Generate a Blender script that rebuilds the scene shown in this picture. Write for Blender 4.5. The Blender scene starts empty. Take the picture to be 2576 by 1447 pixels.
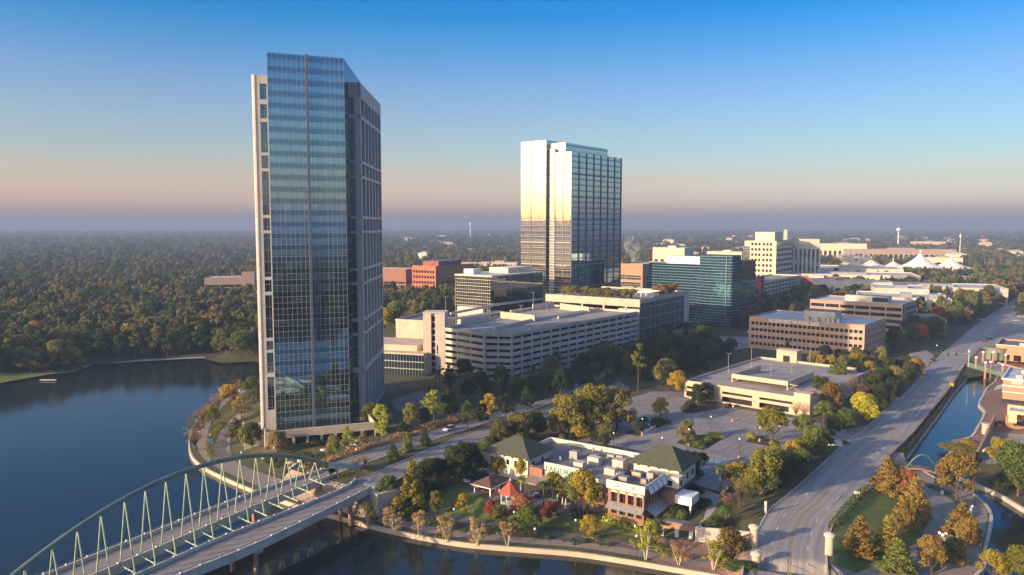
import bpy, bmesh, math, random, numpy as np
from mathutils import Vector, Matrix
from mathutils.geometry import delaunay_2d_cdt
R = math.radians
random.seed(7); np.random.seed(7)
sc = bpy.context.scene
# ------------------------------------------------------------ camera, sky, sun
FPX, CX, CY, HZ, CH = 1900.0, 1288.0, 723.5, 568.0, 78.0
PITCH = math.atan((CY - HZ) / FPX)
cam = bpy.data.objects.new('camera', bpy.data.cameras.new('camera'))
sc.collection.objects.link(cam); sc.camera = cam
cam.location = (0, 0, CH); cam.rotation_euler = (math.pi / 2 - PITCH, 0, 0)
cam.data.sensor_width = 36; cam.data.lens = FPX / 2576 * 36
cam.data.clip_start = 1; cam.data.clip_end = 40000
SUN_DIR = Vector((-0.86, -0.51, 0)).normalized()
SUN_EL = R(14.5)
world = bpy.data.worlds.new("World"); sc.world = world; world.use_nodes = True
wn = world.node_tree; wn.nodes.clear()
wo = wn.nodes.new('ShaderNodeOutputWorld'); bg = wn.nodes.new('ShaderNodeBackground')
sky = wn.nodes.new('ShaderNodeTexSky'); sky.sky_type = 'NISHITA'; sky.sun_disc = False
sky.sun_elevation = SUN_EL; sky.sun_rotation = math.atan2(SUN_DIR.x, SUN_DIR.y)
sky.altitude = 50; sky.air_density = 1.3; sky.dust_density = 2.0; sky.ozone_density = 2.2
bg.inputs['Strength'].default_value = 0.15
# the Nishita sky graded by elevation to the clear, dusty-pink morning air of the place
SKY_GRADE = [(0.0, (0.624, 0.600, 1.247)), (0.010, (1.311, 1.063, 1.728)), (0.0271, (1.397, 1.143, 1.614)), (0.0602, (1.004, 0.839, 1.055)), (0.0935, (0.703, 0.744, 0.960)),
             (0.1367, (0.569, 0.641, 0.894)), (0.1789, (0.436, 0.566, 0.885)), (0.2198, (0.216, 0.507, 0.865)), (0.2593, (0.059, 0.434, 0.843)),
             (0.32, (0.024, 0.360, 0.815)), (0.38, (0.260, 0.500, 0.900)), (0.6, (0.582, 0.739, 1.030)), (1.0, (0.616, 0.762, 1.030))]
gtc = wn.nodes.new('ShaderNodeTexCoord'); gsp = wn.nodes.new('ShaderNodeSeparateXYZ'); wn.links.new(gtc.outputs['Generated'], gsp.inputs[0])
grp = wn.nodes.new('ShaderNodeValToRGB'); ge = grp.color_ramp.elements
for i, (z_, c_) in enumerate(SKY_GRADE):
    e_ = ge[i] if i < 2 else ge.new(z_)
    e_.position = z_; e_.color = (c_[0] / 4, c_[1] / 4, c_[2] / 4, 1)
wn.links.new(gsp.outputs[2], grp.inputs[0])
gdt = wn.nodes.new('ShaderNodeVectorMath'); gdt.operation = 'DOT_PRODUCT'; gdt.inputs[1].default_value = (*SUN_DIR[:2], 0.0); wn.links.new(gtc.outputs['Generated'], gdt.inputs[0])
gmr = wn.nodes.new('ShaderNodeMapRange'); gmr.inputs[1].default_value = 0.5; gmr.inputs[2].default_value = 0.95; wn.links.new(gdt.outputs['Value'], gmr.inputs[0])
gm2 = wn.nodes.new('ShaderNodeMapRange'); gm2.inputs[1].default_value = -0.95; gm2.inputs[2].default_value = -0.35; wn.links.new(gdt.outputs['Value'], gm2.inputs[0])
gm3 = wn.nodes.new('ShaderNodeMix'); gm3.data_type = 'RGBA'; gm3.blend_type = 'MULTIPLY'; gm3.inputs[0].default_value = 1.0; gm4 = wn.nodes.new('ShaderNodeMix'); gm4.data_type = 'RGBA'; gm4.inputs[6].default_value = (.68, .84, .90, 1); gm4.inputs[7].default_value = (1, 1, 1, 1)
wn.links.new(gm2.outputs[0], gm4.inputs[0]); wn.links.new(grp.outputs[0], gm3.inputs[6]); wn.links.new(gm4.outputs[2], gm3.inputs[7])
gmx = wn.nodes.new('ShaderNodeMix'); gmx.data_type = 'RGBA'; wn.links.new(gmr.outputs[0], gmx.inputs[0]); wn.links.new(gm3.outputs[2], gmx.inputs[6]); gmx.inputs[7].default_value = (0.36, 0.33, 0.29, 1)
gml = wn.nodes.new('ShaderNodeMix'); gml.data_type = 'RGBA'; gml.blend_type = 'MULTIPLY'; gml.inputs[0].default_value = 1.0
wn.links.new(sky.outputs[0], gml.inputs[6]); wn.links.new(gmx.outputs[2], gml.inputs[7])
gsc = wn.nodes.new('ShaderNodeVectorMath'); gsc.operation = 'SCALE'; gsc.inputs['Scale'].default_value = 4.0; wn.links.new(gml.outputs[2], gsc.inputs[0])
wn.links.new(gsc.outputs[0], bg.inputs[0]); wn.links.new(bg.outputs[0], wo.inputs[0])
sun = bpy.data.objects.new('sun', bpy.data.lights.new('sun', 'SUN'))
sc.collection.objects.link(sun)
sun.data.energy = 5.0; sun.data.angle = R(0.6); sun.data.color = (1.0, 0.72, 0.46)
sd = Vector((SUN_DIR.x * math.cos(SUN_EL), SUN_DIR.y * math.cos(SUN_EL), math.sin(SUN_EL)))
sun.rotation_euler = sd.to_track_quat('Z', 'Y').to_euler()
sc.view_settings.view_transform = 'Standard'; sc.view_settings.look = 'None'
sc.view_settings.exposure = 0.85; sc.view_settings.gamma = 1.0
sc.cycles.max_bounces = 6; sc.cycles.volume_bounces = 0; sc.cycles.transparent_max_bounces = 6
sc.cycles.use_denoising = True
HAZE = 2.4e-4
COL = sc.collection

# ------------------------------------------------------------ surveying: sight line -> point on a level
_c, _s = math.cos(PITCH), math.sin(PITCH)
def U(px, py, z=4.5):
    u = (px - CX) / FPX; v = -(py - CY) / FPX
    r = (u, _c + v * _s, -_s + v * _c); t = (z - CH) / r[2]
    return (r[0] * t, r[1] * t)
def ZAT(px, py, y):
    u = (px - CX) / FPX; v = -(py - CY) / FPX
    r = (u, _c + v * _s, -_s + v * _c); t = y / r[1]
    return (r[0] * t, y, CH + r[2] * t)

# ------------------------------------------------------------ objects
def tag(o, label=None, cat=None, group=None, kind=None):
    if label: o['label'] = label
    if cat: o['category'] = cat
    if group: o['group'] = group
    if kind: o['kind'] = kind
    return o
def thing(name, label, cat, loc=(0, 0, 0), rz=0.0, group=None):
    o = bpy.data.objects.new(name, None); COL.objects.link(o)
    o.empty_display_size = 0.5
    o.location = loc; o.rotation_euler = (0, 0, rz)
    return tag(o, label, cat, group)
KIDS = {}
def link(name, me, parent=None, loc=None):
    o = bpy.data.objects.new(name, me); COL.objects.link(o)
    if parent is not None:
        o.parent = parent; KIDS.setdefault(parent.name, []).append(o)
    if loc: o.location = loc
    return o
def dup(root, loc, rz=0.0, label=None, scale=None, group=None):
    r = root.copy(); COL.objects.link(r); r.location = loc; r.rotation_euler = (0, 0, rz)
    if scale is not None: r.scale = scale if isinstance(scale, tuple) else (scale,) * 3
    if label: r['label'] = label
    if group: r['group'] = group
    def rec(src, dst):
        for ch in KIDS.get(src.name, []):
            c2 = ch.copy(); COL.objects.link(c2); c2.parent = dst
            KIDS.setdefault(dst.name, []).append(c2); rec(ch, c2)
    rec(root, r); return r

class MB:
    """collects faces with a material slot and metre UVs, then makes ONE mesh object"""
    def __init__(s): s.v = []; s.f = []; s.m = []; s.u = []
    def face(s, pts, mat=0, uv=None):
        i = len(s.v); s.v += [tuple(p) for p in pts]; s.f.append(tuple(range(i, i + len(pts)))); s.m.append(mat)
        s.u.append(uv if uv else [(p[0], p[1]) for p in pts]); return s
    def wall(s, a, b, z0, z1, mat=0, u0=0.0, v0=None):
        L = math.hypot(b[0] - a[0], b[1] - a[1]); v0 = z0 if v0 is None else v0
        return s.face([(a[0], a[1], z0), (b[0], b[1], z0), (b[0], b[1], z1), (a[0], a[1], z1)], mat,
                      [(u0, v0), (u0 + L, v0), (u0 + L, v0 + z1 - z0), (u0, v0 + z1 - z0)])
    def prism(s, poly, z0, z1, wm=0, tm=None, bottom=True):
        """poly counter-clockwise seen from above"""
        tm = wm if tm is None else tm; u = 0.0; n = len(poly)
        for i in range(n):
            a, b = poly[i], poly[(i + 1) % n]; s.wall(a, b, z0, z1, wm, u); u += math.hypot(b[0] - a[0], b[1] - a[1])
        s.face([(p[0], p[1], z1) for p in poly], tm)
        if bottom: s.face([(p[0], p[1], z0) for p in reversed(poly)], wm)
        return s
    def box(s, x0, x1, y0, y1, z0, z1, m=0, tm=None):
        return s.prism([(x0, y0), (x1, y0), (x1, y1), (x0, y1)], z0, z1, m, tm)
    def cbox(s, cx, cy, w, d, z0, z1, m=0, rz=0.0, tm=None):
        c, n = math.cos(rz), math.sin(rz)
        P = [(cx + a * c - b * n, cy + a * n + b * c) for a, b in ((-w/2, -d/2), (w/2, -d/2), (w/2, d/2), (-w/2, d/2))]
        return s.prism(P, z0, z1, m, tm)
    def tube(s, path, r, m=0, n=6, cap=True):
        rings = []; P = [Vector(p) for p in path]
        for i, p in enumerate(P):
            d = (P[min(i + 1, len(P) - 1)] - P[max(i - 1, 0)]).normalized()
            up = Vector((0, 0, 1)) if abs(d.z) < 0.95 else Vector((1, 0, 0))
            a = d.cross(up).normalized(); b = a.cross(d).normalized(); rr = r[i] if isinstance(r, (list, tuple)) else r
            rings.append([p + a * (rr * math.cos(2 * math.pi * k / n)) + b * (rr * math.sin(2 * math.pi * k / n)) for k in range(n)])
        for i in range(len(P) - 1):
            for k in range(n):
                k2 = (k + 1) % n; s.face([rings[i][k2], rings[i][k], rings[i + 1][k], rings[i + 1][k2]], m)
        if cap: s.face(rings[0], m); s.face(rings[-1][::-1], m)
        return s
    def lathe(s, prof, cx=0, cy=0, n=10, m=0):
        for i in range(len(prof) - 1):
            (r0, z0), (r1, z1) = prof[i], prof[i + 1]
            for k in range(n):
                a, b = 2 * math.pi * k / n, 2 * math.pi * (k + 1) / n
                q = [(cx + r0 * math.cos(a), cy + r0 * math.sin(a), z0), (cx + r0 * math.cos(b), cy + r0 * math.sin(b), z0),
                     (cx + r1 * math.cos(b), cy + r1 * math.sin(b), z1), (cx + r1 * math.cos(a), cy + r1 * math.sin(a), z1)]
                if r1 < 1e-4: q = q[:3]
                elif r0 < 1e-4: q = q[1:] 
                s.face(q, m)
        return s
    def hip(s, x0, x1, y0, y1, z0, z1, m=0, ridge=0.0):
        cx, cy = (x0 + x1) / 2, (y0 + y1) / 2
        if x1 - x0 >= y1 - y0: a, b = (cx - ridge / 2, cy, z1), (cx + ridge / 2, cy, z1)
        else: a, b = (cx, cy - ridge / 2, z1), (cx, cy + ridge / 2, z1)
        c = [(x0, y0, z0), (x1, y0, z0), (x1, y1, z0), (x0, y1, z0)]
        if x1 - x0 >= y1 - y0:
            s.face([c[0], c[1], b, a], m); s.face([c[1], c[2], b], m); s.face([c[2], c[3], a, b], m); s.face([c[3], c[0], a], m)
        else:
            s.face([c[0], c[1], a], m); s.face([c[1], c[2], b, a], m); s.face([c[2], c[3], b], m); s.face([c[3], c[0], a, b], m)
        s.face(c[::-1], m); return s
    def mesh(s, name, mats):
        me = bpy.data.meshes.new(name); me.from_pydata(s.v, [], s.f)
        for m in (mats if isinstance(mats, (list, tuple)) else [mats]): me.materials.append(m)
        me.polygons.foreach_set('material_index', s.m)
        uvl = me.uv_layers.new(name='UVMap'); flat = [c for f in s.u for p in f for c in p]
        uvl.data.foreach_set('uv', flat); me.update(); return me
    def build(s, name, mats, parent=None, loc=None): return link(name, s.mesh(name, mats), parent, loc)

# ------------------------------------------------------------ materials
def newmat(name):
    m = bpy.data.materials.new(name); m.use_nodes = True; nt = m.node_tree; nt.nodes.clear()
    o = nt.nodes.new('ShaderNodeOutputMaterial'); p = nt.nodes.new('ShaderNodeBsdfPrincipled')
    nt.links.new(p.outputs[0], o.inputs[0]); return m, nt, p
def N(nt, t, **k):
    n = nt.nodes.new(t)
    for a, b in k.items():
        if a.startswith('_'): setattr(n, a[1:], b)
        else: n.inputs[a if not a.startswith('i') or not a[1:].isdigit() else int(a[1:])].default_value = b
    return n
def math_n(nt, op, a, b=None, c=None):
    n = nt.nodes.new('ShaderNodeMath'); n.operation = op
    for i, v in enumerate((a, b, c)):
        if v is None: continue
        if isinstance(v, (int, float)): n.inputs[i].default_value = v
        else: nt.links.new(v, n.inputs[i])
    return n.outputs[0]
def mixc(nt, fac, a, b, mode='MIX'):
    n = nt.nodes.new('ShaderNodeMix'); n.data_type = 'RGBA'; n.blend_type = mode
    for sock, v in ((n.inputs[0], fac), (n.inputs[6], a), (n.inputs[7], b)):
        if isinstance(v, (int, float)): sock.default_value = v
        elif isinstance(v, (tuple, list)): sock.default_value = (*v[:3], 1)
        else: nt.links.new(v, sock)
    return n.outputs[2]
def plain(name, col, rough=0.8, var=0.12, scale=0.6, metal=0.0, spec=0.5, col2=None, detail=4, bump=0.0, big=0.0, coord='Object'):
    """paint, concrete, soil: base colour broken up by noise of two sizes"""
    m, nt, p = newmat(name)
    tc = N(nt, 'ShaderNodeTexCoord'); out = tc.outputs[coord]
    if coord == 'World': pass
    n1 = N(nt, 'ShaderNodeTexNoise', Scale=scale, Detail=detail); nt.links.new(out, n1.inputs['Vector'])
    c2 = col2 if col2 else tuple(max(0, c * (1 - 2.2 * var)) for c in col)
    c1 = col if col2 else tuple(min(1, c * (1 + var)) for c in col)
    ramp = N(nt, 'ShaderNodeValToRGB'); ramp.color_ramp.elements[0].position = 0.32; ramp.color_ramp.elements[1].position = 0.68
    nt.links.new(n1.outputs['Fac'], ramp.inputs[0])
    o = mixc(nt, ramp.outputs[0], c2, c1)
    if big:
        n2 = N(nt, 'ShaderNodeTexNoise', Scale=scale * 0.11, Detail=3.0); nt.links.new(out, n2.inputs['Vector'])
        o = mixc(nt, math_n(nt, 'MULTIPLY', n2.outputs['Fac'], big), o, tuple(c * 0.45 for c in col))
    nt.links.new(o, p.inputs['Base Color']); p.inputs['Roughness'].default_value = rough
    p.inputs['Metallic'].default_value = metal; p.inputs['Specular IOR Level'].default_value = spec
    if bump:
        b = N(nt, 'ShaderNodeBump', Strength=bump, Distance=0.1); nt.links.new(n1.outputs['Fac'], b.inputs['Height']); nt.links.new(b.outputs[0], p.inputs['Normal'])
    return m
def line(nt, x, period, width, offset=0.0):
    """1 where x falls on a line of the given width repeated every period metres"""
    f = math_n(nt, 'MODULO', math_n(nt, 'ADD', x, 1000 * period + offset), period)
    return math_n(nt, 'LESS_THAN', f, width)
def glazing(name, tint, frame, bay=1.5, floor=4.0, mull=0.12, trans=0.18, spandrel=0.0, sp_tint=None, refl=1.0, rough=0.03,
            dark=(0.010, 0.014, 0.018), tilt=0.006, big=None, vary=0.25, mullv=True, frame_rough=0.5, sub=None):
    """curtain wall: reflective panes that each lean a little, mullions, transoms, spandrel bands (metre UVs)"""
    m, nt, p = newmat(name)
    uv = N(nt, 'ShaderNodeUVMap'); sx = N(nt, 'ShaderNodeSeparateXYZ'); nt.links.new(uv.outputs[0], sx.inputs[0]); u, v = sx.outputs[0], sx.outputs[1]
    iu = math_n(nt, 'FLOOR', math_n(nt, 'DIVIDE', u, bay)); iv = math_n(nt, 'FLOOR', math_n(nt, 'DIVIDE', v, floor))
    cb = N(nt, 'ShaderNodeCombineXYZ'); nt.links.new(iu, cb.inputs[0]); nt.links.new(iv, cb.inputs[1])
    wn_ = N(nt, 'ShaderNodeTexWhiteNoise'); wn_.noise_dimensions = '2D'; nt.links.new(cb.outputs[0], wn_.inputs['Vector'])
    fm = math_n(nt, 'MAXIMUM', line(nt, u, bay, mull) if mullv else 0.0, line(nt, v, floor, trans))
    if sub: fm = math_n(nt, 'MAXIMUM', fm, line(nt, v, floor, trans * 0.7, -sub))
    if big: fm = math_n(nt, 'MAXIMUM', fm, line(nt, u, big, mull * 3))
    gl = N(nt, 'ShaderNodeBsdfGlossy', Roughness=rough)
    if spandrel:
        spm = line(nt, v, floor, spandrel); tintc = mixc(nt, spm, tint, sp_tint or tint)
    else: tintc = mixc(nt, 0.0, tint, tint)
    tintc = mixc(nt, math_n(nt, 'MULTIPLY', wn_.outputs['Value'], vary), tintc, tuple(c * 0.5 for c in tint))
    nt.links.new(tintc, gl.inputs['Color'])
    geo = N(nt, 'ShaderNodeNewGeometry'); va = N(nt, 'ShaderNodeVectorMath', _operation='SUBTRACT'); va.inputs[1].default_value = (0.5, 0.5, 0.5)
    nt.links.new(wn_.outputs['Color'], va.inputs[0]); vs = N(nt, 'ShaderNodeVectorMath', _operation='SCALE'); vs.inputs['Scale'].default_value = tilt
    nt.links.new(va.outputs[0], vs.inputs[0]); vb = N(nt, 'ShaderNodeVectorMath', _operation='ADD'); nt.links.new(geo.outputs['Normal'], vb.inputs[0]); nt.links.new(vs.outputs[0], vb.inputs[1])
    vn = N(nt, 'ShaderNodeVectorMath', _operation='NORMALIZE'); nt.links.new(vb.outputs[0], vn.inputs[0]); nt.links.new(vn.outputs[0], gl.inputs['Normal'])
    df = N(nt, 'ShaderNodeBsdfDiffuse'); df.inputs[0].default_value = (*dark, 1)
    fr = N(nt, 'ShaderNodeFresnel', IOR=1.9); f2 = math_n(nt, 'MINIMUM', math_n(nt, 'MULTIPLY_ADD', fr.outputs[0], 1.0, 0.55 * refl), 1.0)
    mx = N(nt, 'ShaderNodeMixShader'); nt.links.new(f2, mx.inputs[0]); nt.links.new(df.outputs[0], mx.inputs[1]); nt.links.new(gl.outputs[0], mx.inputs[2])
    p.inputs['Base Color'].default_value = (*frame, 1); p.inputs['Roughness'].default_value = frame_rough; p.inputs['Metallic'].default_value = 0.2
    m2 = N(nt, 'ShaderNodeMixShader'); nt.links.new(fm, m2.inputs[0]); nt.links.new(mx.outputs[0], m2.inputs[1]); nt.links.new(p.outputs[0], m2.inputs[2])
    o = [n for n in nt.nodes if n.type == 'OUTPUT_MATERIAL'][0]; nt.links.new(m2.outputs[0], o.inputs[0]); return m
def brickmat(name, c1, c2, mortar, w=0.6, h=0.25):
    m, nt, p = newmat(name); uv = N(nt, 'ShaderNodeUVMap'); b = N(nt, 'ShaderNodeTexBrick', Scale=1.0)
    b.inputs['Brick Width'].default_value = w; b.inputs['Row Height'].default_value = h; b.inputs['Mortar Size'].default_value = 0.02
    b.inputs['Color1'].default_value = (*c1, 1); b.inputs['Color2'].default_value = (*c2, 1); b.inputs['Mortar'].default_value = (*mortar, 1)
    nt.links.new(uv.outputs[0], b.inputs['Vector'])
    n1 = N(nt, 'ShaderNodeTexNoise', Scale=0.35, Detail=5.0); nt.links.new(uv.outputs[0], n1.inputs['Vector'])
    nt.links.new(mixc(nt, math_n(nt, 'MULTIPLY', n1.outputs['Fac'], 0.55), b.outputs[0], tuple(c * .6 for c in c2)), p.inputs['Base Color'])
    p.inputs['Roughness'].default_value = 0.9; return m
def leafmat(name, cols, trans=0.25, wn_a=1.1, wr_a=0.8):
    """foliage: per tree and per clump colour, a little light passing through"""
    m, nt, p = newmat(name)
    oi = N(nt, 'ShaderNodeObjectInfo'); tc = N(nt, 'ShaderNodeTexCoord'); n1 = N(nt, 'ShaderNodeTexNoise', Scale=0.55, Detail=3.0)
    va = N(nt, 'ShaderNodeVectorMath', _operation='ADD'); nt.links.new(tc.outputs['Object'], va.inputs[0]); nt.links.new(oi.outputs['Random'], va.inputs[1]); nt.links.new(va.outputs[0], n1.inputs['Vector'])
    fac = math_n(nt, 'ADD', math_n(nt, 'MULTIPLY', n1.outputs['Fac'], wn_a), math_n(nt, 'MULTIPLY_ADD', oi.outputs['Random'], wr_a, .5 - .5 * (wn_a + wr_a)))
    r = N(nt, 'ShaderNodeValToRGB'); e = r.color_ramp.elements; e[0].position = 0.2; e[1].position = 0.9
    e[0].color = (*cols[0], 1); e[1].color = (*cols[-1], 1)
    for i, c in enumerate(cols[1:-1]): x = e.new(0.2 + 0.7 * (i + 1) / (len(cols) - 1)); x.color = (*c, 1)
    nt.links.new(fac, r.inputs[0])
    nt.links.new(r.outputs[0], p.inputs['Base Color']); p.inputs['Roughness'].default_value = 0.75; p.inputs['Specular IOR Level'].default_value = 0.2
    tr = N(nt, 'ShaderNodeBsdfTranslucent'); nt.links.new(r.outputs[0], tr.inputs[0]); mx = N(nt, 'ShaderNodeMixShader'); mx.inputs[0].default_value = trans
    nt.links.new(p.outputs[0], mx.inputs[1]); nt.links.new(tr.outputs[0], mx.inputs[2])
    o = [n for n in nt.nodes if n.type == 'OUTPUT_MATERIAL'][0]; nt.links.new(mx.outputs[0], o.inputs[0]); return m
M = {}
M['concrete'] = plain('pale_concrete', (0.54, 0.49, 0.42), 0.85, 0.10, 0.25, big=0.25)
M['concrete_warm'] = plain('warm_precast', (0.52, 0.43, 0.33), 0.85, 0.08, 0.2, big=0.2)
M['granite'] = plain('tower_granite', (0.45, 0.41, 0.39), 0.6, 0.05, 0.4)
M['white'] = plain('white_stucco', (0.68, 0.62, 0.52), 0.8, 0.06, 0.3, big=0.2)
M['letterwhite'] = plain('white_letters', (0.92, 0.90, 0.86), .6, .02, 1)
M['whitepaint'] = plain('white_paint', (0.75, 0.73, 0.70), 0.6, 0.05, 0.8)
M['roofwhite'] = plain('white_roof_membrane', (0.55, 0.56, 0.58), 0.8, 0.12, 0.25, big=0.35)
M['roofgrey'] = plain('grey_flat_roof', (0.17, 0.17, 0.18), 0.6, 0.15, 0.3, big=0.4)
M['metal'] = plain('galvanised_metal', (0.38, 0.37, 0.35), 0.45, 0.08, 1.0, metal=0.5)
M['dark'] = plain('dark_void', (0.015, 0.015, 0.018), 0.9, 0.1, 1.0)  # near-black; also stands for the shade in car park cores and gaps
M['darkgreen'] = plain('dark_green_paint', (0.02, 0.05, 0.04), 0.4, 0.1, 1.0)
M['arch'] = plain('sage_green_steel', (0.13, 0.20, 0.16), 0.45, 0.12, 0.6)
M['hanger'] = plain('pale_green_steel', (0.36, 0.46, 0.30), 0.5, 0.1, 0.6)
M['greenroof'] = plain('olive_shingle_roof', (0.078, 0.082, 0.052), 0.85, 0.12, 1.2, big=0.2)
M['pinkstone'] = plain('pink_tan_cladding', (0.46, 0.305, 0.22), 0.8, 0.06, 0.3)
M['brownstone'] = plain('brown_pink_cladding', (0.35, 0.255, 0.21), 0.8, 0.07, 0.3)
M['cream'] = plain('cream_cladding', (0.66, 0.56, 0.40), 0.8, 0.05, 0.3)
M['brick'] = brickmat('red_brown_brick', (0.36, 0.16, 0.10), (0.26, 0.11, 0.075), (0.34, 0.26, 0.21))
M['tanbrick'] = brickmat('orange_tan_brick', (0.47, 0.25, 0.15), (0.40, 0.21, 0.13), (0.44, 0.34, 0.26))
M['redpanel'] = plain('red_brown_panel', (0.24, 0.075, 0.055), 0.8, 0.08, 0.4)
M['window'] = glazing('dark_window_glass', (0.5, 0.6, 0.65), (0.3, 0.28, 0.25), bay=1.6, floor=2.0, mull=0.06, trans=0.06, refl=0.25)
M['bark'] = plain('brown_bark', (0.10, 0.075, 0.055), 0.95, 0.2, 2.0)
M['palebark'] = plain('pale_birch_bark', (0.60, 0.50, 0.38), 0.9, 0.15, 1.5)
M['red'] = plain('red_cloth', (0.60, 0.05, 0.04), 0.8, 0.05, 2)
M['lampglow'] = plain('white_lamp_globe', (0.80, 0.78, 0.72), 0.3, 0.02, 1)
M['yellowpaint'] = plain('yellow_road_paint', (0.42, 0.27, 0.06), 0.7, 0.25, 0.8)
M['roadpaint'] = plain('worn_white_road_paint', (0.55, 0.55, 0.53), 0.7, 0.2, 1.2)
M['bluepaint'] = plain('blue_bay_paint', (0.06, 0.32, 0.55), 0.7, 0.2, 1.2)
# ------------------------------------------------------------ the lie of the land
def zc(X0, Y0, s): return lambda x, y: ((X0 + x / s) / 1.02873, (Y0 + y / s) / 1.02873)
Z3 = zc(2100, 1080, 3.538); Z6 = zc(1600, 1150, 4.269); Z5 = zc(850, 1000, 3.617); Z2 = zc(1650, 880, 3.4446)
ZB = zc(0, 1100, 2.576); ZT = zc(470, 980, 5.169); Z1 = zc(1200, 1080, 3.538); ZP = zc(1600, 950, 5.789); ZC = zc(2380, 850, 4.133)
def W0(pts, z=0.0): return [U(*p, z) for p in pts]
far_shore = [(-700, 985), (-300, 975), (0, 969), (130, 946), (190, 940), (235, 922), (350, 914), (505, 906), (560, 918), (640, 914)]
pen_shore = [(655, 962), (600, 985), (548, 1010), (505, 1048), (478, 1098), (478, 1145), (505, 1178), (560, 1208), (640, 1243), (705, 1266), (780, 1290), (860, 1312), (1000, 1347), (1150, 1375), (1300, 1389), (1450, 1401), (1600, 1424), (1750, 1450), (1885, 1474)]
isl_shore = [(2090, 1492), (2250, 1510), (2380, 1500), Z3(1565, 1447), Z3(1600, 1250), Z3(1640, 1080), Z3(1655, 950), Z3(1620, 860), Z3(1530, 770), Z3(1430, 700), Z3(1290, 640), Z3(1150, 590), Z3(1030, 522), Z3(900, 460), Z3(868, 400)]
can_left = [Z3(868, 400), Z3(1165, 0), ZC(350, 740), ZC(500, 560)]
can_end = [ZC(500, 560), ZC(640, 535), ZC(760, 500), ZC(850, 470)]
can_right = [ZC(850, 470), ZC(800, 590), ZC(720, 650), ZC(660, 760), ZC(625, 840), ZC(690, 920), ZC(600, 1100), ZC(540, 1190), ZC(400, 1230), ZC(330, 1350), Z3(1190, 420), Z3(1200, 500), Z3(1480, 640), Z3(1700, 730), Z3(1946, 880)]
lake = W0(far_shore) + [U(690, 930, 0)] + W0(pen_shore) + W0(isl_shore) + W0(can_left)[1:] + W0(can_end)[1:] + W0(can_right)[1:]
lake += [(172, 128), (190, 60), (150, -10), (60, -40), (-60, -46), (-160, -52), (-280, -30), (-420, 40), (-620, 110), (-520, 230)]
# the centre line of the avenue by the canal (right) and the boulevard with its two carriageways (left)
ave_px = [Z6(1885, 1560), Z6(1890, 1447), Z6(1893, 1250), Z6(1920, 1040), Z6(2030, 790), Z3(40, 790), Z3(150, 680), Z3(300, 520), Z3(450, 360), (2190, 1125), (2237, 1084), (2288, 1030), (2340, 975), (2396, 905), (2440, 862), (2490, 815), (2545, 775), (2600, 735)]
AVE_Z = [5.0] * 6 + [4.6, 3.9, 3.2, 2.6, 2.3, 2.2, 2.3, 2.7, 3.2, 3.8, 4.2, 4.5]
AVE = [U(*p, z) for p, z in zip(ave_px, AVE_Z)]
def smooth_line(P, n=6):
    out = []
    for i in range(len(P) - 1):
        p0 = P[max(i - 1, 0)]; p1 = P[i]; p2 = P[i + 1]; p3 = P[min(i + 2, len(P) - 1)]
        for k in range(n):
            t = k / n
            out.append(tuple(0.5 * ((2 * p1[j]) + (-p0[j] + p2[j]) * t + (2 * p0[j] - 5 * p1[j] + 4 * p2[j] - p3[j]) * t * t + (-p0[j] + 3 * p1[j] - 3 * p2[j] + p3[j]) * t ** 3) for j in range(len(p1))))
    out.append(tuple(P[-1])); return out
def offset(P, d):
    """shift a polyline sideways; positive = to the left of its direction"""
    out = []
    for i, p in enumerate(P):
        a = P[max(i - 1, 0)]; b = P[min(i + 1, len(P) - 1)]; L = math.hypot(b[0] - a[0], b[1] - a[1]) or 1
        out.append((p[0] - (b[1] - a[1]) / L * d, p[1] + (b[0] - a[0]) / L * d))
    return out
AVE_S = smooth_line(AVE, 5)
near_far = [U(*Z5(250, 890), 7.2), U(*Z5(900, 620), 6.4), U(*Z5(1300, 440), 5.6), U(*Z5(1700, 330), 5.0), U(1420, 1018, 4.8), U(1560, 960, 4.6)]
near_near = [U(*Z5(400, 960), 7.4), U(*Z5(720, 830), 7.0), U(*Z5(1170, 650), 6.2), U(*Z5(1460, 540), 5.6), U(1330, 1060, 5.0), U(1430, 1034, 4.8), U(1580, 975, 4.6)]
far_near = [U(*Z5(-30, 870), 7.5), U(*Z5(200, 770), 7.2), U(*Z5(550, 650), 6.7), U(*Z5(880, 540), 6.1), U(*Z5(1250, 420), 5.5), U(*Z5(1600, 300), 5.0), U(*Z5(2000, 190), 4.8), U(1540, 935, 4.6)]
far_far = [U(*Z5(-60, 762), 7.5), U(*Z5(60, 720), 7.2), U(*Z5(500, 570), 6.6), U(*Z5(900, 450), 6.0), U(*Z5(1300, 330), 5.3), U(*Z5(1700, 210), 4.9), U(*Z5(2070, 110), 4.8), U(1530, 925, 4.6)]
bl_c = [U(*Z5(170, 800), 7.4), U(*Z5(550, 690), 6.8), U(*Z5(1000, 540), 6.1), U(*Z5(1500, 390), 5.2), U(1380, 1018, 4.8), U(1550, 950, 4.6)]
bl_c[0] = (bl_c[0][0] - .6 * 8, bl_c[0][1] - .8 * 8)
BLV = [(x, y, z) for (x, y), z in zip(bl_c, (7.5, 6.8, 6.1, 5.2, 4.8, 4.6))]
AVZ = [(x, y, z) for (x, y), z in zip(AVE[1:], AVE_Z[1:])]
CROSS = [(*U(2440, 918, 3), 3.0), (*U(2300, 905, 3), 3.0), (*U(2180, 905, 4), 3.8)]
LAKE_A = np.array(lake)
def seg_dist(x, y, ax, ay, bx, by):
    dx, dy = bx - ax, by - ay; L2 = dx * dx + dy * dy + 1e-9
    t0 = ((x - ax) * dx + (y - ay) * dy) / L2; t = np.clip(t0, 0, 1)
    return np.hypot(x - ax - t * dx, y - ay - t * dy), t, t0, math.sqrt(L2)
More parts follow.
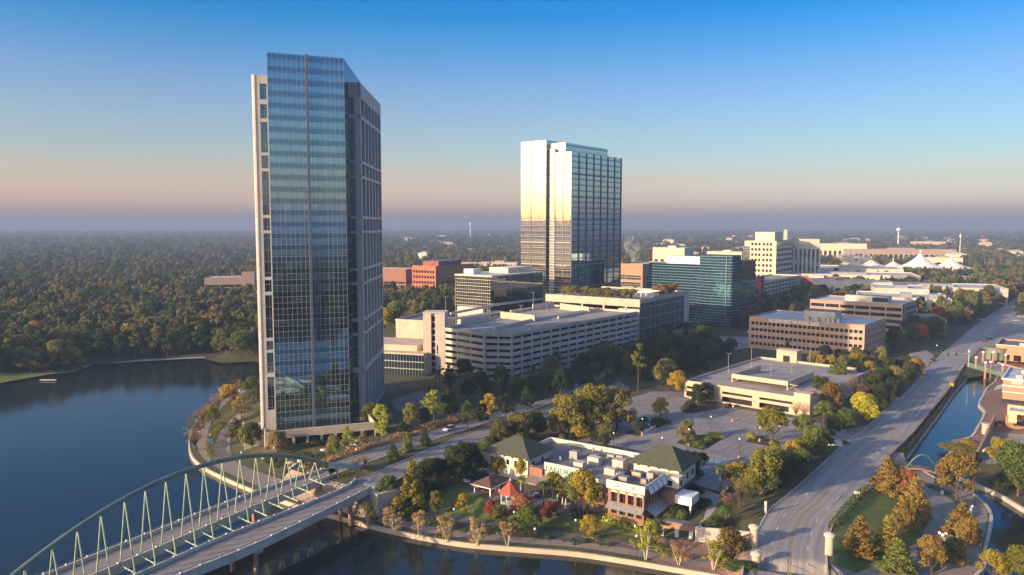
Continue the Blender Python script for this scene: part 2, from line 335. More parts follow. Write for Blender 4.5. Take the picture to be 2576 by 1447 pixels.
def poly_dist(x, y, P):
    d = np.full(np.shape(x), 1e9)
    for i in range(len(P)):
        a, b = P[i], P[(i + 1) % len(P)]; d = np.minimum(d, seg_dist(x, y, a[0], a[1], b[0], b[1])[0])
    return d
_BB = {}
def inside(x, y, P):
    if np.size(x) == 1:
        k = id(P)
        if k not in _BB or _BB[k][4] is not P: _BB[k] = (min(p[0] for p in P), max(p[0] for p in P), min(p[1] for p in P), max(p[1] for p in P), P)
        q = _BB[k]; X, Y = float(np.ravel(x)[0]), float(np.ravel(y)[0])
        if not (q[0] < X < q[1] and q[2] < Y < q[3]): return np.zeros(np.shape(x), bool)
        r = False; n = len(P); j = n - 1
        for i in range(n):
            if (P[i][1] > Y) != (P[j][1] > Y) and X < (P[j][0] - P[i][0]) * (Y - P[i][1]) / (P[j][1] - P[i][1]) + P[i][0]: r = not r
            j = i
        return np.array([r])
    r = np.zeros(np.shape(x), bool); n = len(P)
    for i in range(n):
        x0, y0 = P[i]; x1, y1 = P[(i + 1) % n]
        if y0 == y1: continue
        c = ((y0 > y) != (y1 > y)) & (x < (x1 - x0) * (y - y0) / (y1 - y0) + x0); r ^= c
    return r
def sstep(a, b, v): t = np.clip((v - a) / (b - a), 0, 1); return t * t * (3 - 2 * t)
def height(x, y):
    x = np.asarray(x, float); y = np.asarray(y, float)
    d = poly_dist(x, y, lake); h = 1.1 + 3.4 * sstep(9, 30, d)
    ter = sstep(60, 400, d) * (1.2 * np.sin(x * 0.011 + 1) * np.cos(y * 0.009) + 0.8)
    h = h + ter * (y > 0)
    for L, hw, fall in ((BLV, 14.0, 7.0), (AVZ, 10.5, 3.0), (CROSS, 8.0, 6.0)):
        best = np.full(h.shape, 1e9); zz = np.zeros(h.shape)
        for i in range(len(L) - 1):
            a, b = L[i], L[i + 1]; q, t, t0, ln = seg_dist(x, y, a[0], a[1], b[0], b[1])
            over = np.maximum(-t0 * ln if i == 0 else 0 * t0, 0)
            q2 = np.maximum(q, hw + over * 5 * (over > 0.5)); m = q2 < best
            best = np.where(m, q2, best); zz = np.where(m, a[2] + t * (b[2] - a[2]), zz)
            q3 = q; 
        w = 1 - sstep(hw, hw + fall, best); h = h * (1 - w) + zz * w
    return h
def hz(x, y): return float(height(np.array([x]), np.array([y]))[0])
def G(px, py):
    """the spot of ground seen along a sight line"""
    z = 4.0
    for _ in range(7):
        x, y = U(px, py, z); z = 0.5 * z + 0.5 * hz(x, y)
    x, y = U(px, py, z); return (x, y)
def GP(pts): return [G(*p) for p in pts]

# surfaces of the ground, first match wins
strip = lambda P, a, b: offset(P, a) + offset(P, b)[::-1]
pen_w = smooth_line(W0(pen_shore), 4); isl_w = smooth_line(W0(isl_shore), 4); canl_w = smooth_line(W0(can_left), 3)
SURF = [
 ('avenue', strip(AVE_S[4:], 7.8, -7.5), 'road'),
 ('boulevard_carriageway', near_far + near_near[::-1], 'road2'),
 ('boulevard_carriageway', far_far + far_near[::-1], 'road2'),
 ('cross_street', GP([(2235, 905), (2330, 880), (2350, 893), (2322, 945), (2250, 930)]), 'road'),
 ('promenade', strip(pen_w, 2.8, 6.2), 'pathgrey'),
 ('island_promenade', strip(isl_w[8:], 1.0, 6.2), 'pathgrey'),
 ('lakeside_drive', [U(*p, 3.6) for p in [ZT(410, 960), ZT(430, 800), ZT(520, 620), ZT(640, 500), ZT(760, 400), ZT(830, 440), ZT(690, 560), ZT(640, 750), ZT(640, 880), ZT(720, 1010), ZT(900, 1100), ZT(1200, 1200), ZT(1440, 1310), ZT(1200, 1390), ZT(800, 1230), ZT(640, 1120), ZT(470, 1060)]], 'pathgrey'),
 ('brick_plaza', GP([(1655, 1352), (1895, 1345), (1895, 1462), (1640, 1412)]), 'brickpave'),
 ('park_path', GP([(985, 1265), (1110, 1293), (1300, 1326), (1450, 1341), (1655, 1378), (1655, 1392), (1450, 1354), (1300, 1340), (1110, 1307), (985, 1279)]), 'pathdark'),
 ('entrance_walk', GP([Z6(860, 460), Z6(1120, 560), Z6(1080, 700), Z6(1005, 820), Z6(1000, 940), Z6(840, 900), Z6(940, 830), Z6(980, 700), Z6(880, 560)]), 'pathpale'),
 ('patio', GP([Z5(1310, 960), Z5(1420, 890), Z5(1700, 880), Z5(1900, 880), Z5(2100, 960), Z1(1280, 780), Z1(1300, 850), Z1(960, 900), Z1(640, 800), Z1(480, 790), Z5(1620, 1090), Z5(1500, 1060), Z5(1340, 1010)]), 'patio'),
 ('lawn', GP([Z5(1000, 1060), Z5(1130, 930), Z5(1280, 890), Z5(1310, 960), Z5(1340, 1010), Z5(1500, 1060), Z5(1620, 1110), Z1(480, 800), Z1(640, 810), Z1(960, 910), Z1(1300, 930), Z1(1640, 1010), Z1(1650, 1100), Z1(1200, 1030), Z1(640, 990), Z1(200, 930), Z1(0, 940), Z5(1050, 1220), Z5(900, 1150)]), 'lawn'),
 ('planting_bed', GP([(1700, 1114), (1732, 1096), (1812, 1090), (1820, 1104), (1770, 1133)]), 'mulch'),
 ('planting_bed', GP([Z2(955, 905), Z2(1050, 850), Z2(1275, 905), Z2(1220, 955)]), 'mulch'),
 ('planting_bed', GP([ZP(480, 850), ZP(620, 770), ZP(830, 800), ZP(600, 920)]), 'mulch'),
 ('planting_bed', GP([ZP(100, 990), ZP(190, 930), ZP(380, 1000), ZP(300, 1040)]), 'mulch'),
 ('planting_bed', GP([ZP(940, 680), ZP(1080, 560), ZP(1300, 520), ZP(1580, 580), ZP(1500, 620), ZP(1100, 700)]), 'mulch'),
 ('parking_lot', GP([(1415, 1082), (1500, 1038), (1560, 1010), (1640, 985), (1715, 985), (1790, 1016), (2027, 1057), (2110, 1080), (2175, 1070), (2200, 1095), (2140, 1108), (2060, 1105), (2005, 1150), (1925, 1190), (1850, 1212), (1820, 1240), (1735, 1215), (1720, 1190), (1600, 1160), (1480, 1125)]), 'lot'),
 ('island_path', GP([Z3(440, 640), Z3(560, 590), Z3(640, 560), Z3(900, 560), Z3(1000, 590), Z3(1060, 640), Z3(1200, 700), Z3(1330, 790), Z3(1300, 900), Z3(1200, 1100), Z3(1180, 1300), Z3(1060, 1447), Z3(180, 1447), Z3(180, 1345), Z3(640, 1335), Z3(880, 1250), Z3(1000, 1100), Z3(1060, 980), Z3(1085, 880), Z3(1090, 780), Z3(1030, 690), Z3(760, 645), Z3(560, 655)]), 'lot'),
 ('island_lawn', GP([Z3(560, 655), Z3(760, 645), Z3(1030, 690), Z3(1090, 780), Z3(1085, 880), Z3(1060, 980), Z3(1000, 1100), Z3(880, 1250), Z3(640, 1335), Z3(180, 1345), Z3(200, 1100), Z3(330, 900)]), 'lawn'),
 ('canal_walk', GP([ZC(840, 480), ZC(880, 620), ZC(800, 830), ZC(800, 980), ZC(600, 1380), Z3(1440, 380), Z3(1400, 350), ZC(560, 1190), ZC(600, 1110), ZC(695, 925), ZC(630, 842), ZC(665, 762), ZC(725, 652), ZC(805, 592)]), 'brickpave'),
 ('canal_bank', offset(canl_w, 0.6) + offset(canl_w, 2.5)[::-1], 'mulch'),
 ('shop_parking', GP([ZC(760, 1100), (2640, 1090), (2760, 1140), Z3(1946, 400), Z3(1600, 430), Z3(1540, 350)]), 'lot'),
 ('shop_plaza', GP([ZC(560, 360), ZC(640, 240), (2640, 930), (2640, 1090), ZC(760, 1100), ZC(800, 980), ZC(800, 830), ZC(880, 620), ZC(840, 480)]), 'brickpave'),
 ('far_parking', GP([(2480, 880), (2450, 862), (2530, 792), (2900, 800), (2900, 900), (2600, 905)]), 'lot'),
 ('tower_forecourt', GP([(985, 1012), (1000, 996), (1058, 984), (1120, 990), (1120, 1010), (1060, 1030), (1000, 1035)]), 'pathdark'),
 ('side_street', GP([(1790, 845), (1900, 848), (1900, 872), (1840, 882), (1790, 880)]), 'road'),
 ('lakeside_path', [U(*p, 1.1) for p in [(208, 921), (350, 905), (515, 897), (515, 901), (350, 909), (210, 925)]], 'pathpale'),
 ('lake_meadow', GP([(-700, 950), (0, 940), (130, 930), (150, 945), (130, 952), (0, 975), (-700, 990)]), 'lawn'),
]
def lot_mat():
    m, nt, p = newmat('worn_concrete_lot'); tc = N(nt, 'ShaderNodeTexCoord'); g = N(nt, 'ShaderNodeMapping'); g.inputs['Rotation'].default_value = (0, 0, R(38))
    nt.links.new(tc.outputs['Object'], g.inputs[0]); n1 = N(nt, 'ShaderNodeTexNoise', Scale=0.09, Detail=6.0, Roughness=0.65); nt.links.new(g.outputs[0], n1.inputs['Vector'])
    b = N(nt, 'ShaderNodeTexBrick', Scale=1.0); b.inputs['Brick Width'].default_value = 5.0; b.inputs['Row Height'].default_value = 5.0; b.inputs['Mortar Size'].default_value = 0.06; b.offset = 0
    b.inputs['Color1'].default_value = (.34, .30, .27, 1); b.inputs['Color2'].default_value = (.26, .23, .215, 1); b.inputs['Mortar'].default_value = (.07, .06, .055, 1)
    nt.links.new(g.outputs[0], b.inputs['Vector']); r = N(nt, 'ShaderNodeValToRGB'); r.color_ramp.elements[0].position = .38; r.color_ramp.elements[1].position = .62
    nt.links.new(n1.outputs['Fac'], r.inputs[0]); nt.links.new(mixc(nt, r.outputs[0], b.outputs[0], (.19, .175, .17)), p.inputs['Base Color']); p.inputs['Roughness'].default_value = .7
    return m
def road_mat(name, base, dark):
    m, nt, p = newmat(name); uv = N(nt, 'ShaderNodeUVMap'); g = N(nt, 'ShaderNodeMapping'); g.inputs['Scale'].default_value = (0.02, 0.9, 1)
    nt.links.new(uv.outputs[0], g.inputs[0]); n1 = N(nt, 'ShaderNodeTexNoise', Scale=1.0, Detail=4.0); nt.links.new(g.outputs[0], n1.inputs['Vector'])
    r = N(nt, 'ShaderNodeValToRGB'); r.color_ramp.elements[0].position = .35; r.color_ramp.elements[1].position = .65; nt.links.new(n1.outputs['Fac'], r.inputs[0])
    n2 = N(nt, 'ShaderNodeTexNoise', Scale=0.5, Detail=6.0); nt.links.new(uv.outputs[0], n2.inputs['Vector'])
    sx = N(nt, 'ShaderNodeSeparateXYZ'); nt.links.new(uv.outputs[0], sx.inputs[0]); j = line(nt, sx.outputs[0], 9.0, 0.12)
    c = mixc(nt, math_n(nt, 'MULTIPLY', r.outputs[0], 0.75), dark, base); c = mixc(nt, math_n(nt, 'MULTIPLY', n2.outputs['Fac'], 0.5), c, dark)
    c = mixc(nt, math_n(nt, 'MULTIPLY', j, 0.6), c, tuple(k * .4 for k in dark))
    nt.links.new(c, p.inputs['Base Color']); p.inputs['Roughness'].default_value = .75; return m
GM = {
 'road': road_mat('scuffed_concrete_road', (.44, .39, .355), (.22, .20, .19)), 'road2': road_mat('pale_concrete_carriageway', (.34, .29, .26), (.22, .19, .175)),
 'brickpave': plain('red_brown_pavers', (.27, .16, .12), .85, .15, 1.2, big=.4), 'pathgrey': plain('grey_pink_paving', (.29, .23, .20), .8, .1, .8, big=.3),
 'pathdark': plain('slate_paving', (.15, .13, .125), .7, .15, .6, big=.3), 'pathpale': plain('pale_concrete_walk', (.36, .33, .30), .8, .08, .5, big=.3),
 'patio': plain('dark_flagstones', (.14, .12, .115), .6, .15, 1., big=.3), 'lawn': plain('mown_lawn', (.15, .18, .035), .95, .2, .35, col2=(.09, .12, .025), big=.3),
 'mulch': plain('brown_mulch', (.060, .038, .024), .95, .2, 1.3), 'lot': lot_mat(),
 'ground': plain('dry_grass_and_leaf_litter', (.115, .105, .035), .95, .2, .22, col2=(.045, .052, .020), big=.5),
 'forest_floor': plain('dark_forest_floor', (.035, .042, .018), .95, .3, .05, col2=(.06, .055, .028), big=.3)}  # dark ground colour below the woods, broken up by noise
# one triangulated sheet whose edges follow every surface outline
pts = []; edges = []
def add_loop(P):
    i0 = len(pts); n = len(P)
    for k in range(n):
        a, b = P[k], P[(k + 1) % n]; L = math.hypot(b[0] - a[0], b[1] - a[1]); m = max(1, int(L / 6)) if L < 400 else 1
        for j in range(m): pts.append((a[0] + (b[0] - a[0]) * j / m, a[1] + (b[1] - a[1]) * j / m))
    i1 = len(pts)
    for k in range(i0, i1): edges.append((k, k + 1 if k + 1 < i1 else i0))
lake_s = lake; add_loop(lake)
for _, P, _m in SURF: add_loop(P)
rg = random.Random(3)
def grid(x0, x1, y0, y1, s, skip=None):
    nx, ny = int((x1 - x0) / s), int((y1 - y0) / s)
    for i in range(nx + 1):
        for j in range(ny + 1):
            x, y = x0 + i * s, y0 + j * s
            if skip and skip[0] < x < skip[1] and skip[2] < y < skip[3]: continue
            pts.append((x + rg.uniform(-.2, .2) * s, y + rg.uniform(-.2, .2) * s))
grid(-130, 260, 130, 420, 3.5); grid(-300, 420, -10, 720, 14, (-130, 260, 130, 420)); grid(-1200, 1600, -800, 1900, 70, (-300, 420, -10, 720)); grid(-16000, 16000, -16000, 16000, 2000, (-1200, 1600, -800, 1900))
vo, _e, fo, _a, _b, _c2 = delaunay_2d_cdt([Vector(p) for p in pts], edges, [], 0, 0.01)
vx = np.array([(v[0], v[1]) for v in vo]); tri = np.array([f for f in fo if len(f) == 3])
c = vx[tri].mean(axis=1); cx_, cy_ = c[:, 0], c[:, 1]
zz = height(vx[:, 0], vx[:, 1]); on = poly_dist(vx[:, 0], vx[:, 1], lake) < 0.05; zz = np.where(on, np.maximum(0.9, np.minimum(zz, 1.1)), zz)
inlake = inside(cx_, cy_, lake); left = ~inlake; V3 = np.column_stack([vx, zz])
def sheet(name, T, mat, label=None):
    used, inv = np.unique(T.ravel(), return_inverse=True); F = inv.reshape(-1, 3)
    me = bpy.data.meshes.new(name); P = V3[used]; me.from_pydata([tuple(p) for p in P], [], [tuple(int(q) for q in f) for f in F]); me.materials.append(mat)
    uvl = me.uv_layers.new(name='UVMap')
    if name in ('avenue', 'boulevard_carriageway', 'cross_street', 'side_street'):
        L = AVE_S if name == 'avenue' else [(a, b) for a, b, _ in BLV]
        best = np.full(len(P), 1e9); uu = np.zeros(len(P)); ww = np.zeros(len(P)); acc = 0
        for i in range(len(L) - 1):
            a, b = L[i], L[i + 1]; q, t, t0, ln = seg_dist(P[:, 0], P[:, 1], a[0], a[1], b[0], b[1]); m = q < best
            sd_ = np.sign((b[0] - a[0]) * (P[:, 1] - a[1]) - (b[1] - a[1]) * (P[:, 0] - a[0]))
            best = np.where(m, q, best); uu = np.where(m, acc + t * ln, uu); ww = np.where(m, sd_ * q, ww); acc += ln
        co = np.column_stack([uu, ww])
    else: co = P[:, :2]
    uvl.data.foreach_set('uv', co[F.ravel()].ravel()); me.update()
    for p in me.polygons: p.use_smooth = True
    o = link(name, me); tag(o, label, None, None, 'structure'); return o
for nm, P, mk in SURF:
    s_ = left & inside(cx_, cy_, P)
    if s_.any(): sheet(nm, tri[s_], GM[mk])
    left &= ~s_
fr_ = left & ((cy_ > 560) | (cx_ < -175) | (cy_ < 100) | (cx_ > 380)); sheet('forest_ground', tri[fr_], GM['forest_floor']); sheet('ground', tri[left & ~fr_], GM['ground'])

# the lake and canal: one level sheet that the land stands out of
m, nt, p = newmat('lake_water'); tc = N(nt, 'ShaderNodeTexCoord')
mp = N(nt, 'ShaderNodeMapping'); mp.inputs['Scale'].default_value = (1.0, 1.6, 1); mp.inputs['Rotation'].default_value = (0, 0, R(20)); nt.links.new(tc.outputs['Object'], mp.inputs[0])
n1 = N(nt, 'ShaderNodeTexNoise', Scale=0.5, Detail=4.0, Roughness=0.6); nt.links.new(mp.outputs[0], n1.inputs['Vector'])
n2 = N(nt, 'ShaderNodeTexNoise', Scale=0.012, Detail=3.0); nt.links.new(tc.outputs['Object'], n2.inputs['Vector'])
r2 = N(nt, 'ShaderNodeValToRGB'); r2.color_ramp.elements[0].position = .42; r2.color_ramp.elements[1].position = .6; nt.links.new(n2.outputs['Fac'], r2.inputs[0])
bp = N(nt, 'ShaderNodeBump', Distance=0.06); nt.links.new(math_n(nt, 'MULTIPLY_ADD', r2.outputs[0], 0.55, 0.15), bp.inputs['Strength']); nt.links.new(n1.outputs['Fac'], bp.inputs['Height'])
nt.links.new(bp.outputs[0], p.inputs['Normal']); p.inputs['Base Color'].default_value = (.012, .021, .021, 1); p.inputs['Roughness'].default_value = .09; p.inputs['IOR'].default_value = 1.37
M['water'] = m
wb = MB(); wx = [q[0] for q in lake]; wy = [q[1] for q in lake]
wb.face([(min(wx) - 20, min(wy) - 20, 0), (max(wx) + 20, min(wy) - 20, 0), (max(wx) + 20, max(wy) + 20, 0), (min(wx) - 20, max(wy) + 20, 0)])
tag(wb.build('lake_water', M['water']), None, None, None, 'structure')

def ribbon(name, P, w0, w1, z0, z1, mat, label, cat, kind=None, group=None, zf=None):
    """a wall or kerb that follows P between the two sideways offsets"""
    A, B = offset(P, w0), offset(P, w1); b = MB(); u = 0
    for i in range(len(P) - 1):
        L = math.hypot(P[i+1][0]-P[i][0], P[i+1][1]-P[i][1])
        q = [(zf(*P[k]) if zf else 0) for k in (i, i + 1)]
        b.face([(*A[i], z1 + q[0]), (*B[i], z1 + q[0]), (*B[i+1], z1 + q[1]), (*A[i+1], z1 + q[1])], 0, [(u, 0), (u, 1), (u + L, 1), (u + L, 0)])
        b.face([(*B[i], z0 + q[0]), (*B[i+1], z0 + q[1]), (*B[i+1], z1 + q[1]), (*B[i], z1 + q[0])], 0, [(u, 0), (u + L, 0), (u + L, 1), (u, 1)])
        b.face([(*A[i+1], z0 + q[1]), (*A[i], z0 + q[0]), (*A[i], z1 + q[0]), (*A[i+1], z1 + q[1])], 0, [(u + L, 0), (u, 0), (u, 1), (u + L, 1)]); u += L
    o = b.build(name, mat); tag(o, label, cat, group, kind); return o
ribbon('sea_wall', pen_w, -0.1, 0.45, -0.8, 1.18, M['concrete_warm'], 'long pale concrete sea wall curving round the tower headland and park', 'wall')
ribbon('sea_wall', isl_w, -0.1, 0.7, -0.8, 1.25, M['concrete'], 'grey concrete edge round the island of orange cypresses', 'wall')
ribbon('canal_wall', canl_w, -0.1, 0.6, -0.8, 1.3, M['concrete'], 'grey concrete wall along the avenue side of the canal', 'wall')
can_r = smooth_line(W0(can_right), 2)
ribbon('canal_wall', can_r, -0.1, 0.7, -0.8, 1.25, M['concrete'], 'pale concrete wall along the shop side of the canal', 'wall')
tag(None, None) if False else None
# balustrade wall of the avenue above the canal
bal = offset(AVE_S[34:66], -7.8)
ribbon('avenue_parapet', bal, -0.25, 0.25, -.6, 0.8, GM['brickpave'], 'low red brown parapet between the avenue and the canal', 'wall', zf=lambda x, y: max(2.0, hz(x, y)))

# kerbs
for P_, s_, lab in ((near_far, -1, 'pale kerb on the median side of the nearer carriageway'), (near_near, 1, 'pale kerb on the garden side of the nearer carriageway'), (far_near, 1, 'pale kerb on the median side of the farther carriageway'), (far_far, -1, 'pale kerb on the tower side of the farther carriageway')):
    ribbon('kerb', smooth_line(P_, 4), -.15, .15, -.2, .16, M['concrete'], None, None, 'structure', zf=lambda x, y: hz(x, y))
for off_ in (7.9, -7.6): ribbon('kerb', offset(AVE_S[5:58], off_), -.15, .15, -.2, .16, M['concrete'], None, None, 'structure', zf=lambda x, y: hz(x, y))

# painted lines
def dashes(L, off, name, mat, w=0.14, on=3.0, gap=9.0, zoff=0.03, i0=0, i1=None):
    P = offset(L, off); b = MB(); acc = 0; nxt = 0
    P = P[i0:i1]; 
    def at(s):
        a = 0
        for k in range(len(P) - 1):
            ln = math.hypot(P[k+1][0]-P[k][0], P[k+1][1]-P[k][1])
            if a + ln >= s: t = (s - a) / ln; return (P[k][0] + (P[k+1][0]-P[k][0]) * t, P[k][1] + (P[k+1][1]-P[k][1]) * t), ((P[k+1][0]-P[k][0]) / ln, (P[k+1][1]-P[k][1]) / ln)
            a += ln
        return None
    s = 0
    while True:
        q0, q1 = at(s), at(s + on)
        if not q0 or not q1: break
        (x0, y0), (dx, dy) = q0; (x1, y1), (ex, ey) = q1
        h0, h1 = hz(x0, y0) + zoff, hz(x1, y1) + zoff
        b.face([(x0 + dy * w, y0 - dx * w, h0), (x1 + ey * w, y1 - ex * w, h1), (x1 - ey * w, y1 + ex * w, h1), (x0 - dy * w, y0 + dx * w, h0)])
        s += on + gap
    return b.build(name, mat)
for off in (3.9, -3.7): tag(dashes(AVE_S, off, 'lane_marking', M['roadpaint'], .16, 3, 6.5), None, None, None, 'structure')
for off in (0.25, -0.25): tag(dashes(AVE_S, off, 'centre_marking', M['yellowpaint'], .09, 3, 0.01), None, None, None, 'structure')
# parking bay lines, laid out in rows square to the lot
b = MB(); lotP = [P for n_, P, _ in SURF if n_ == 'parking_lot'][0]; beds = [P for n_, P, _ in SURF if n_ == 'planting_bed']
ang = R(-38); ex = (math.cos(ang), math.sin(ang)); ey = (-ex[1], ex[0]); o0 = G(1650, 1130)
okp = lambda x, y: bool(inside(np.array([x]), np.array([y]), lotP)[0]) and not any(bool(inside(np.array([x]), np.array([y]), P)[0]) for P in beds)
for row in range(-8, 9):
    c0 = row * 17.5
    for k in range(-24, 30):
        for sgn in (0, 1):
            y0 = c0 + (0.1 if sgn else -5.2); y1 = y0 + 5.1; xk = k * 2.75
            p0 = (o0[0] + ex[0] * xk + ey[0] * y0, o0[1] + ex[1] * xk + ey[1] * y0); p1 = (o0[0] + ex[0] * xk + ey[0] * y1, o0[1] + ex[1] * xk + ey[1] * y1)
            if not (okp(*p0) and okp(*p1)): continue
            b.face([(p0[0], p0[1], hz(*p0) + .03), (p0[0] + ex[0] * .14, p0[1] + ex[1] * .14, hz(*p0) + .03), (p1[0] + ex[0] * .14, p1[1] + ex[1] * .14, hz(*p1) + .03), (p1[0], p1[1], hz(*p1) + .03)])
tag(b.build('bay_marking', M['roadpaint']), None, None, None, 'structure')
b = MB()
for (q, w, d) in (((Z6(1040, 215)), 4, 2.2), ((Z6(1100, 170)), 3, 2.0), ((Z6(960, 265)), 3, 1.6)):
    x, y = G(*q); c_, s_ = math.cos(ang), math.sin(ang); P = [(x + a * c_ - e * s_, y + a * s_ + e * c_) for a, e in ((-w/2, -d/2), (w/2, -d/2), (w/2, d/2), (-w/2, d/2))]
    b.face([(*p_, hz(*p_) + .04) for p_ in P])
tag(b.build('accessible_bay_marking', M['bluepaint']), None, None, None, 'structure')
# ------------------------------------------------------------ buildings
# local frame of a building: origin at its near corner, x<0 along its left face, y>0 along its right face
def holes_wall(b, x0, x1, z0, z1, y, openings, m=0, axis='x', depth=0.35, gm=None, flip=False):
    """wall in a plane with rectangular recesses; openings = [(a0,a1,c0,c1)], reveals run inward"""
    xs = sorted({x0, x1, *[o[0] for o in openings], *[o[1] for o in openings]}); zs = sorted({z0, z1, *[o[2] for o in openings], *[o[3] for o in openings]})
    def P(a, h, d): return (a, y + d, h) if axis == 'x' else (y - d, a, h)
    def face(q, mm, uv):
        b.face(q if not flip else q[::-1], mm, uv if not flip else uv[::-1])
    for i in range(len(xs) - 1):
        for j in range(len(zs) - 1):
            xa, xb, za, zb = xs[i], xs[i+1], zs[j], zs[j+1]; cx, cz = (xa+xb)/2, (za+zb)/2
            if any(o[0] < cx < o[1] and o[2] < cz < o[3] for o in openings): continue
            face([P(xa, za, 0), P(xb, za, 0), P(xb, zb, 0), P(xa, zb, 0)], m, [(xa, za), (xb, za), (xb, zb), (xa, zb)])
    for a0, a1, c0, c1 in openings:
        for q in ([P(a0, c0, 0), P(a1, c0, 0), P(a1, c0, depth), P(a0, c0, depth)], [P(a0, c1, depth), P(a1, c1, depth), P(a1, c1, 0), P(a0, c1, 0)],
                  [P(a0, c0, 0), P(a0, c0, depth), P(a0, c1, depth), P(a0, c1, 0)], [P(a1, c0, depth), P(a1, c0, 0), P(a1, c1, 0), P(a1, c1, depth)]):
            face(q, m, [(0, 0), (1, 0), (1, 1), (0, 1)])
        if gm is not None: face([P(a0, c0, depth), P(a1, c0, depth), P(a1, c1, depth), P(a0, c1, depth)], gm, [(a0, c0), (a1, c0), (a1, c1), (a0, c1)])
def pane_mesh(w, h, bars=1, fw=0.07):
    b = MB(); b.box(-w/2, w/2, -0.02, 0.02, 0, h, 0)
    return b.mesh('window', M['winglass'])
def poly_from(pxs, z): return [U(*p, z) for p in pxs]
M['winglass'] = glazing('bronze_window_glass', (0.20, 0.23, 0.27), (0.1, 0.09, 0.08), bay=1.0, floor=10, mull=0.07, trans=0.01, refl=0.15, dark=(.012, .012, .014), tilt=.02)
M['glass_tower'] = glazing('blue_tower_glass', (0.38, 0.64, 0.76), (0.42, 0.36, 0.36), bay=1.58, floor=4.05, mull=0.0, trans=0.0, mullv=False, spandrel=1.9, sp_tint=(0.17, 0.36, 0.50), refl=1.25, tilt=0.006, vary=0.22)
M['glass_tower_lo'] = glazing('tower_side_glass', (0.30, 0.42, 0.50), (0.35, 0.32, 0.33), bay=1.5, floor=4.05, mull=0.10, trans=0.18, refl=0.8, tilt=0.01, vary=.35)
M['mullion'] = plain('pale_mullion_aluminium', (0.27, 0.25, 0.27), 0.5, 0.05, 1.0, metal=0.0)
M['fin'] = plain('mauve_grey_fin', (0.13, 0.12, 0.17), 0.5, 0.05, 1.0, metal=0.2)

# ---- the tall tower on the lake
A1, B1 = U(671, 131, 136.5), U(864, 146, 136.5)                       # glass prow, left and right
P1, P2 = U(905, 207, 130), U(957, 262, 130); P0, Q0 = U(636, 188, 130), U(672, 190, 130)
J0 = U(866, 207, 130)
T1 = thing('office_tower', 'tallest tower with blue mirror glass front and pale stone frame beside the lake', 'tower', (P1[0], P1[1], 4.5))
tx, ty = P1; L1 = lambda p: (p[0] - tx, p[1] - ty)
a, g, p0, q0, j, p1, p2 = [L1(p) for p in (A1, B1, P0, Q0, J0, P1, P2)]
zg, zt, zgl = 0.0, 125.5, 132.0
back_l = (p0[0] - 1.0, p2[1] + 1); 
ux, uy = (g[0] - a[0]), (g[1] - a[1]); WL = math.hypot(ux, uy); ux /= WL; uy /= WL; nx_, ny_ = uy, -ux    # along and out of the prow
# stone frame on the lake side, built of piers and beams round the recessed windows
b = MB(); 
def strip_frame(b, s0, s1, zs, piers, depth=1.2, th=0.9, beam=1.1, m=0):
    """piers and beams in the vertical plane s0->s1; th = thickness inward"""
    L = math.hypot(s1[0]-s0[0], s1[1]-s0[1]); dx, dy = (s1[0]-s0[0])/L, (s1[1]-s0[1])/L; ix, iy = -dy, dx
    def slab(t0, t1, z0, z1, out=0.0):
        P = [(s0[0]+dx*t0-ix*out, s0[1]+dy*t0-iy*out), (s0[0]+dx*t1-ix*out, s0[1]+dy*t1-iy*out), (s0[0]+dx*t1+ix*th, s0[1]+dy*t1+iy*th), (s0[0]+dx*t0+ix*th, s0[1]+dy*t0+iy*th)]
        b.prism(P, z0, z1, m)
    for t0, t1 in piers: slab(t0, t1, zs[0][0], zt, 0.003)
    for z0, z1 in zs: slab(0, L, z0, z1)
bands = [(0, 7.5), (19.5, 21.0), (28.3, 29.3), (32.5, 33.6), (49.0, 50.1), (54.3, 55.4), (70.8, 71.9), (76.2, 77.3), (92.5, 93.5), (98.0, 99.0), (109.5, 110.8), (115.6, 117.2), (122.6, 125.5)]
Lq = math.hypot(q0[0]-p0[0], q0[1]-p0[1])
strip_frame(b, p0, q0, bands, [(0, 2.1), (Lq - 0.35, Lq)])
b.lathe([(1.0, 0), (1.0, zt)], p0[0] + 0.2, p0[1] + 0.9, 10)
frame_l = b.build('lakeside_stone_frame', M['granite'], T1)
b = MB(); d_ = ((q0[0]-p0[0])/Lq, (q0[1]-p0[1])/Lq); i_ = (-d_[1], d_[0])
w0 = (p0[0]+i_[0]*.85+d_[0]*2, p0[1]+i_[1]*.85+d_[1]*2); w1 = (q0[0]+i_[0]*.85, q0[1]+i_[1]*.85)
b.wall(w0, w1, 0, zt, 0); b.build('lakeside_window_strip', M['glass_tower_lo'], T1)
# right hand stone frame: five tall window bays per storey group
b = MB(); Lr = math.hypot(p2[0]-p1[0], p2[1]-p1[1]); bay = (Lr - 1.6) / 6
piers = [(0, 2.2)] + [(2.2 + (Lr - 4.0) / 6 * k - 0.8, 2.2 + (Lr - 4.0) / 6 * k + 0.8) for k in range(1, 6)] + [(Lr - 1.8, Lr)]
rb = [(0, 1.2), (19.5, 21.0), (41.0, 42.1), (46.6, 47.7), (62.4, 63.4), (67.8, 68.9), (84.0, 85.0), (89.2, 90.2), (105.8, 106.8), (116.4, 117.6), (121.4, 125.5)]
rb = [(0, 1.0), (18.5, 20.5), (32.5, 33.5), (37.8, 38.8), (51.5, 52.5), (56.8, 57.8), (70.6, 71.6), (76.0, 77.0), (91.0, 92.0), (96.3, 97.3), (112.5, 114.0), (120.0, 125.5)]
strip_frame(b, p1, p2, rb, piers, th=1.1)
b.build('side_stone_frame', M['granite'], T1)
b = MB(); b.wall((p1[0]-1.05, p1[1]+.3), (p2[0]-1.05, p2[1]-.3), 0, zt - 3, 0)
b.build('side_window_strip', M['glass_tower_lo'], T1)
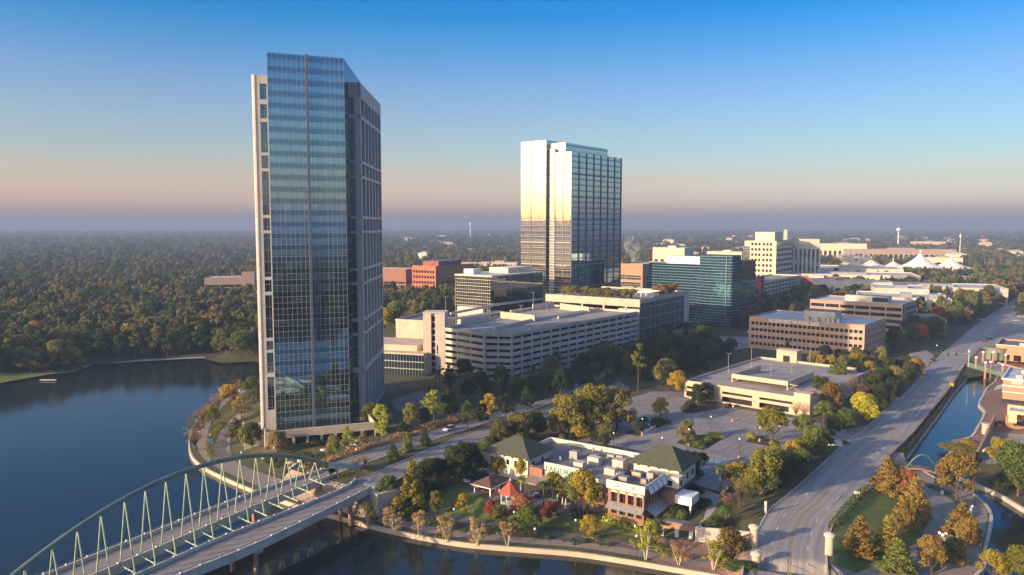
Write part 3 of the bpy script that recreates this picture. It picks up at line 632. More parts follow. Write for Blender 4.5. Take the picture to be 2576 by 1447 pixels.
for k in range(12):                                                  # slim posts in the tall bays
    t = 2.2 + (Lr - 4.0) / 12 * (k + 0.5); 
    if k % 2 == 0: continue
# front right piece of stone beside the prow
b = MB(); Lj = p1[0] - j[0]
strip_frame(b, (j[0], p1[1]), p1, rb, [(Lj * .62, Lj)], th=1.0); b.build('front_stone_frame', M['granite'], T1)
b = MB(); b.wall((j[0], p1[1] + .9), (p1[0] - .5, p1[1] + .9), 0, zt, 0); b.build('front_window_strip', M['glass_tower_lo'], T1)
# core body, roof
b = MB(); b.prism([(p0[0]+.9, p0[1]+3.2), (q0[0]+.5, q0[1]+2.5), (j[0], p1[1]+1.5), (p1[0]-1.3, p1[1]+1.5), (p2[0]-1.3, p2[1]), (back_l[0]+1, back_l[1])], 0, zt - 3.5, 0)
b.build('core', M['granite'], T1)
# glass prow
b = MB(); bk = (g[0] + (p2[0] - g[0]) * 0.15 - 1.5, g[1] + 44); gb = L1(U(905, 205, 136.5)); 
ab = (a[0] - 1.2, a[1] + 40)
b.wall(a, g, 0, zgl, 0, 0, 0); b.wall(g, gb, 0, zgl, 1); b.wall(gb, ab, 0, zgl, 1); b.wall(ab, a, 0, zgl, 1); b.face([(*a, zgl), (*g, zgl), (*gb, zgl), (*ab, zgl)], 1)
gcw = b.build('glass_curtain_wall', [M['glass_tower'], M['glass_tower_lo']], T1)
b = MB(); ncol = 16
def onface(t, out): return (a[0] + ux * t + nx_ * out, a[1] + uy * t + ny_ * out)
for k in range(ncol + 1):
    t = WL * k / ncol; w = 0.045
    P = [onface(t - w, .004), onface(t - w, .12), onface(t + w, .12), onface(t + w, .004)]; b.prism(P, 0.2, zgl, 0)
nfl = 32
for k in range(nfl + 1):
    for dz, hh in ((0, .06), (1.9, .04)):
        z = k * zgl / (nfl + .5) + dz
        if z > zgl: continue
        P = [onface(0, .006), onface(0, .10), onface(WL, .10), onface(WL, .006)]; b.prism(P, z - hh, z + hh, 0)
b.build('mullion_grid', M['mullion'], gcw)
b = MB(); t = WL * .505; P = [onface(t - .42, .005), onface(t - .42, .9), onface(t + .42, .9), onface(t + .42, .005)]; b.prism(P, 1.5, zgl + .2, 0); b.build('centre_fin', M['fin'], gcw)
# podium with a terrace and a row of square bays
b = MB(); s0 = onface(-10.5, 2.6); s1 = onface(WL + 5.5, 2.6)
Lp = math.hypot(s1[0]-s0[0], s1[1]-s0[1]); zpod = 1.6
cP = thing('tower_podium', 'long pale stone podium with square bays at the foot of the tallest tower', 'podium', (*U(667, 1128, 4.0), 1.0), math.atan2(uy, ux))
LP = 37.0; nb = 8
b.box(0, LP, 0.5, 8, -1, 6.6, 0); 
ops = [(1.2 + k * LP / nb if k == 0 else k * LP / nb + .45, (k + 1) * LP / nb - .45, 3.3, 5.8) for k in range(nb)]
holes_wall(b, 0, LP, -1, 8.4, 0, ops, 0, depth=.5); b.box(0, LP, .01, .5, 7.8, 8.4, 0); b.box(0, .5, .5, 9, 6.6, 8.4, 0); b.box(LP - .5, LP, .5, 14, 6.6, 8.4, 0)
b.build('wall', M['concrete_warm'], cP)
for o in ops: w = MB(); w.box(o[0], o[1], .42, .48, o[2], o[3]); w.build('window', M['winglass'], cP)
b = MB(); b.box(-6, 0, 8, 30, -1, 4.5, 0); b.box(-6.4, -6, 8, 30, -1, 5.4, 0); b.build('side_terrace', M['concrete'], cP)

# ---- the mirror glass tower in the middle
yl = 545.0; A2 = ZAT(1437, 381, yl); zlo = A2[2] - 4.5
T2 = thing('office_tower', 'slab tower of mirror glass with bright gold left faces behind the car park', 'tower', (A2[0], A2[1], 4.5), R(-38))
G2 = dict(frame=(.10, .12, .14), tilt=.004, refl=1.2)
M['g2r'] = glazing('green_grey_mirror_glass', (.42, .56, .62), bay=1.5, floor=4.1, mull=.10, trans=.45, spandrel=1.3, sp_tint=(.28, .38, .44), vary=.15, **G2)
M['g2l'] = glazing('mirror_glass_tinted_lit', (.56, .54, .48), (.50, .46, .39), bay=1.5, floor=4.1, mull=.07, trans=.16, sub=1.4, tilt=.003, refl=1.5, vary=.06)  # sunlit warmth put into tint and frame colour of the left faces
W2, D2 = 13.5, 71.5
def glassbox(parent, name, x0, x1, y0, y1, z0, z1, ml, mr, roof=None):
    b = MB(); b.wall((x0, y0), (x1, y0), z0, z1, 0); b.wall((x1, y0), (x1, y1), z0, z1, 1); b.wall((x1, y1), (x0, y1), z0, z1, 0); b.wall((x0, y1), (x0, y0), z0, z1, 1)
    b.face([(x0, y0, z1), (x1, y0, z1), (x1, y1, z1), (x0, y1, z1)], 2); return b.build(name, [ml, mr, roof or M['roofgrey']], parent)
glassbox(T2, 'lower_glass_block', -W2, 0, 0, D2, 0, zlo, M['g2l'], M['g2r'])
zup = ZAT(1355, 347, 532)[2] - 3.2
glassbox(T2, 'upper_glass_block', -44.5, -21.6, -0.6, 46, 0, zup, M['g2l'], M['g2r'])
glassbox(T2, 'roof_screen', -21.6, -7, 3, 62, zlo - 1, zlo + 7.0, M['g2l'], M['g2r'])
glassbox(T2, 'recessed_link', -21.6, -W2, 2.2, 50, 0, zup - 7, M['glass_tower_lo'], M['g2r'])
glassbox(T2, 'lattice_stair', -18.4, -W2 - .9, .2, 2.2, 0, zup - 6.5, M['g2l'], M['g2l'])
b = MB()
for k in range(8): y = .25 + k * (D2 - .5) / 7; b.box(0, .55, y - .25, y + .25, 2, zlo, 0)
b.build('vertical_fin', M['fin'] , T2)
b = MB()
for k in range(1, 7): z = k * 4.1 * 4 + 12; (z < zlo) and (b.box(.002, .35, 0.6, D2, z - .3, z + .3, 0), b.box(-W2, -.3, -.2, -.002, z - .25, z + .25, 0), b.box(-44.5, -21.8, -.8, -.602, z - .25, z + .25, 0))
b.build('floor_band', M['mullion'], T2)
b = MB(); b.box(-W2 + 6.3, -W2 + 6.8, -.35, -.002, 0, zlo, 0); b.box(-41.5 + 6, -41.5 + 6.5, -.95, -.602, 0, zup, 0); b.box(-W2 - .4, -W2, -.3, -.001, 0, zlo, 0); b.build('face_joint', M['fin'], T2)
b = MB()
for z in np.arange(6, zup - 8, 2.05): b.box(-18.5, -W2 - .8, .0, .19, z - .12, z + .12, 0)
for x in np.arange(-18.4, -W2 - .8, 1.2): b.box(x - .09, x + .09, -.12, -.001, 2, zup - 6.5, 0)
b.build('lattice_screen', M['whitepaint'], T2)

# ---- square glass block left of it
A3 = ZAT(1234.7, 697.2, 480.0); z3 = A3[2] - 4.5
T3 = thing('glass_office_block', 'low square glass block with a flat roof left of the gold faced tower', 'office block', (A3[0], A3[1], 4.5), R(-37))
M['g3l'] = glazing('green_glass_tinted_lit', (.50, .60, .56), (.50, .48, .42), bay=1.6, floor=4.3, mull=.12, trans=.22, sub=2.0, tilt=.012, refl=.9, vary=.4)  # sunlit copy of the block's glass, paleness put into tint and frame
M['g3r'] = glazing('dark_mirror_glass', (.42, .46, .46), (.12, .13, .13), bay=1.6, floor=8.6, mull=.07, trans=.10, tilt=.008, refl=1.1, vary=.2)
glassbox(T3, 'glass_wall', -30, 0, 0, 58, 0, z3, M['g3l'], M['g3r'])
b = MB(); b.box(-30.4, 1.2, -.5, 58.5, z3, z3 + .9, 0, 1); b.build('roof', [M['concrete'], M['roofwhite']], T3)
b = MB(); b.box(-26, -18, 4, 12, z3 + .9, z3 + 4.2, 0); b.build('rooftop_box', M['whitepaint'], T3)
b = MB(); b.box(-22, -6, 26, 52, z3 + .9, z3 + 4.5, 0, 1); b.build('rooftop_plant_room', [M['cream'], M['roofwhite']], T3)
b = MB(); b.box(-26, -4.5, -2.5, -.01, 0, z3 - 20, 0); b.build('stair_block', M['concrete'], T3)
# ---- the big car park in front of the towers
def garage(name, label, poly, z0, levels, lh, zroof, openfaces, mat=None, colstep=8.0, par=1.15, sill=0.0, parent_parts=True, band=None, cat='car park'):
    """poly CCW in world; openfaces = indices of edges with open storeys"""
    mat = mat or M['concrete']; ox, oy = poly[0]; t = thing(name, label, cat, (ox, oy, z0)); P = [(x - ox, y - oy) for x, y in poly]; n = len(P)
    H_ = zroof - z0
    cen = (sum(p[0] for p in P) / n, sum(p[1] for p in P) / n)
    def inset(p, d):
        L = math.hypot(cen[0]-p[0], cen[1]-p[1]); return (p[0] + (cen[0]-p[0]) / L * d, p[1] + (cen[1]-p[1]) / L * d)
    core = [inset(p, 9) for p in P]; b = MB(); b.prism(core, 0, H_ - 1.6, 0); b.build('shade_core', M['dark'], t)  # near-black block whose colour gives the storeys their inner shade
    b = MB(); b.prism(P, H_ - 1.5, H_ - 1.1, 0, 0); b.build('roof_deck', M['garagedeck'], t)
    b = MB(); b.face([(*p, .02) for p in P], 0); 
    for i in range(n):
        if i not in openfaces: b.wall(P[i], P[(i + 1) % n], 0, H_ - 1.5, 0)
    b.build('rear_wall', mat, t)
    for k in range(levels + 1):
        z = H_ - k * lh; b = MB()
        for i in range(n):
            a_, c_ = P[i], P[(i + 1) % n]
            if i not in openfaces and k > 0: continue
            L = math.hypot(c_[0]-a_[0], c_[1]-a_[1]); dx, dy = (c_[0]-a_[0]) / L, (c_[1]-a_[1]) / L
            zz0 = max(0, z - (band or lh * .58)); 
            if z <= 0.3: continue
            q = [(a_[0]+dy*.003*k, a_[1]-dx*.003*k), (c_[0]+dy*.003*k, c_[1]-dx*.003*k), (c_[0]-dy*.35, c_[1]+dx*.35), (a_[0]-dy*.35, a_[1]+dx*.35)]
            b.prism(q, zz0, z, 0)
        if b.f: b.build('parapet' if k == 0 else 'spandrel', mat, t)
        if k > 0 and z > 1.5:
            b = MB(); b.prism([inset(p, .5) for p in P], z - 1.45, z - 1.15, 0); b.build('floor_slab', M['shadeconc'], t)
    for i in openfaces:
        a_, c_ = P[i], P[(i + 1) % n]; L = math.hypot(c_[0]-a_[0], c_[1]-a_[1]); dx, dy = (c_[0]-a_[0]) / L, (c_[1]-a_[1]) / L; m_ = max(1, round(L / colstep))
        for k in range(m_ + 1):
            s = L * k / m_; s = min(max(s, .35), L - .35); b = MB(); q = []
            for u_, v_ in ((-.33, .10), (.33, .10), (.33, -.7), (-.33, -.7)): q.append((a_[0] + dx * (s + u_) + dy * v_, a_[1] + dy * (s + u_) - dx * v_))
            b.prism(q[::-1], 0, H_ - .5, 0); b.build('column', mat, t)
    return t, P
M['garagedeck'] = plain('stained_car_park_deck', (.36, .33, .30), .8, .15, .12, big=.35)
M['shadeconc'] = plain('shade_darkened_concrete', (.22, .20, .18), .9, .1, .4)  # concrete darkened in its colour for the shade between the decks
M['gconc'] = plain('ribbed_pale_precast', (.58, .52, .45), .85, .06, .25, big=.15)
gA, gB, gC, gE = U(1118, 824, 28), U(1218, 836.8, 28), U(1288.3, 838.2, 28), U(1604.3, 783.2, 28)
e2 = ((gE[0]-gC[0]), (gE[1]-gC[1])); Le = math.hypot(*e2); e2 = (e2[0] / Le, e2[1] / Le); nL = (-e2[1], e2[0])
gF = (gE[0] + nL[0] * 62, gE[1] + nL[1] * 62); gG = (gA[0] + e2[0] * 78 + nL[0] * 18, gA[1] + e2[1] * 78 + nL[1] * 18)
G1, GP1 = garage('parking_garage', 'big pale concrete car park with eight open storeys and a bent corner', [gA, gB, gC, gE, gF, gG], 3.5, 8, 3.05, 28.0, (0, 1, 2))
# ramps and walls on its roof deck
def roofwall(t, base, p, q, z0, h, mat, name='ramp_wall', th=.35):
    a_ = (p[0] - base[0], p[1] - base[1]); c_ = (q[0] - base[0], q[1] - base[1]); L = math.hypot(c_[0]-a_[0], c_[1]-a_[1]); dx, dy = (c_[0]-a_[0]) / L * th, (c_[1]-a_[1]) / L * th
    b = MB(); b.prism([(a_[0]+dy, a_[1]-dx), (c_[0]+dy, c_[1]-dx), (c_[0]-dy, c_[1]+dx), (a_[0]-dy, a_[1]+dx)], z0, z0 + h, 0); return b.build(name, mat, t)
def zq(x, y): return ((980 + x / 3.446) / 1.02873, (620 + y / 3.446) / 1.02873)
zr = 23.4
for s_, e_ in (((1030, 800), (1395, 715)), ((1395, 715), (1960, 620)), ((600, 720), (1080, 650)), ((1600, 700), (1960, 625)), ((1175, 645), (1450, 605)), ((640, 665), (1080, 580)), ((1080, 580), (1480, 530))):
    roofwall(G1, gA, U(*zq(*s_), 27.4), U(*zq(*e_), 27.4), zr, 1.5, M['gconc'])
for s_, e_, h_ in (((1090, 665), (1395, 700), 3.0), ((1620, 590), (1880, 625), 3.0)):
    roofwall(G1, gA, U(*zq(*s_), 29), U(*zq(*e_), 29), zr, h_ + .6, M['concrete_warm'], 'ramp_head', .4)
for s_, w_ in (((870, 720), 24), ((1470, 600), 22)):
    p_ = U(*zq(*s_), 28); b = MB(); b.cbox(p_[0] - gA[0], p_[1] - gA[1], w_, .5, zr, zr + 3.4, 0, math.atan2(e2[1], e2[0])); b.build('ramp_side', M['gconc'], G1)
# stair tower at its left end
st = U(1095, 941, 4); T_ = thing('stair_tower', 'tall pale concrete stair tower at the left end of the big car park', 'stair tower', (st[0], st[1], 3.5), R(-4))
b = MB(); b.box(-5.2, -1.2, -4, 6, 0, 31.5, 0); b.box(.8, 5.6, -4, 6, 0, 31.5, 0); b.box(-1.2, .8, -3.0, 6, 0, 31.5, 0); b.build('wall', M['gconc'], T_)
for k in range(9): b = MB(); b.box(-1.15, .75, -3.06, -3.004, 1.5 + k * 3.25, 3.9 + k * 3.25); b.build('window', M['winglass'], T_)
for k in range(8): b = MB(); b.box(5.603, 5.65, -1.5, -.6, 2.5 + k * 3.3, 3.4 + k * 3.3); b.build('small_window', M['winglass'], T_)
b = MB(); b.box(-5.5, 5.9, -4.3, 6.3, 31.5, 32.0, 0); b.build('roof', M['gconc'], T_)
# screened extension with the roof garden
A5, L5, R5 = U(1609, 754, 34.5), U(1429, 737.6, 34.5), U(1733, 731.5, 34.5)
M['screen'] = glazing('grey_mesh_screen', (.16, .22, .27), (.30, .30, .30), bay=7.5, floor=6.2, mull=.45, trans=.5, refl=.28, rough=.4, dark=(.07, .085, .095), tilt=.03, vary=.35)
S5 = thing('screened_garage', 'grey mesh clad car park block with a roof garden on its top deck', 'car park', (A5[0], A5[1], 4.0), math.atan2(R5[1]-A5[1], R5[0]-A5[0]) - math.pi / 2)
D5 = math.hypot(R5[0]-A5[0], R5[1]-A5[1]) ; W5 = 66; h5 = 30.5
b = MB(); b.wall((0, 0), (0, D5 - 8), 0, h5 - 2, 0); b.build('mesh_screen', M['screen'], S5)
b = MB(); b.box(-14, -.02, .02, D5, 0, h5 - 6, 0); b.box(-.6, .2, D5 - 8, D5, 0, h5 - .5, 0); b.box(-14, -.03, D5 - 7, D5 + .3, 0, h5 - 4, 0); b.build('inner_wall', M['gconc'], S5)
b = MB(); b.box(-W5, 0.25, 0, .6, h5 - 4.6, h5, 0); b.box(-.35, .25, .6, D5 - .1, h5 - 2.4, h5, 0); b.box(-W5, -.4, D5 - .6, D5, h5 - 2.4, h5, 0); b.build('parapet', M['concrete_warm'], S5)
b = MB(); b.box(-W5, -.4, .6, D5 - .6, h5 - 1.6, h5 - 1.0, 0); b.build('garden_deck', M['garagedeck'], S5)
for x in (-9, -24, -39): b = MB(); b.box(x - .6, x + .6, .02, .58, h5 - 11, h5 - 4.61, 0); b.build('column', M['concrete_warm'], S5)
pg = S5
perg = thing('roof_pergola', 'white slatted pergola on the roof garden above the mesh clad car park', 'pergola', (A5[0], A5[1], 33.5), S5.rotation_euler[2])
b = MB()
for x in (-12, -4):
    for y in (20, 27, 34): b = MB(); b.box(x - .2, x + .2, y - .2, y + .2, 0, 3.4, 0); b.build('post', M['whitepaint'], perg)
b = MB()
for y in np.arange(18, 37, 1.2): b.box(-13, -3, y - .12, y + .12, 3.4, 3.75, 0)
b.build('slat_roof', M['whitepaint'], perg)

# ---- low beige hall and glass fronted hall left of the stair tower
H7 = thing('beige_hall', 'beige windowless block lit gold left of the pale stair tower', 'hall', (*U(1070, 925, 4), 4.0), R(-22))
b = MB(); b.box(-21, 0, 6, 34, 0, 23.0, 0, 1); b.build('wall', [M['concrete_warm'], M['roofgrey']], H7)
b = MB(); b.box(-21.3, .3, 5.8, 6.6, 23.0, 24, 0); b.box(-21.3, -20.7, 6.6, 34, 23.0, 24, 0); b.build('parapet', M['concrete_warm'], H7)
H8 = thing('glass_fronted_hall', 'low hall with dark glass front between the tallest tower and the stair tower', 'hall', (*U(1066, 950, 4), 4.0), R(-17))
b = MB(); b.wall((-46, 0), (0, 0), 0, 11, 0); b.build('glass_front', glazing('hall_glass', (.25, .35, .42), (.22, .26, .30), bay=1.6, floor=3.6, mull=.12, trans=.5, refl=.5), H8)
b = MB(); b.box(-46, 0, .05, 30, 0, 11.6, 0, 1); b.box(-44, -6, 6, 28, 11.6, 14.5, 0, 0); b.build('roof', [M['concrete_warm'], M['concrete_warm']], H8)

# ---- low car park by the parking lot
g3A, g3L, g3R = U(2037.5, 994, 13.2), U(1722, 956, 11.8), U(2157, 926, 11.8)
th3 = math.atan2(g3A[1]-g3L[1], g3A[0]-g3L[0]); W3 = math.hypot(g3A[0]-g3L[0], g3A[1]-g3L[1]); D3 = math.hypot(g3R[0]-g3A[0], g3R[1]-g3A[1])
G3 = thing('low_parking_garage', 'low peach concrete car park with flat top deck behind the parking lot', 'car park', (g3A[0], g3A[1], 4.3), th3)
M['peach'] = plain('peach_precast', (.60, .43, .31), .85, .06, .3, big=.15)
b = MB(); hh = 7.4
ops = [(-W3 + 1, -W3 + 9, .8, 3.0), (-W3 + 1, -W3 + 9, 4.1, 5.1), (-36, -23, .8, 3.0), (-36, -23, 4.1, 5.1), (-20, -8, .8, 3.0), (-20, -6.5, 4.1, 5.1)]
holes_wall(b, -W3, -6, 0, hh, 0, ops, 0, depth=.4); b.wall((0, 0), (0, D3), 0, hh, 0); b.wall((0, D3), (-W3, D3), 0, hh, 0); b.wall((-W3, D3), (-W3, 0), 0, hh, 0)
b.build('wall', M['peach'], G3)
b = MB(); b.box(-W3 + .4, -.4, 3.5, D3 - .4, .1, 5.6, 0); b.build('shade_core', M['dark'], G3)  # near-black block painting the shade inside the low car park
b = MB(); b.box(-W3 + .05, -.05, .45, D3 - .05, 6.0, 6.45, 0); b.box(-W3 + .05, -6.1, .45, 8, 3.1, 3.5, 0); b.build('top_deck', M['garagedeck'], G3)
b = MB(); b.box(-W3, -6, .0, .4, 6.46, 7.4, 0) if False else None
for (x0, x1, y0, y1) in ((-.35, -.003, .1, D3), (-W3, -.4, D3 - .35, D3 - .003), (-W3 + .003, -W3 + .35, .4, D3 - .4), (-W3 + .4, -6, .003, .35)): b.box(x0, x1, y0, y1, 6.46, 7.45, 0)
b.build('parapet', M['peach'], G3)
b = MB(); b.box(-6, .3, -.5, 4, 0, 9.2, 0); b.build('corner_stair', M['peach'], G3)
# raised ramp on the deck
b = MB(); x0, x1, y0, y1 = -38.5, -14, 14, 44
b.box(x0, x1, y0, y0 + .5, 8.2, 10.1, 0); b.box(x0, x0 + .45, y0 + .5, y1, 7.0, 9.9, 0); b.box(x1 - .45, x1, y0 + .5, y1, 7.0, 9.9, 0)
for y in np.arange(y0, y0 + 8, 1.5):
    b.box(x0 + .02, x0 + .45, y, y + .35, 6.45, 8.3, 0); b.box(x1 - .45, x1 - .02, y, y + .35, 6.45, 8.3, 0)
b.build('ramp_wall', M['peach'], G3)
b = MB(); b.face([(x0 + .4, y0 + .4, 9.0), (x1 - .4, y0 + .4, 9.0), (x1 - .4, y1 + 4, 6.5), (x0 + .4, y1 + 4, 6.5)], 0); b.build('ramp_deck', M['garagedeck'], G3)
b = MB(); b.box(-12, -3, 50, 56, 6.45, 12.0, 0, 1)
stx = thing('stair_lobby', 'small peach lift lobby with a glass door on the low car park roof', 'lobby', (*U(1985, 908, 10.9), 10.75), th3)
b = MB(); b.box(-5, 5, -3.5, 3.5, 0, 5.6, 0, 1); b.build('wall', [M['peach'], M['roofgrey']], stx)
b = MB(); b.box(-1.7, 1.7, -3.6, -3.504, .1, 3.2, 0); b.build('door', M['winglass'], stx); b = MB(); b.box(-5.3, 5.3, -3.8, 3.8, 5.6, 5.9); b.build('roof', M['peach'], stx)
# outside metal stair on the deck
b = MB()
for k in range(9): b.box(x1 + .3 + k * .35, x1 + .75 + k * .35, y0 + 1, y0 + 2.2, 9.0 - k * .28, 9.1 - k * .28, 0)
b.box(x1 + .3, x1 + 3.6, y0 + .9, y0 + .98, 8.6, 8.8, 0); b.build('outside_stair', M['concrete'], G3)
# ---- office blocks with punched windows or bands
def block(name, label, A, rz, W, D, H, mat, z0=4.5, roof=None, cat='office block', group=None, parts=True, parapet=.8):
    t = thing(name, label, cat, (A[0], A[1], z0), rz, group)
    b = MB(); b.prism([(-W, 0), (0, 0), (0, D), (-W, D)], 0, H, 0, 1, False); b.build('wall', [mat, roof or M['roofwhite']], t)
    if parapet:
        b = MB(); e = .35
        for q in ((-W, 0, 0, e), (-W, 0, D - e, D), (-W, -W + e, e, D - e), (-e, 0, e, D - e)): b.box(q[0] - (.003 if q[0] == -W else 0), q[1] + (.003 if q[1] == 0 else 0), q[2] - (.003 if q[2] == 0 else 0), q[3] + (.003 if q[3] == D else 0), H - .01, H + parapet, 0)
        b.build('parapet', mat, t)
    return t
WINC = {}
def winmesh(w, h, mat='winglass'):
    k = (round(w, 2), round(h, 2), mat)
    if k not in WINC:
        b = MB(); b.box(-w/2, w/2, -.05, .0, 0, h, 0); WINC[k] = b.mesh('window', M[mat])
    return WINC[k]
def windows(t, rows, face='x', mat='winglass'):
    """rows = [(positions, w, z, h)] on the left face (x) or right face (y); each window a part, set into a shallow reveal frame"""
    for xs, w, z, h in rows:
        for x in xs:
            o = link('window', winmesh(w, h, mat), t)
            if face == 'x': o.location = (x, -.004, z)
            else: o.location = (.004, x, z); o.rotation_euler = (0, 0, math.pi / 2)
# bank with the lettering
bA, bL, bR = U(2176, 814.6, 24.5), U(1897, 790.6, 24.5), U(2214.6, 793.7, 24.5)
thb = R(-40); BW, BD, BH = 65.5, 44.0, 19.3
bank = thing('bank_building', 'pink four storey bank with white lettering along its top, left half in shade', 'bank', (bA[0], bA[1], 4.5), thb)
b = MB(); cols = 25; xs = [-BW + 2.4 + k * (BW - 4.4) / (cols - 1) for k in range(cols)]
zs = [2.2, 6.4, 10.6, 14.8 - .4]
ops = [(x - .95, x + .95, z, z + 1.75) for x in xs for z in zs]
holes_wall(b, -BW, 0, 0, BH, 0, ops, 0, depth=.3)
ys = [2.0 + k * (BD - 4) / 15 for k in range(16)]; ops2 = [(y - .8, y + .8, z, z + 1.75) for y in ys for z in zs]
holes_wall(b, 0, BD, 0, BH, 0, ops2, 0, axis='y', depth=.3)
b.wall((0, BD), (-BW, BD), 0, BH, 0); b.wall((-BW, BD), (-BW, 0), 0, BH, 0)
b.build('wall', M['pinkstone'], bank)
b = MB(); b.box(-BW + .5, -.5, .5, BD - .5, BH - 1.4, BH - 1.0, 0); b.build('roof', M['roofwhite'], bank)
b = MB(); b.box(-BW, 0, .003, .45, BH, BH + .4) if False else None
for x in xs:
    for z in zs: o = link('window', winmesh(1.9, 1.75), bank); o.location = (x, .29, z)
b = MB()
for y in ys:
    for z in zs: b.box(-.29, -.27, y - .8, y + .8, z, z + 1.75)
tag(b.build('side_window', M['winglass'], bank), None, None, None, 'stuff')
b = MB(); b.box(-38, -20, 14, 26, BH - 1, BH + 4.2, 0, 1); b.build('plant_room', [M['concrete'], M['roofgrey']], bank)
for k, x in enumerate((-35, -30, -26, -23.5, -21, -18)): b = MB(); b.box(x, x + 1.7, 10, 12, BH - 1, BH + .9 + .3 * (k % 2)); b.build('rooftop_unit', M['metal'], bank)
cu = bpy.data.curves.new('letters', 'FONT'); cu.body = 'WOODFOREST NATIONAL BANK'; cu.size = 2.9; cu.offset = .045; cu.extrude = .08; cu.align_x = 'CENTER'
to = bpy.data.objects.new('tmp', cu); COL.objects.link(to); bpy.context.view_layer.update()
me = bpy.data.meshes.new_from_object(to.evaluated_get(bpy.context.evaluated_depsgraph_get())); bpy.data.objects.remove(to)
wx_ = max(v.co.x for v in me.vertices) - min(v.co.x for v in me.vertices)
for v in me.vertices: v.co.x *= 29.5 / wx_
me.materials.clear(); me.materials.append(M['letterwhite']); lt = link('lettering', me, bank); lt.location = (-BW + 12.3 + 14.4, -.12, 16.55); lt.rotation_euler = (math.pi / 2, 0, 0)
# second block behind, with dark window bands
cA = U(2271, 766.8, 26)
bank2 = block('office_block', 'brown pink office block with dark window bands behind the lettered bank', cA, R(-40), 60, 40, 20.8, M['brownstone'])
for k in range(5):
    z = .9 + k * 4.0
    for q in range(6): x0 = -59.5 + q * 9.9 + .3; b = MB(); b.box(x0, x0 + 9.0, -.07, -.004, z, z + 2.1); b.build('window_band', M['winglass'], bank2)
    for y in (2, 12, 16, 20, 24, 28, 32, 36): o = link('window', winmesh(2.4, 1.9), bank2); o.location = (.004, y, z); o.rotation_euler = (0, 0, math.pi / 2)
b = MB(); b.box(-40, -12, 12, 22, 20.8, 25, 0, 1); b.build('plant_room', [M['concrete'], M['roofgrey']], bank2)
b = MB(); b.box(-22, -12.1, 11.9, 11.99, 21.2, 24.2, 0); b.build('louvre', M['dark'], bank2)
# teal glass block
M['teal'] = glazing('teal_glass', (.06, .23, .36), (.12, .21, .28), bay=1.5, floor=2.05, mull=.05, trans=.28, refl=.45, dark=(.006, .032, .055), tilt=.02, vary=.6, frame_rough=.4)
tA = ZAT(1845, 643, 536.8); th_ = R(-41)
teal = thing('teal_glass_block', 'teal glass office block with a rounded corner and red brown banded end', 'office block', (tA[0], tA[1], 4.5), th_)
hT = tA[2] - 4.5
arc = [(-1.5 + 1.5 * math.sin(k * math.pi / 12), 1.5 - 1.5 * math.cos(k * math.pi / 12)) for k in range(7)]
b = MB(); P = [(-26, 0)] + arc + [(0, 13), (-26, 13)]; b.prism(P, 0, hT, 0, 1); b.build('corner_glass', [M['teal'], M['roofgrey']], teal)
wingL = U(1658.7, 650.5, 50)
b = MB(); b.prism([(-70, 3), (-26, 3), (-26, 24), (-70, 24)], 0, hT - 7.5, 0, 1); b.build('glass_wing', [M['teal'], M['roofwhite']], teal)
b = MB(); b.box(-58, -26.01, 8, 20, hT - 7.5, hT - 2.0, 0, 1); b.build('plant_room', [M['whitepaint'], M['roofwhite']], teal)
b = MB(); b.box(-26, -.5, 13.01, 40, 0, hT - 4.5, 0, 1); b.build('end_block', [M['redpanel'], M['roofgrey']], teal)
for k in range(10): b = MB(); b.box(-.49, -.42, 13.4, 39.6, 2.5 + k * 4.1, 5.3 + k * 4.1); b.build('window_band', M['teal'], teal)
b = MB(); b.box(-5.2, -4.9, -.5, -.01, 9, hT - 1, 0); b.build('corner_fin', M['mullion'], teal)
# orange and glass block between the mirror tower and the teal block
oA = ZAT(1617, 667, 690); ob = block('office_block', 'tan and pink block with green windows, steam rising behind its roof', oA, R(-38), 26, 60, oA[2] - 4.5, M['tanbrick'])
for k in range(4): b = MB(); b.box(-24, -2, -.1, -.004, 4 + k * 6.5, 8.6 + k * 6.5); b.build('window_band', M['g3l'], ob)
for k in range(4):
    for q in range(4): b = MB(); b.box(.004, .1, 8 + q * 13, 18 + q * 13, 4 + k * 6.5, 8.2 + k * 6.5); b.build('side_window', M['winglass'], ob)
# white car park with the red stair tower
wA = U(1923.3, 708.9, 27); wth = R(-36)
Wp = [(-30, 0), (0, 0), (0, 118), (-30, 118)]; cw, sw = math.cos(wth), math.sin(wth)
WG, _ = garage('parking_garage', 'white five storey car park beside the red brick stair tower in the middle distance', [(wA[0] + x * cw - y * sw, wA[1] + x * sw + y * cw) for x, y in Wp], 4.5, 6, 3.6, 27.0, (0, 1), M['cream'], colstep=11, cat='car park')
rt = thing('stair_tower', 'dark red brick stair tower in front of the white car park', 'stair tower', (wA[0], wA[1], 4.5), wth)
b = MB(); b.box(-24, 0, -10, -.4, 0, 23.5, 0); b.box(-14, 0, -10.2, -.4, 23.5, 27, 0); b.build('wall', M['redpanel'], rt); b = MB(); b.box(-14.3, .3, -10.5, -.3, 27, 27.5, 0); b.build('roof', M['redpanel'], rt)
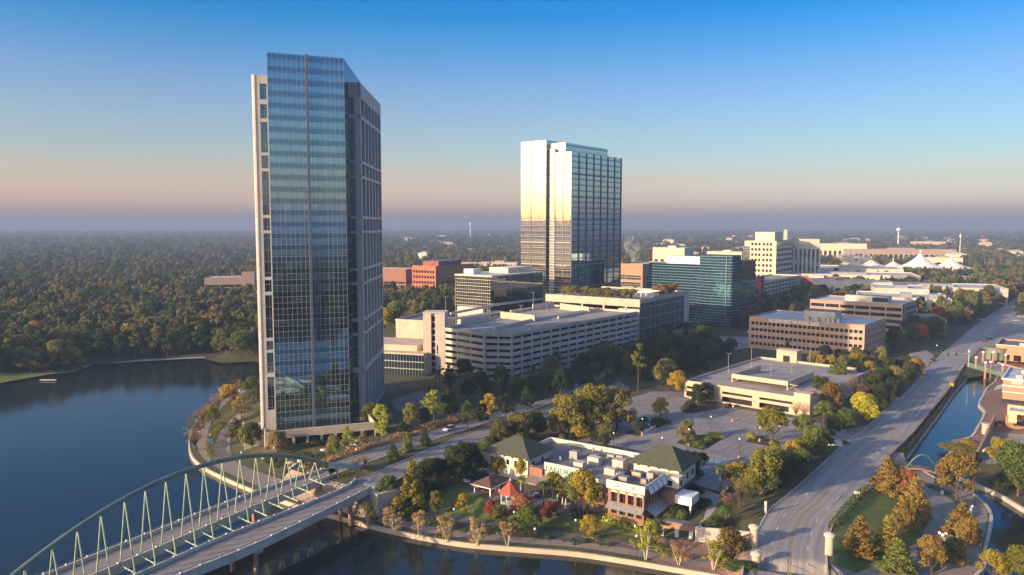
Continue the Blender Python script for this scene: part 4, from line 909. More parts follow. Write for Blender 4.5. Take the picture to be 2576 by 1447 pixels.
# cream hospital block and the hotel behind it
dC = 850.0; hA = ZAT(1953.4, 606.7, dC); hH = hA[2] - 4.5
hosp = thing('hospital_block', 'tall cream block with a bright gold left face and grey banded side', 'hospital', (hA[0], hA[1], 4.5), R(-36))
b = MB(); b.prism([(-36, 0), (0, 0), (0, 62), (-36, 62)], 0, hH, 0, 1); b.build('wall', [M['cream'], M['roofwhite']], hosp)
for k in range(9):
    z = 3 + k * 6.0
    for x in (-27, -23, -19, -14, -10, -6): o = link('window', winmesh(2.6, 3.0), hosp); o.location = (x, -.004, z)
    b = MB(); b.box(.004, .1, 1, 61, z, z + 2.8); b.build('window_band', M['g3r'], hosp)
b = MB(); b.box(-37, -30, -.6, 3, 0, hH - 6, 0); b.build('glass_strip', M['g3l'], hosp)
b = MB(); b.box(-26, -4, 6, 36, hH, hH + 10, 0, 1); b.build('penthouse', [M['cream'], M['roofwhite']], hosp)
hoA = ZAT(2065, 616.4, 900); hot = thing('hotel_block', 'grey shaded hotel slab right of the cream block with a lit screen wall on top', 'hotel', (hoA[0], hoA[1], 4.5), R(-10))
hh_ = hoA[2] - 4.5
b = MB(); b.prism([(-46, 0), (0, 0), (0, 26), (-46, 26)], 0, hh_, 0, 1); b.build('wall', [M['concrete'], M['roofgrey']], hot)
for q in range(9): b = MB(); b.box(-43 + q * 4.8, -40.6 + q * 4.8, -.1, -.004, 4, hh_ - 5); b.build('window_strip', M['g3r'], hot)
b = MB(); b.box(-24, -1, 3, 3.6, hh_, hh_ + 7, 0); b.build('screen_wall', M['cream'], hot); b = MB(); b.box(-41, -37.5, 6, 9, hh_, hh_ + 18, 0); b.build('chimney', M['cream'], hot)
b = MB(); b.box(-38, -30, -.5, -.1, hh_ - 3.6, hh_ - .8, 0); b.build('red_sign', M['red'], hot)
# red brick block and car park left of the mirror tower
rA = ZAT(1096, 672, 710); rb_ = block('brick_office_block', 'bright red brick office block standing among trees between the two towers', rA, R(-33), 29, 62, rA[2] - 4.5, plain('orange_red_brick', (.42, .14, .085), .9, .08, .5))
hr = rA[2] - 4.5
for k in range(6):
    z = 3 + k * (hr - 4) / 6
    for q in range(8): o = link('window', winmesh(2.4, 2.6), rb_); o.location = (-26.5 + q * 3.4, -.004, z)
    b = MB(); b.box(.004, .1, 10, 61, z, z + 2.6); b.build('window_band', M['g3r'], rb_)
b = MB(); b.box(-22, -3, 8, 44, hr + .01, hr + 5, 0, 1); b.build('plant_room', [M['redpanel'], M['roofgrey']], rb_)
kA = ZAT(1021, 680, 760); kg = block('brick_parking_garage', 'low red brick car park with pale bands just right of the tallest tower', kA, R(-20), 44, 30, max(8, kA[2] - 4.5), M['brick'], cat='car park')
for k in range(4): b = MB(); b.box(-33, -1, -.12, -.004, 2.5 + k * 4.2, 4.2 + k * 4.2); b.build('opening', M['dark'], kg); b = MB(); b.box(.004, .12, 1, 29, 2.5 + k * 4.2, 4.2 + k * 4.2); b.build('opening', M['dark'], kg)  # near-black slabs on the walls paint the shade of open storeys
lA = ZAT(640, 699, 740); lo = block('office_block', 'brown banded office block half hidden behind the lakeside wood left of the tower', lA, R(14), 46, 26, max(14, lA[2] - 4.5), M['brownstone'])
for k in range(4): b = MB(); b.box(-45.5, -12.2, -.1, -.004, 2 + k * 4, 4.2 + k * 4); b.build('window_band', M['winglass'], lo)
b = MB(); b.box(-12, 0.2, -1.0, 12, 0, lA[2] + 1, 0); b.build('corner_tower', M['brownstone'], lo)
# cream theatre with four dark slots and its car park, right of the second block
def zd(x, y): return ((2050 + x / 3.617) / 1.02873, (540 + y / 3.617) / 1.02873)
cth = ZAT(*zd(1498, 860), 590); thr = block('cream_hall', 'cream hall with four dark slots in its sunlit wall beyond the bank blocks', cth, R(-22), 66, 60, cth[2] - 4.5, M['cream'])
ht = cth[2] - 4.5
for q in range(4): b = MB(); b.box(-56 + q * 14, -52.5 + q * 14, -.1, -.004, ht - 9, ht - 2); b.build('slot', M['winglass'], thr)
b = MB(); b.box(-34, -26, 20, 30, ht, ht + 3, 0); b.box(-14, -2, 16, 24, ht, ht + 3, 0); b.build('rooftop_unit', M['metal'], thr)
pdA = U(*zd(1450, 1080), 12); pd = block('low_parking_garage', 'low tan car park with an empty grey top deck below the cream hall', pdA, R(-18), 50, 38, 9.5, M['brownstone'], roof=M['garagedeck'], cat='car park')
for k in range(2): b = MB(); b.box(-24, -2, -.12, -.004, 1.2 + k * 3.6, 2.8 + k * 3.6); b.build('opening', M['dark'], pd)  # flat near-black slabs paint the shade of the gaps
FL = [ # far flat roofed buildings: (corner px, y distance, rz, W, D, mat, label)
 (zd(2025, 760), 700, -22, 120, 60, 'concrete', 'long low pale hall with white roof at the right beyond the cream hall'),
 (zd(1285, 765), 640, -22, 42, 50, 'concrete', 'low grey roofed annex left of the cream hall'),
 (zd(1205, 640), 830, -20, 150, 70, 'cream', 'long low convention hall with a big flat roof in front of the white tents'),
 (zd(1045, 575), 930, -20, 120, 80, 'cream', 'upper tier of flat roofed halls behind the long convention hall'),
 (zd(940, 700), 720, -20, 70, 30, 'concrete', 'low grey shop row left of the convention hall'),
 (zd(480, 665), 760, -36, 60, 30, 'redpanel', 'low red walled shop row right of the white car park'),
 (zd(1780, 680), 860, -15, 50, 30, 'peach', 'small sunlit peach building in the trees right of the convention hall'),
 (zd(1900, 660), 900, -15, 40, 30, 'peach', 'second small peach building farther right among trees'),
 (zd(2170, 385), 1900, -20, 110, 40, 'cream', 'white apartment block at the right edge near the horizon'),
 (zd(700, 330), 1500, -20, 90, 40, 'cream', 'pale domed hall left of the water tower in the distance'),
 (zd(1440, 310), 2300, -20, 90, 50, 'peach', 'peach block with a small tower roof right of the water tower'),
 ((1866, 634), 1300, -30, 60, 40, 'cream', 'low white office block between the mirror tower and cream block'),
 ((1722, 624), 1050, -30, 46, 40, 'cream', 'cream block with layered roofs right of the steam plume'),
 ((1300, 661), 1150, -10, 60, 30, 'peach', 'pale low apartment row just left of the mirror tower'),
 (zd(1110, 425), 1500, -20, 110, 40, 'cream', 'row of pale flats behind the left end of the white tents'),
 (zd(1540, 385), 1450, -18, 200, 30, 'brownstone', 'long low building with a rust roof behind the white tents'),
 (zd(1600, 460), 1180, -20, 60, 20, 'cream', 'white low pavilion on the grass slope right of the tents'),
]
FARBOX = []
for (px, py), yd, rz, W, D, mk, lab in FL:
    A_ = ZAT(px, py, yd); H_ = max(7, A_[2] - 4.5)
    t = block('low_building', lab, A_, R(rz), W, D, H_, M[mk], cat='building', parapet=.9 if yd < 1000 else 0)
    b = MB()
    for q in range(int(W / 9)):
        b.box(-W + 3 + q * 9, -W + 7.5 + q * 9, -.15, -.004, H_ * .35, H_ * .62)
    b.build('window_row', M['winglass'], t)
    b = MB(); b.box(-W * .6, -W * .35, D * .3, D * .6, H_, H_ + 2.5); b.build('rooftop_unit', M['metal'], t)
    FARBOX.append((A_[0], A_[1], R(rz), W, D))
# a scatter of small pale buildings toward the horizon
rr = random.Random(11)
for i in range(70):
    yd = rr.uniform(1100, 4200); px = rr.uniform(1640, 2620) if i % 5 else rr.uniform(900, 1300)
    x = (px - CX) / FPX * yd; W, D = rr.uniform(14, 45), rr.uniform(12, 24); H_ = rr.uniform(10, 19) + yd * .0012
    wk = rr.choice(['cream', 'peach', 'cream', 'concrete']); rk_ = rr.choice(['roofwhite', 'concrete', 'brownstone']); lab = '%s house with a %s roof, %s, %s' % ({'cream': 'cream', 'peach': 'peach', 'concrete': 'grey'}[wk], {'roofwhite': 'white', 'concrete': 'pale grey', 'brownstone': 'brown'}[rk_], 'wide' if W > 30 else 'small', 'left of the mirror tower' if px < 1300 else 'right of the mirror tower' if px < 1880 else 'left of the water tower' if px < 2258 else 'right of the water tower') + (', far' if yd > 2400 else '')
    t = thing('far_house', lab, 'house', (x, yd, 4.5), R(rr.uniform(-40, 10)), 'far pale houses among the trees')
    b = MB(); b.prism([(-W/2, -D/2), (W/2, -D/2), (W/2, D/2), (-W/2, D/2)], 0, H_, 0, 1); b.build('wall', [M[wk], M['roofwhite']], t)
    b = MB(); b.hip(-W/2 - 1, W/2 + 1, -D/2 - 1, D/2 + 1, H_, H_ + 3.5, 0, W * .4); b.build('roof', M[rk_], t)
# tent pavilion
tents = thing('tent_pavilion', 'white peaked fabric concert pavilion beyond the convention hall', 'tent', (*ZAT(*zd(1250, 530), 1080)[:2], 4.5), R(-4))
b = MB(); peaks = [(-72, 10, 26), (-36, 22, 24), (-8, 0, 36), (34, 0, 28)]; nx, ny = 60, 22; W_, D_ = 190, 60
def th(x, y):
    h = 11 - ((x / 98) ** 4) * 6
    for (px, py, ph) in peaks: d = math.hypot((x - px) * .75, y - py); h = max(h, 11 + (ph - 11) * math.exp(-d / 13))
    return h - 3.5 * (abs(y) / 30) ** 2
for i in range(nx):
    for k in range(ny):
        q = [(-95 + W_ * (i + a_) / nx, -30 + D_ * (k + c_) / ny) for a_, c_ in ((0, 0), (1, 0), (1, 1), (0, 1))]
        b.face([(x, y, th(x, y)) for x, y in q], 0)
o = b.build('fabric_roof', plain('white_tent_fabric', (.82, .79, .74), .7, .03, .5), tents)
b = MB()
for (px, py, ph) in peaks: b.tube([(px, py, 0), (px, py, ph + 3)], .5, 0, 6)
b.build('mast', M['whitepaint'], tents)
b = MB(); b.box(-95, -60, -34, -30, 0, 12); b.build('side_hall', M['cream'], tents)
# water towers and a radio mast
def water_tower(px, py, yd, h, r, label):
    x = (px - CX) / FPX * yd; top = ZAT(px, py, yd)[2]; t = thing('water_tower', label, 'water tower', (x, yd, 4.5))
    b = MB(); b.lathe([(0.01, top + 1), (r * .7, top - r * .2), (r, top - r * .8), (r * .75, top - r * 1.25), (r * .3, top - r * 1.6)][::-1], 0, 0, 14); b.build('tank', M['whitepaint'], t)
    b = MB(); b.lathe([(r * .32, 0), (r * .28, top - r * 1.5)], 0, 0, 10); b.build('shaft', M['whitepaint'], t)
water_tower(2258, 577, 2400, 0, 7.5, 'white golf ball shaped water tower standing on the right horizon')
water_tower(1184, 563, 3600, 0, 8, 'tiny white water tower on the horizon between the two towers')
mx_ = (2414 - CX) / FPX * 1800; mt = thing('radio_mast', 'thin lattice radio mast right of the white tents', 'mast', (mx_, 1800, 4.5)); b = MB(); b.tube([(0, 0, 0), (0, 0, 56)], [1.4, .5], 0, 4); b.build('lattice', M['metal'], mt); b = MB(); b.lathe([(2.4, 46), (2.4, 51)], 0, 0, 8); b.build('antenna_ring', M['whitepaint'], mt)
# ------------------------------------------------------------ the twin bridge with its green arch
ext = lambda P, d: [(P[0][0] - (P[1][0]-P[0][0]) * d, P[0][1] - (P[1][1]-P[0][1]) * d)] + P
nf = [(-75.4, 147.7), (-65.1, 166.2), (-46.3, 195.2), U(*Z5(-40, 1030), 7.4) if False else near_far[0]]
nn = [(-66.0, 147.7), (-55.6, 162.9), (-41.3, 190.8), near_near[0]]
ff = [(-93.7, 147.7), (-68.0, 194.6), (-53.0, 215.0), far_far[0]]
fn = [(-83.1, 148.3), (-65.6, 182.0), (-50.2, 208.4), far_near[0]]
def far_end(P, L=240): return [(P[0][0] - .515 * k, P[0][1] - .857 * k) for k in range(L, 10, -20)] + P
def bridge(name, label, A, B, z):
    """deck between edge polylines A (far side) and B (near side)"""
    A, B = smooth_line(far_end(A), 3), smooth_line(far_end(B), 3); t = thing(name, label, 'bridge', (A[-1][0], A[-1][1], 0)); ox, oy = A[-1]
    A = [(x - ox, y - oy) for x, y in A]; B = [(x - ox, y - oy) for x, y in B]; b = MB(); u = 0; n = len(A)
    zf = [z] * n; zf[-1] = z - .12
    for i in range(n - 1):
        L = math.hypot(A[i+1][0]-A[i][0], A[i+1][1]-A[i][1])
        b.face([(*A[i], zf[i]), (*B[i], zf[i]), (*B[i+1], zf[i+1]), (*A[i+1], zf[i+1])], 0, [(u, 0), (u, 9), (u + L, 9), (u + L, 0)])
        b.face([(*B[i], z - 1.3), (*B[i+1], z - 1.3), (*B[i+1], zf[i+1]), (*B[i], zf[i])], 1); b.face([(*A[i+1], z - 1.3), (*A[i], z - 1.3), (*A[i], zf[i]), (*A[i+1], zf[i+1])], 1)
        b.face([(*B[i], z - 1.3), (*A[i], z - 1.3), (*A[i+1], z - 1.3), (*B[i+1], z - 1.3)], 1); u += L
    b.build('deck', [GM['road2'], M['concrete']], t)
    for E_, sg in ((A, -1), (B, 1)):
        b = MB(); C1, C2 = offset(E_, -.02 * sg), offset(E_, .38 * sg)
        for i in range(n - 1):
            q = [C1[i], C1[i+1], C2[i+1], C2[i]]; 
            if sg > 0: q = q[::-1]
            b.prism([(x, y) for x, y in q][::-1], z - .1, z + .75, 0)
        pp = b.build('parapet', M['concrete'], t)
        b = MB(); rl = offset(E_, .18 * sg); b.tube([(x, y, z + 1.15) for x, y in rl], .07, 0, 4)
        b.build('handrail', M['metal'], t)
        s = 0; acc = 0; k = 0
        for i in range(n // 2, n - 1):
            L = math.hypot(rl[i+1][0]-rl[i][0], rl[i+1][1]-rl[i][1])
            while s < acc + L:
                f = (s - acc) / L; x, y = rl[i][0] + (rl[i+1][0]-rl[i][0]) * f, rl[i][1] + (rl[i+1][1]-rl[i][1]) * f
                q = MB(); q.cbox(x, y, .32, .26, z + .70, z + 1.12, 0); q.build('parapet_lamp', M['lampglow'], pp); s += 4.5
            acc += L
    return t, A, B, (ox, oy)
zb = 7.5
br1, A_, B_, o1 = bridge('road_bridge', 'nearer road bridge with a plain pale deck and lamp studded parapets', nf, nn, zb)
br2, A2_, B2_, o2 = bridge('arch_bridge', 'farther bridge hung from the long green arch with A shaped hangers', ff, fn, zb)
M['pier'] = plain('rust_stained_pier', (.40, .24, .16), .9, .12, .6)
# piers under both
for (br, P, Q, o) in ((br1, A_, B_, o1), (br2, A2_, B2_, o2)):
    n = len(P)
    for i in range(n - 1, 5, -1):
        if i > n - 3 and br is br1 and False: continue
        if i % 3: continue
        cx0, cy0 = (P[i][0]+Q[i][0]) / 2, (P[i][1]+Q[i][1]) / 2
        for f in (.18, .82):
            x, y = P[i][0] + (Q[i][0]-P[i][0]) * f, P[i][1] + (Q[i][1]-P[i][1]) * f
            b = MB(); b.lathe([(.55, -2), (.55, zb - 2.0)], x, y, 10); b.build('pier', M['pier'], br)
        b = MB(); d = math.atan2(Q[i][1]-P[i][1], Q[i][0]-P[i][0]); b.cbox(cx0, cy0, math.hypot(Q[i][0]-P[i][0], Q[i][1]-P[i][1]) - .6, 1.3, zb - 2.1, zb - 1.31, 0, d); b.build('pier_cap', M['concrete_warm'], br)
# arch
Pa, da = (-48.5, 210.0), (-.4608, -.8875)
zar = lambda s: 23.7 - .00572 * (s - 51) ** 2
S0, S1 = 5.0, 104.0
node = lambda s: (Pa[0] + da[0] * s - o2[0], Pa[1] + da[1] * s - o2[1])
b = MB(); b.tube([(*node(s), zar(s)) for s in np.linspace(S0, S1, 60)], .54, 0, 10); b.build('arch', M['arch'], br2)
ns = (-da[1], da[0])
lf = [(-91.4, 141.9), (-89.0, 146.6)]
hs = [10.8, 16.1, 21.3, 26.4, 31.6, 36.6, 41.9, 47.1, 51.9, 57.1, 62.1, 66.9, 72.1, 77.0, 81.9, 87.0, 92.0]
def cross_far(x, y):                                                # distance from arch line to the deck edge beside it
    best = min(range(len(fn) - 1), key=lambda i: seg_dist(np.array(x), np.array(y), *fn[i], *fn[i+1])[0]); a_, c_ = fn[best], fn[best+1]
    L = math.hypot(c_[0]-a_[0], c_[1]-a_[1]); return abs((c_[0]-a_[0]) * (y - a_[1]) - (c_[1]-a_[1]) * (x - a_[0])) / L
for s in hs:
    top = zar(s); e = min(1.0, (top - 7) / 8); x, y = node(s)
    l_ = (x - ns[0] * 2.3 * e, y - ns[1] * 2.3 * e); r_ = (x + ns[0] * 2.3 * e, y + ns[1] * 2.3 * e); lift = .0022 * max(0, 36 - s) ** 2
    for q, zf_ in ((l_, 7.8 + lift), (r_, 7.0 + lift)):
        b = MB(); b.tube([(x, y, top - .3), (q[0], q[1], zf_)], .15, 0, 6); b.build('hanger_leg', M['hanger'], br2)
    b = MB(); r2 = (x + ns[0] * 3.6 * e, y + ns[1] * 3.6 * e); b.tube([(l_[0], l_[1], 7.7 + lift), (r2[0], r2[1], 6.8 + lift)], .16, 0, 6); b.build('cross_strut', M['hanger'], br2)
# lower chord between the decks and stay wires
b = MB(); b.tube([(*[q + w for q, w in zip(node(s), (ns[0] * 2.9, ns[1] * 2.9))], 6.4) for s in np.linspace(6, 95, 20)], .10, 0, 5); b.build('lower_chord', M['arch'], br2)
# steel skid plate where the arch lands in the median
b = MB(); e0, e1 = node(7.0), node(-7.6)
w = (ns[0] * 1.3, ns[1] * 1.3)
b.face([(e0[0]-w[0], e0[1]-w[1], 13.0), (e0[0]+w[0], e0[1]+w[1], 13.0), (e1[0]+w[0], e1[1]+w[1], 8.2), (e1[0]-w[0], e1[1]-w[1], 8.2)])
b.face([(e1[0]-w[0], e1[1]-w[1], 7.0), (e1[0]+w[0], e1[1]+w[1], 7.0), (e0[0]+w[0], e0[1]+w[1], 11.4), (e0[0]-w[0], e0[1]-w[1], 11.4)])
b.face([(e0[0]-w[0], e0[1]-w[1], 11.4), (e0[0]-w[0], e0[1]-w[1], 13.0), (e1[0]-w[0], e1[1]-w[1], 8.2), (e1[0]-w[0], e1[1]-w[1], 7.0)])
b.face([(e1[0]+w[0], e1[1]+w[1], 7.0), (e1[0]+w[0], e1[1]+w[1], 8.2), (e0[0]+w[0], e0[1]+w[1], 13.0), (e0[0]+w[0], e0[1]+w[1], 11.4)])
b.build('landing_plate', plain('pale_steel_plate', (.42, .44, .42), .5, .06, .8), br2)
# abutments
for nm, P, Q, lab in (('abutment', near_far[0], near_near[0], 'pale concrete end wall holding up the nearer bridge deck'), ('abutment', far_far[0], far_near[0], 'pale concrete end wall under the arch bridge deck')):
    cx0, cy0 = (P[0]+Q[0]) / 2, (P[1]+Q[1]) / 2; d = math.atan2(Q[1]-P[1], Q[0]-P[0]); t = thing(nm, lab, 'abutment', (cx0, cy0, .8), d)
    b = MB(); b.box(-9.5, 9.0, -.8, .8, 0, 6.4, 0); b.build('wall', M['concrete_warm'], t)
    b = MB(); b.box(8.0, 9.0, .81, 12, 0, 6.5, 0); b.build('wing_wall', M['concrete_warm'], t)
# avenue bridge at the bottom of the picture
t = thing('avenue_bridge', 'wide concrete road bridge crossing the water at the bottom right', 'bridge', (AVE_S[0][0], AVE_S[0][1], 0))
ox, oy = AVE_S[0]; C0 = [(AVE_S[0][0] - (AVE_S[5][0]-AVE_S[0][0]) * k * .9, AVE_S[0][1] - (AVE_S[5][1]-AVE_S[0][1]) * k * .9) for k in (8, 4, 1)] + AVE_S[:6]
L_, R_ = offset(C0, 9.2), offset(C0, -9.8); b = MB(); u = 0
for i in range(len(C0) - 1):
    q = [(p[0] - ox, p[1] - oy) for p in (L_[i], R_[i], R_[i+1], L_[i+1])]; ln = math.hypot(C0[i+1][0]-C0[i][0], C0[i+1][1]-C0[i][1])
    b.face([(*p, 5.02) for p in q], 0, [(u, 0), (u, 18), (u + ln, 18), (u + ln, 0)]); b.face([(*p, 3.9) for p in q[::-1]], 1)
    for a_, c_ in ((q[1], q[2]), (q[3], q[0])): b.wall(a_, c_, 3.9, 5.02, 1)
    u += ln
b.build('deck', [GM['road'], M['concrete']], t)
for P in (L_, R_):
    b = MB(); Q = offset(P, .15); Q2 = offset(P, -.15)
    for i in range(len(C0) - 1):
        q = [(p[0] - ox, p[1] - oy) for p in (Q[i], Q2[i], Q2[i+1], Q[i+1])]; b.prism(q, 5.0, 5.5, 0); b.prism(q, 6.0, 6.15, 0)
        a_, c_ = q[0], q[3]; ln = math.hypot(c_[0]-a_[0], c_[1]-a_[1])
        for k in range(int(ln / 2.2)): f = k * 2.2 / ln; x, y = a_[0] + (c_[0]-a_[0]) * f, a_[1] + (c_[1]-a_[1]) * f; b.cbox(x, y, .3, .3, 5.5, 6.0)
    b.build('railing', M['concrete'], t)
for k, off in ((-1, 6), (-1, -6), (2, 6), (2, -6)): pass
# big round light columns at its corners
def column(px, py, label, h=9.3, z=.8):
    x, y = U(px, py, z); t = thing('round_column', label, 'column', (x, y, z)); b = MB(); b.lathe([(.9, 0), (.9, h - 1.2)], 0, 0, 18); b.build('shaft', M['peach'], t)
    b = MB(); b.lathe([(.9, h - 1.2), (1.25, h - .9), (1.25, h - .45), (.9, h - .3), (.01, h)], 0, 0, 18); b.build('cap', M['concrete'], t)
    for zz in (2.5, 4.6, 6.6): b = MB(); b.lathe([(.91, zz), (.94, zz + .05), (.94, zz + .15), (.91, zz + .2)], 0, 0, 18); b.build('joint_ring', M['concrete'], t)
column(*Z6(1492, 1315), 'round peach concrete column at the left corner of the avenue bridge'); column(*Z6(2322, 1415), 'round peach concrete column at the right corner of the avenue bridge', 9.3, .8)
column(*Z6(1518, 1520), 'grey capped column low on the left edge of the avenue bridge', 7.0)
wl = [G(*Z6(1200, 1010)), G(*Z6(1480, 1000))]
rt_ = thing('retaining_wall', 'pale concrete retaining wall behind the orange tree left of the avenue', 'wall', (*U(*Z6(1370, 1150), 1.2), 1.0), R(-14)); b = MB(); b.box(-11, 5, 0, .5, -.5, 4.4, 0); b.build('wall', M['concrete'], rt_)
# small footbridge over the canal with its green hoop
f0, f1 = U(*Z3(790, 450), 2.5), U(*Z3(1190, 500), 2.5); fa = math.atan2(f1[1]-f0[1], f1[0]-f0[0]); fl = math.hypot(f1[0]-f0[0], f1[1]-f0[1])
fb = thing('footbridge', 'small humped footbridge with a green hoop arch over the canal', 'footbridge', (f0[0], f0[1], 0), fa)
b = MB(); m_ = 12
for k in range(m_):
    xa, xb = fl * k / m_, fl * (k + 1) / m_; za, zb_ = [2.0 + 1.2 * math.sin(math.pi * x / fl) for x in (xa, xb)]
    b.face([(xa, -1.6, za), (xb, -1.6, zb_), (xb, 1.6, zb_), (xa, 1.6, za)]); b.face([(xa, -1.6, za - .5), (xb, -1.6, zb_ - .5), (xb, -1.6, zb_), (xa, -1.6, za)]); b.face([(xb, 1.6, zb_ - .5), (xa, 1.6, za - .5), (xa, 1.6, za), (xb, 1.6, zb_)])
    b.face([(xa, 1.6, za - .5), (xb, 1.6, zb_ - .5), (xb, -1.6, zb_ - .5), (xa, -1.6, za - .5)])
b.build('deck', GM['brickpave'], fb)
b = MB(); b.tube([(fl * .14 + fl * .86 * k / 16, -1.2, 1.5 + 6.0 * math.sin(math.pi * k / 16)) for k in range(17)], .28, 0, 8); b.build('hoop_arch', plain('deep_green_steel', (.03, .09, .07), .5, .05, 1), fb)
for sy in (-1.55, 1.55):
    b = MB(); b.tube([(fl * k / 12, sy, 3.1 + 1.2 * math.sin(math.pi * k / 12)) for k in range(13)], .06, 0, 5)
    b.build('handrail', M['darkgreen'], fb)
b = MB()
for k in range(13): x = fl * k / 12; b.tube([(x, -1.55, 1.9 + 1.2 * math.sin(math.pi * k / 12)), (x, -1.55, 3.1 + 1.2 * math.sin(math.pi * k / 12))], .04, 0, 4, False)
tag(b.build('baluster', M['darkgreen'], fb), None, None, None, 'stuff')
# ------------------------------------------------------------ the restaurant and its garden
TH = R(-34); RO = (4.5, 211.5); zg0 = 4.0
def loc(x, y): return (RO[0] + x * math.cos(TH) - y * math.sin(TH), RO[1] + x * math.sin(TH) + y * math.cos(TH))
rs = thing('restaurant', 'rambling white and brick restaurant with two green hipped pavilions round a flat roof', 'restaurant', (*RO, zg0), TH)
def part(name, mats, fn, parent=None): b = MB(); fn(b); return b.build(name, mats, parent or rs)
lp = part('left_pavilion', M['white'], lambda b: (b.box(-14.5, 0, 0, 12, -1.5, 7.6, 0)))
lgr = part('green_roof', M['greenroof'], lambda b: b.hip(-16, 1.5, -1.5, 13.5, 7.6, 11.6, 0, 3), lp)
for x in (-12.6, -9.7, -6.9, -4.1, -1.6): o = link('window', winmesh(1.0, 1.5), lp); o.location = (x, -.004, 4.6)
for x in (-13.6, -10.8, -8, -5.2, -2.4, -.3): part('bracket', M['dark'], lambda b: b.box(x - .15, x + .15, -.5, -.006, 6.9, 7.5, 0), lp)
for y in (3, 8): o = link('window', winmesh(1.0, 1.5), lp); o.location = (.004, y, 4.6); o.rotation_euler = (0, 0, math.pi / 2)
part('central_block', [M['brick'], M['roofgrey']], lambda b: b.prism([(.01, 1), (29, 1), (29, 26), (-8, 26), (-8, 12.01), (.01, 12.01)], -1, 5.0, 0, 1))
def para(b):
    for q in ((.4, 29, .85, 1.25), (-8.2, 29, 25.8, 26.3), (-8.2, -7.8, 12.1, 25.8), (29, 29.4, 1, 9), (-7.7, .3, 12.02, 12.4)): b.box(q[0], q[1], q[2], q[3], 4.4, 6.4 if q[2] > 20 or q[0] < -8 else 5.5, 0)
part('white_parapet', M['white'], para)
part('brick_link', M['brick'], lambda b: b.box(1.0, 5.2, -.6, .84, -1, 5.6, 0))
part('entrance_porch', [M['brownstone']], lambda b: (b.box(1.5, 7, -6.5, -.7, 2.9, 3.2, 0), b.box(1.6, 1.9, -6.3, -6, -1, 2.9, 0), b.box(6.6, 6.9, -6.3, -6, -1, 2.9, 0)))
part('metal_canopy', M['metal'], lambda b: b.face([(5.2, -5, 2.4), (17, -5, 2.4), (17, .8, 4.0), (5.2, .8, 4.0)]).face([(5.2, .8, 3.9), (17, .8, 3.9), (17, -5, 2.3), (5.2, -5, 2.3)]))
sb = part('sign_board', M['white'], lambda b: (b.box(5.3, 16.8, .45, .84, 3.9, 7.4, 0), b.box(6.6, 15.2, .25, .44, 3.3, 4.6, 0)))
def text(body, size, width, x, y, z, mat, name='lettering', parent=None, rz=0):
    cu = bpy.data.curves.new('letters', 'FONT'); cu.body = body; cu.size = size; cu.extrude = .05; cu.align_x = 'CENTER'
    to = bpy.data.objects.new('tmp', cu); COL.objects.link(to); bpy.context.view_layer.update()
    me = bpy.data.meshes.new_from_object(to.evaluated_get(bpy.context.evaluated_depsgraph_get())); bpy.data.objects.remove(to)
    w = max(v.co.x for v in me.vertices) - min(v.co.x for v in me.vertices)
    for v in me.vertices: v.co.x *= width / w
    me.materials.clear(); me.materials.append(mat); o = link(name, me, parent); o.location = (x, y, z); o.rotation_euler = (math.pi / 2, 0, rz); return o
M['teal_letter'] = plain('dark_teal_letters', (.03, .17, .17), .5, .1, 1)
text("LANDRY'S", 2.3, 10.3, 11.0, .38, 4.95, M['teal_letter'], parent=sb); text("SEAFOOD", 1.0, 6.8, 10.9, .19, 3.55, M['dark'], parent=sb)
# right pavilion
rpv = part('right_pavilion', M['white'], lambda b: b.box(28.6, 41.6, 9.6, 22, 4.0, 9.3, 0))
part('pavilion_base', [M['brick']], lambda b: b.box(29.01, 41.4, 9.8, 21.9, -1, 4.0, 0))
part('green_roof', M['greenroof'], lambda b: b.hip(27, 43.2, 8.0, 23.6, 9.3, 13.6, 0, 4), rpv)
for x in (30, 33, 36, 39): part('bracket', M['dark'], lambda b: b.box(x - .15, x + .15, 9.1, 9.594, 8.6, 9.2, 0), rpv)
for y in (12, 16, 20): o = link('window', winmesh(1.2, 1.7), rpv); o.location = (41.604, y, 5.2); o.rotation_euler = (0, 0, math.pi / 2)
# brick wing
wb_ = MB(); ops = [(29.9 + k * 2.35, 31.5 + k * 2.35, 3.5, 6.0) for k in range(4)] + [(29.9 + k * 2.35, 31.5 + k * 2.35, .4, 1.7) for k in range(4)]
holes_wall(wb_, 29, 39, -1.2, 8.0, -6.8, ops, 0, depth=.3); holes_wall(wb_, -6.8, 6, -1.2, 8.0, 39, [(-5.6 + k * 1.9, -4.4 + k * 1.9, 3.6, 5.8) for k in range(5)], 0, axis='y', depth=.3)
wb_.wall((29, 6), (29, -6.8), -1.2, 8.0, 0); wb_.wall((39, 6), (29, 6), -1.2, 8, 0); wb_.face([(29, -6.8, 7.0), (39, -6.8, 7.0), (39, 6, 7.0), (29, 6, 7.0)], 1); bw_ = wb_.build('brick_wing', [M['brick'], M['roofgrey']], rs)
for k in range(4):
    for z, h in ((3.5, 2.5), (.4, 1.3)): o = link('window', winmesh(1.6, h), bw_); o.location = (30.7 + k * 2.35, -6.52, z)
    part('arch_head', M['white'], lambda b: b.face([(30.7 + k * 2.35 + .95 * math.cos(a), -6.85, 6.0 + .6 * math.sin(a)) for a in np.linspace(0, math.pi, 9)]), bw_)
for k in range(5): o = link('window', winmesh(1.2, 2.2), bw_); o.location = (38.72, -5 + k * 1.9, 3.6); o.rotation_euler = (0, 0, math.pi / 2)
part('white_cornice', M['white'], lambda b: (b.box(28.6, 39.3, -7.1, -6.81, 6.9, 9.0, 0), b.box(39.01, 39.3, -6.8, 6, 8.0, 9.0, 0), b.box(28.6, 29, -6.8, 1, 7.4, 8.6, 0)))
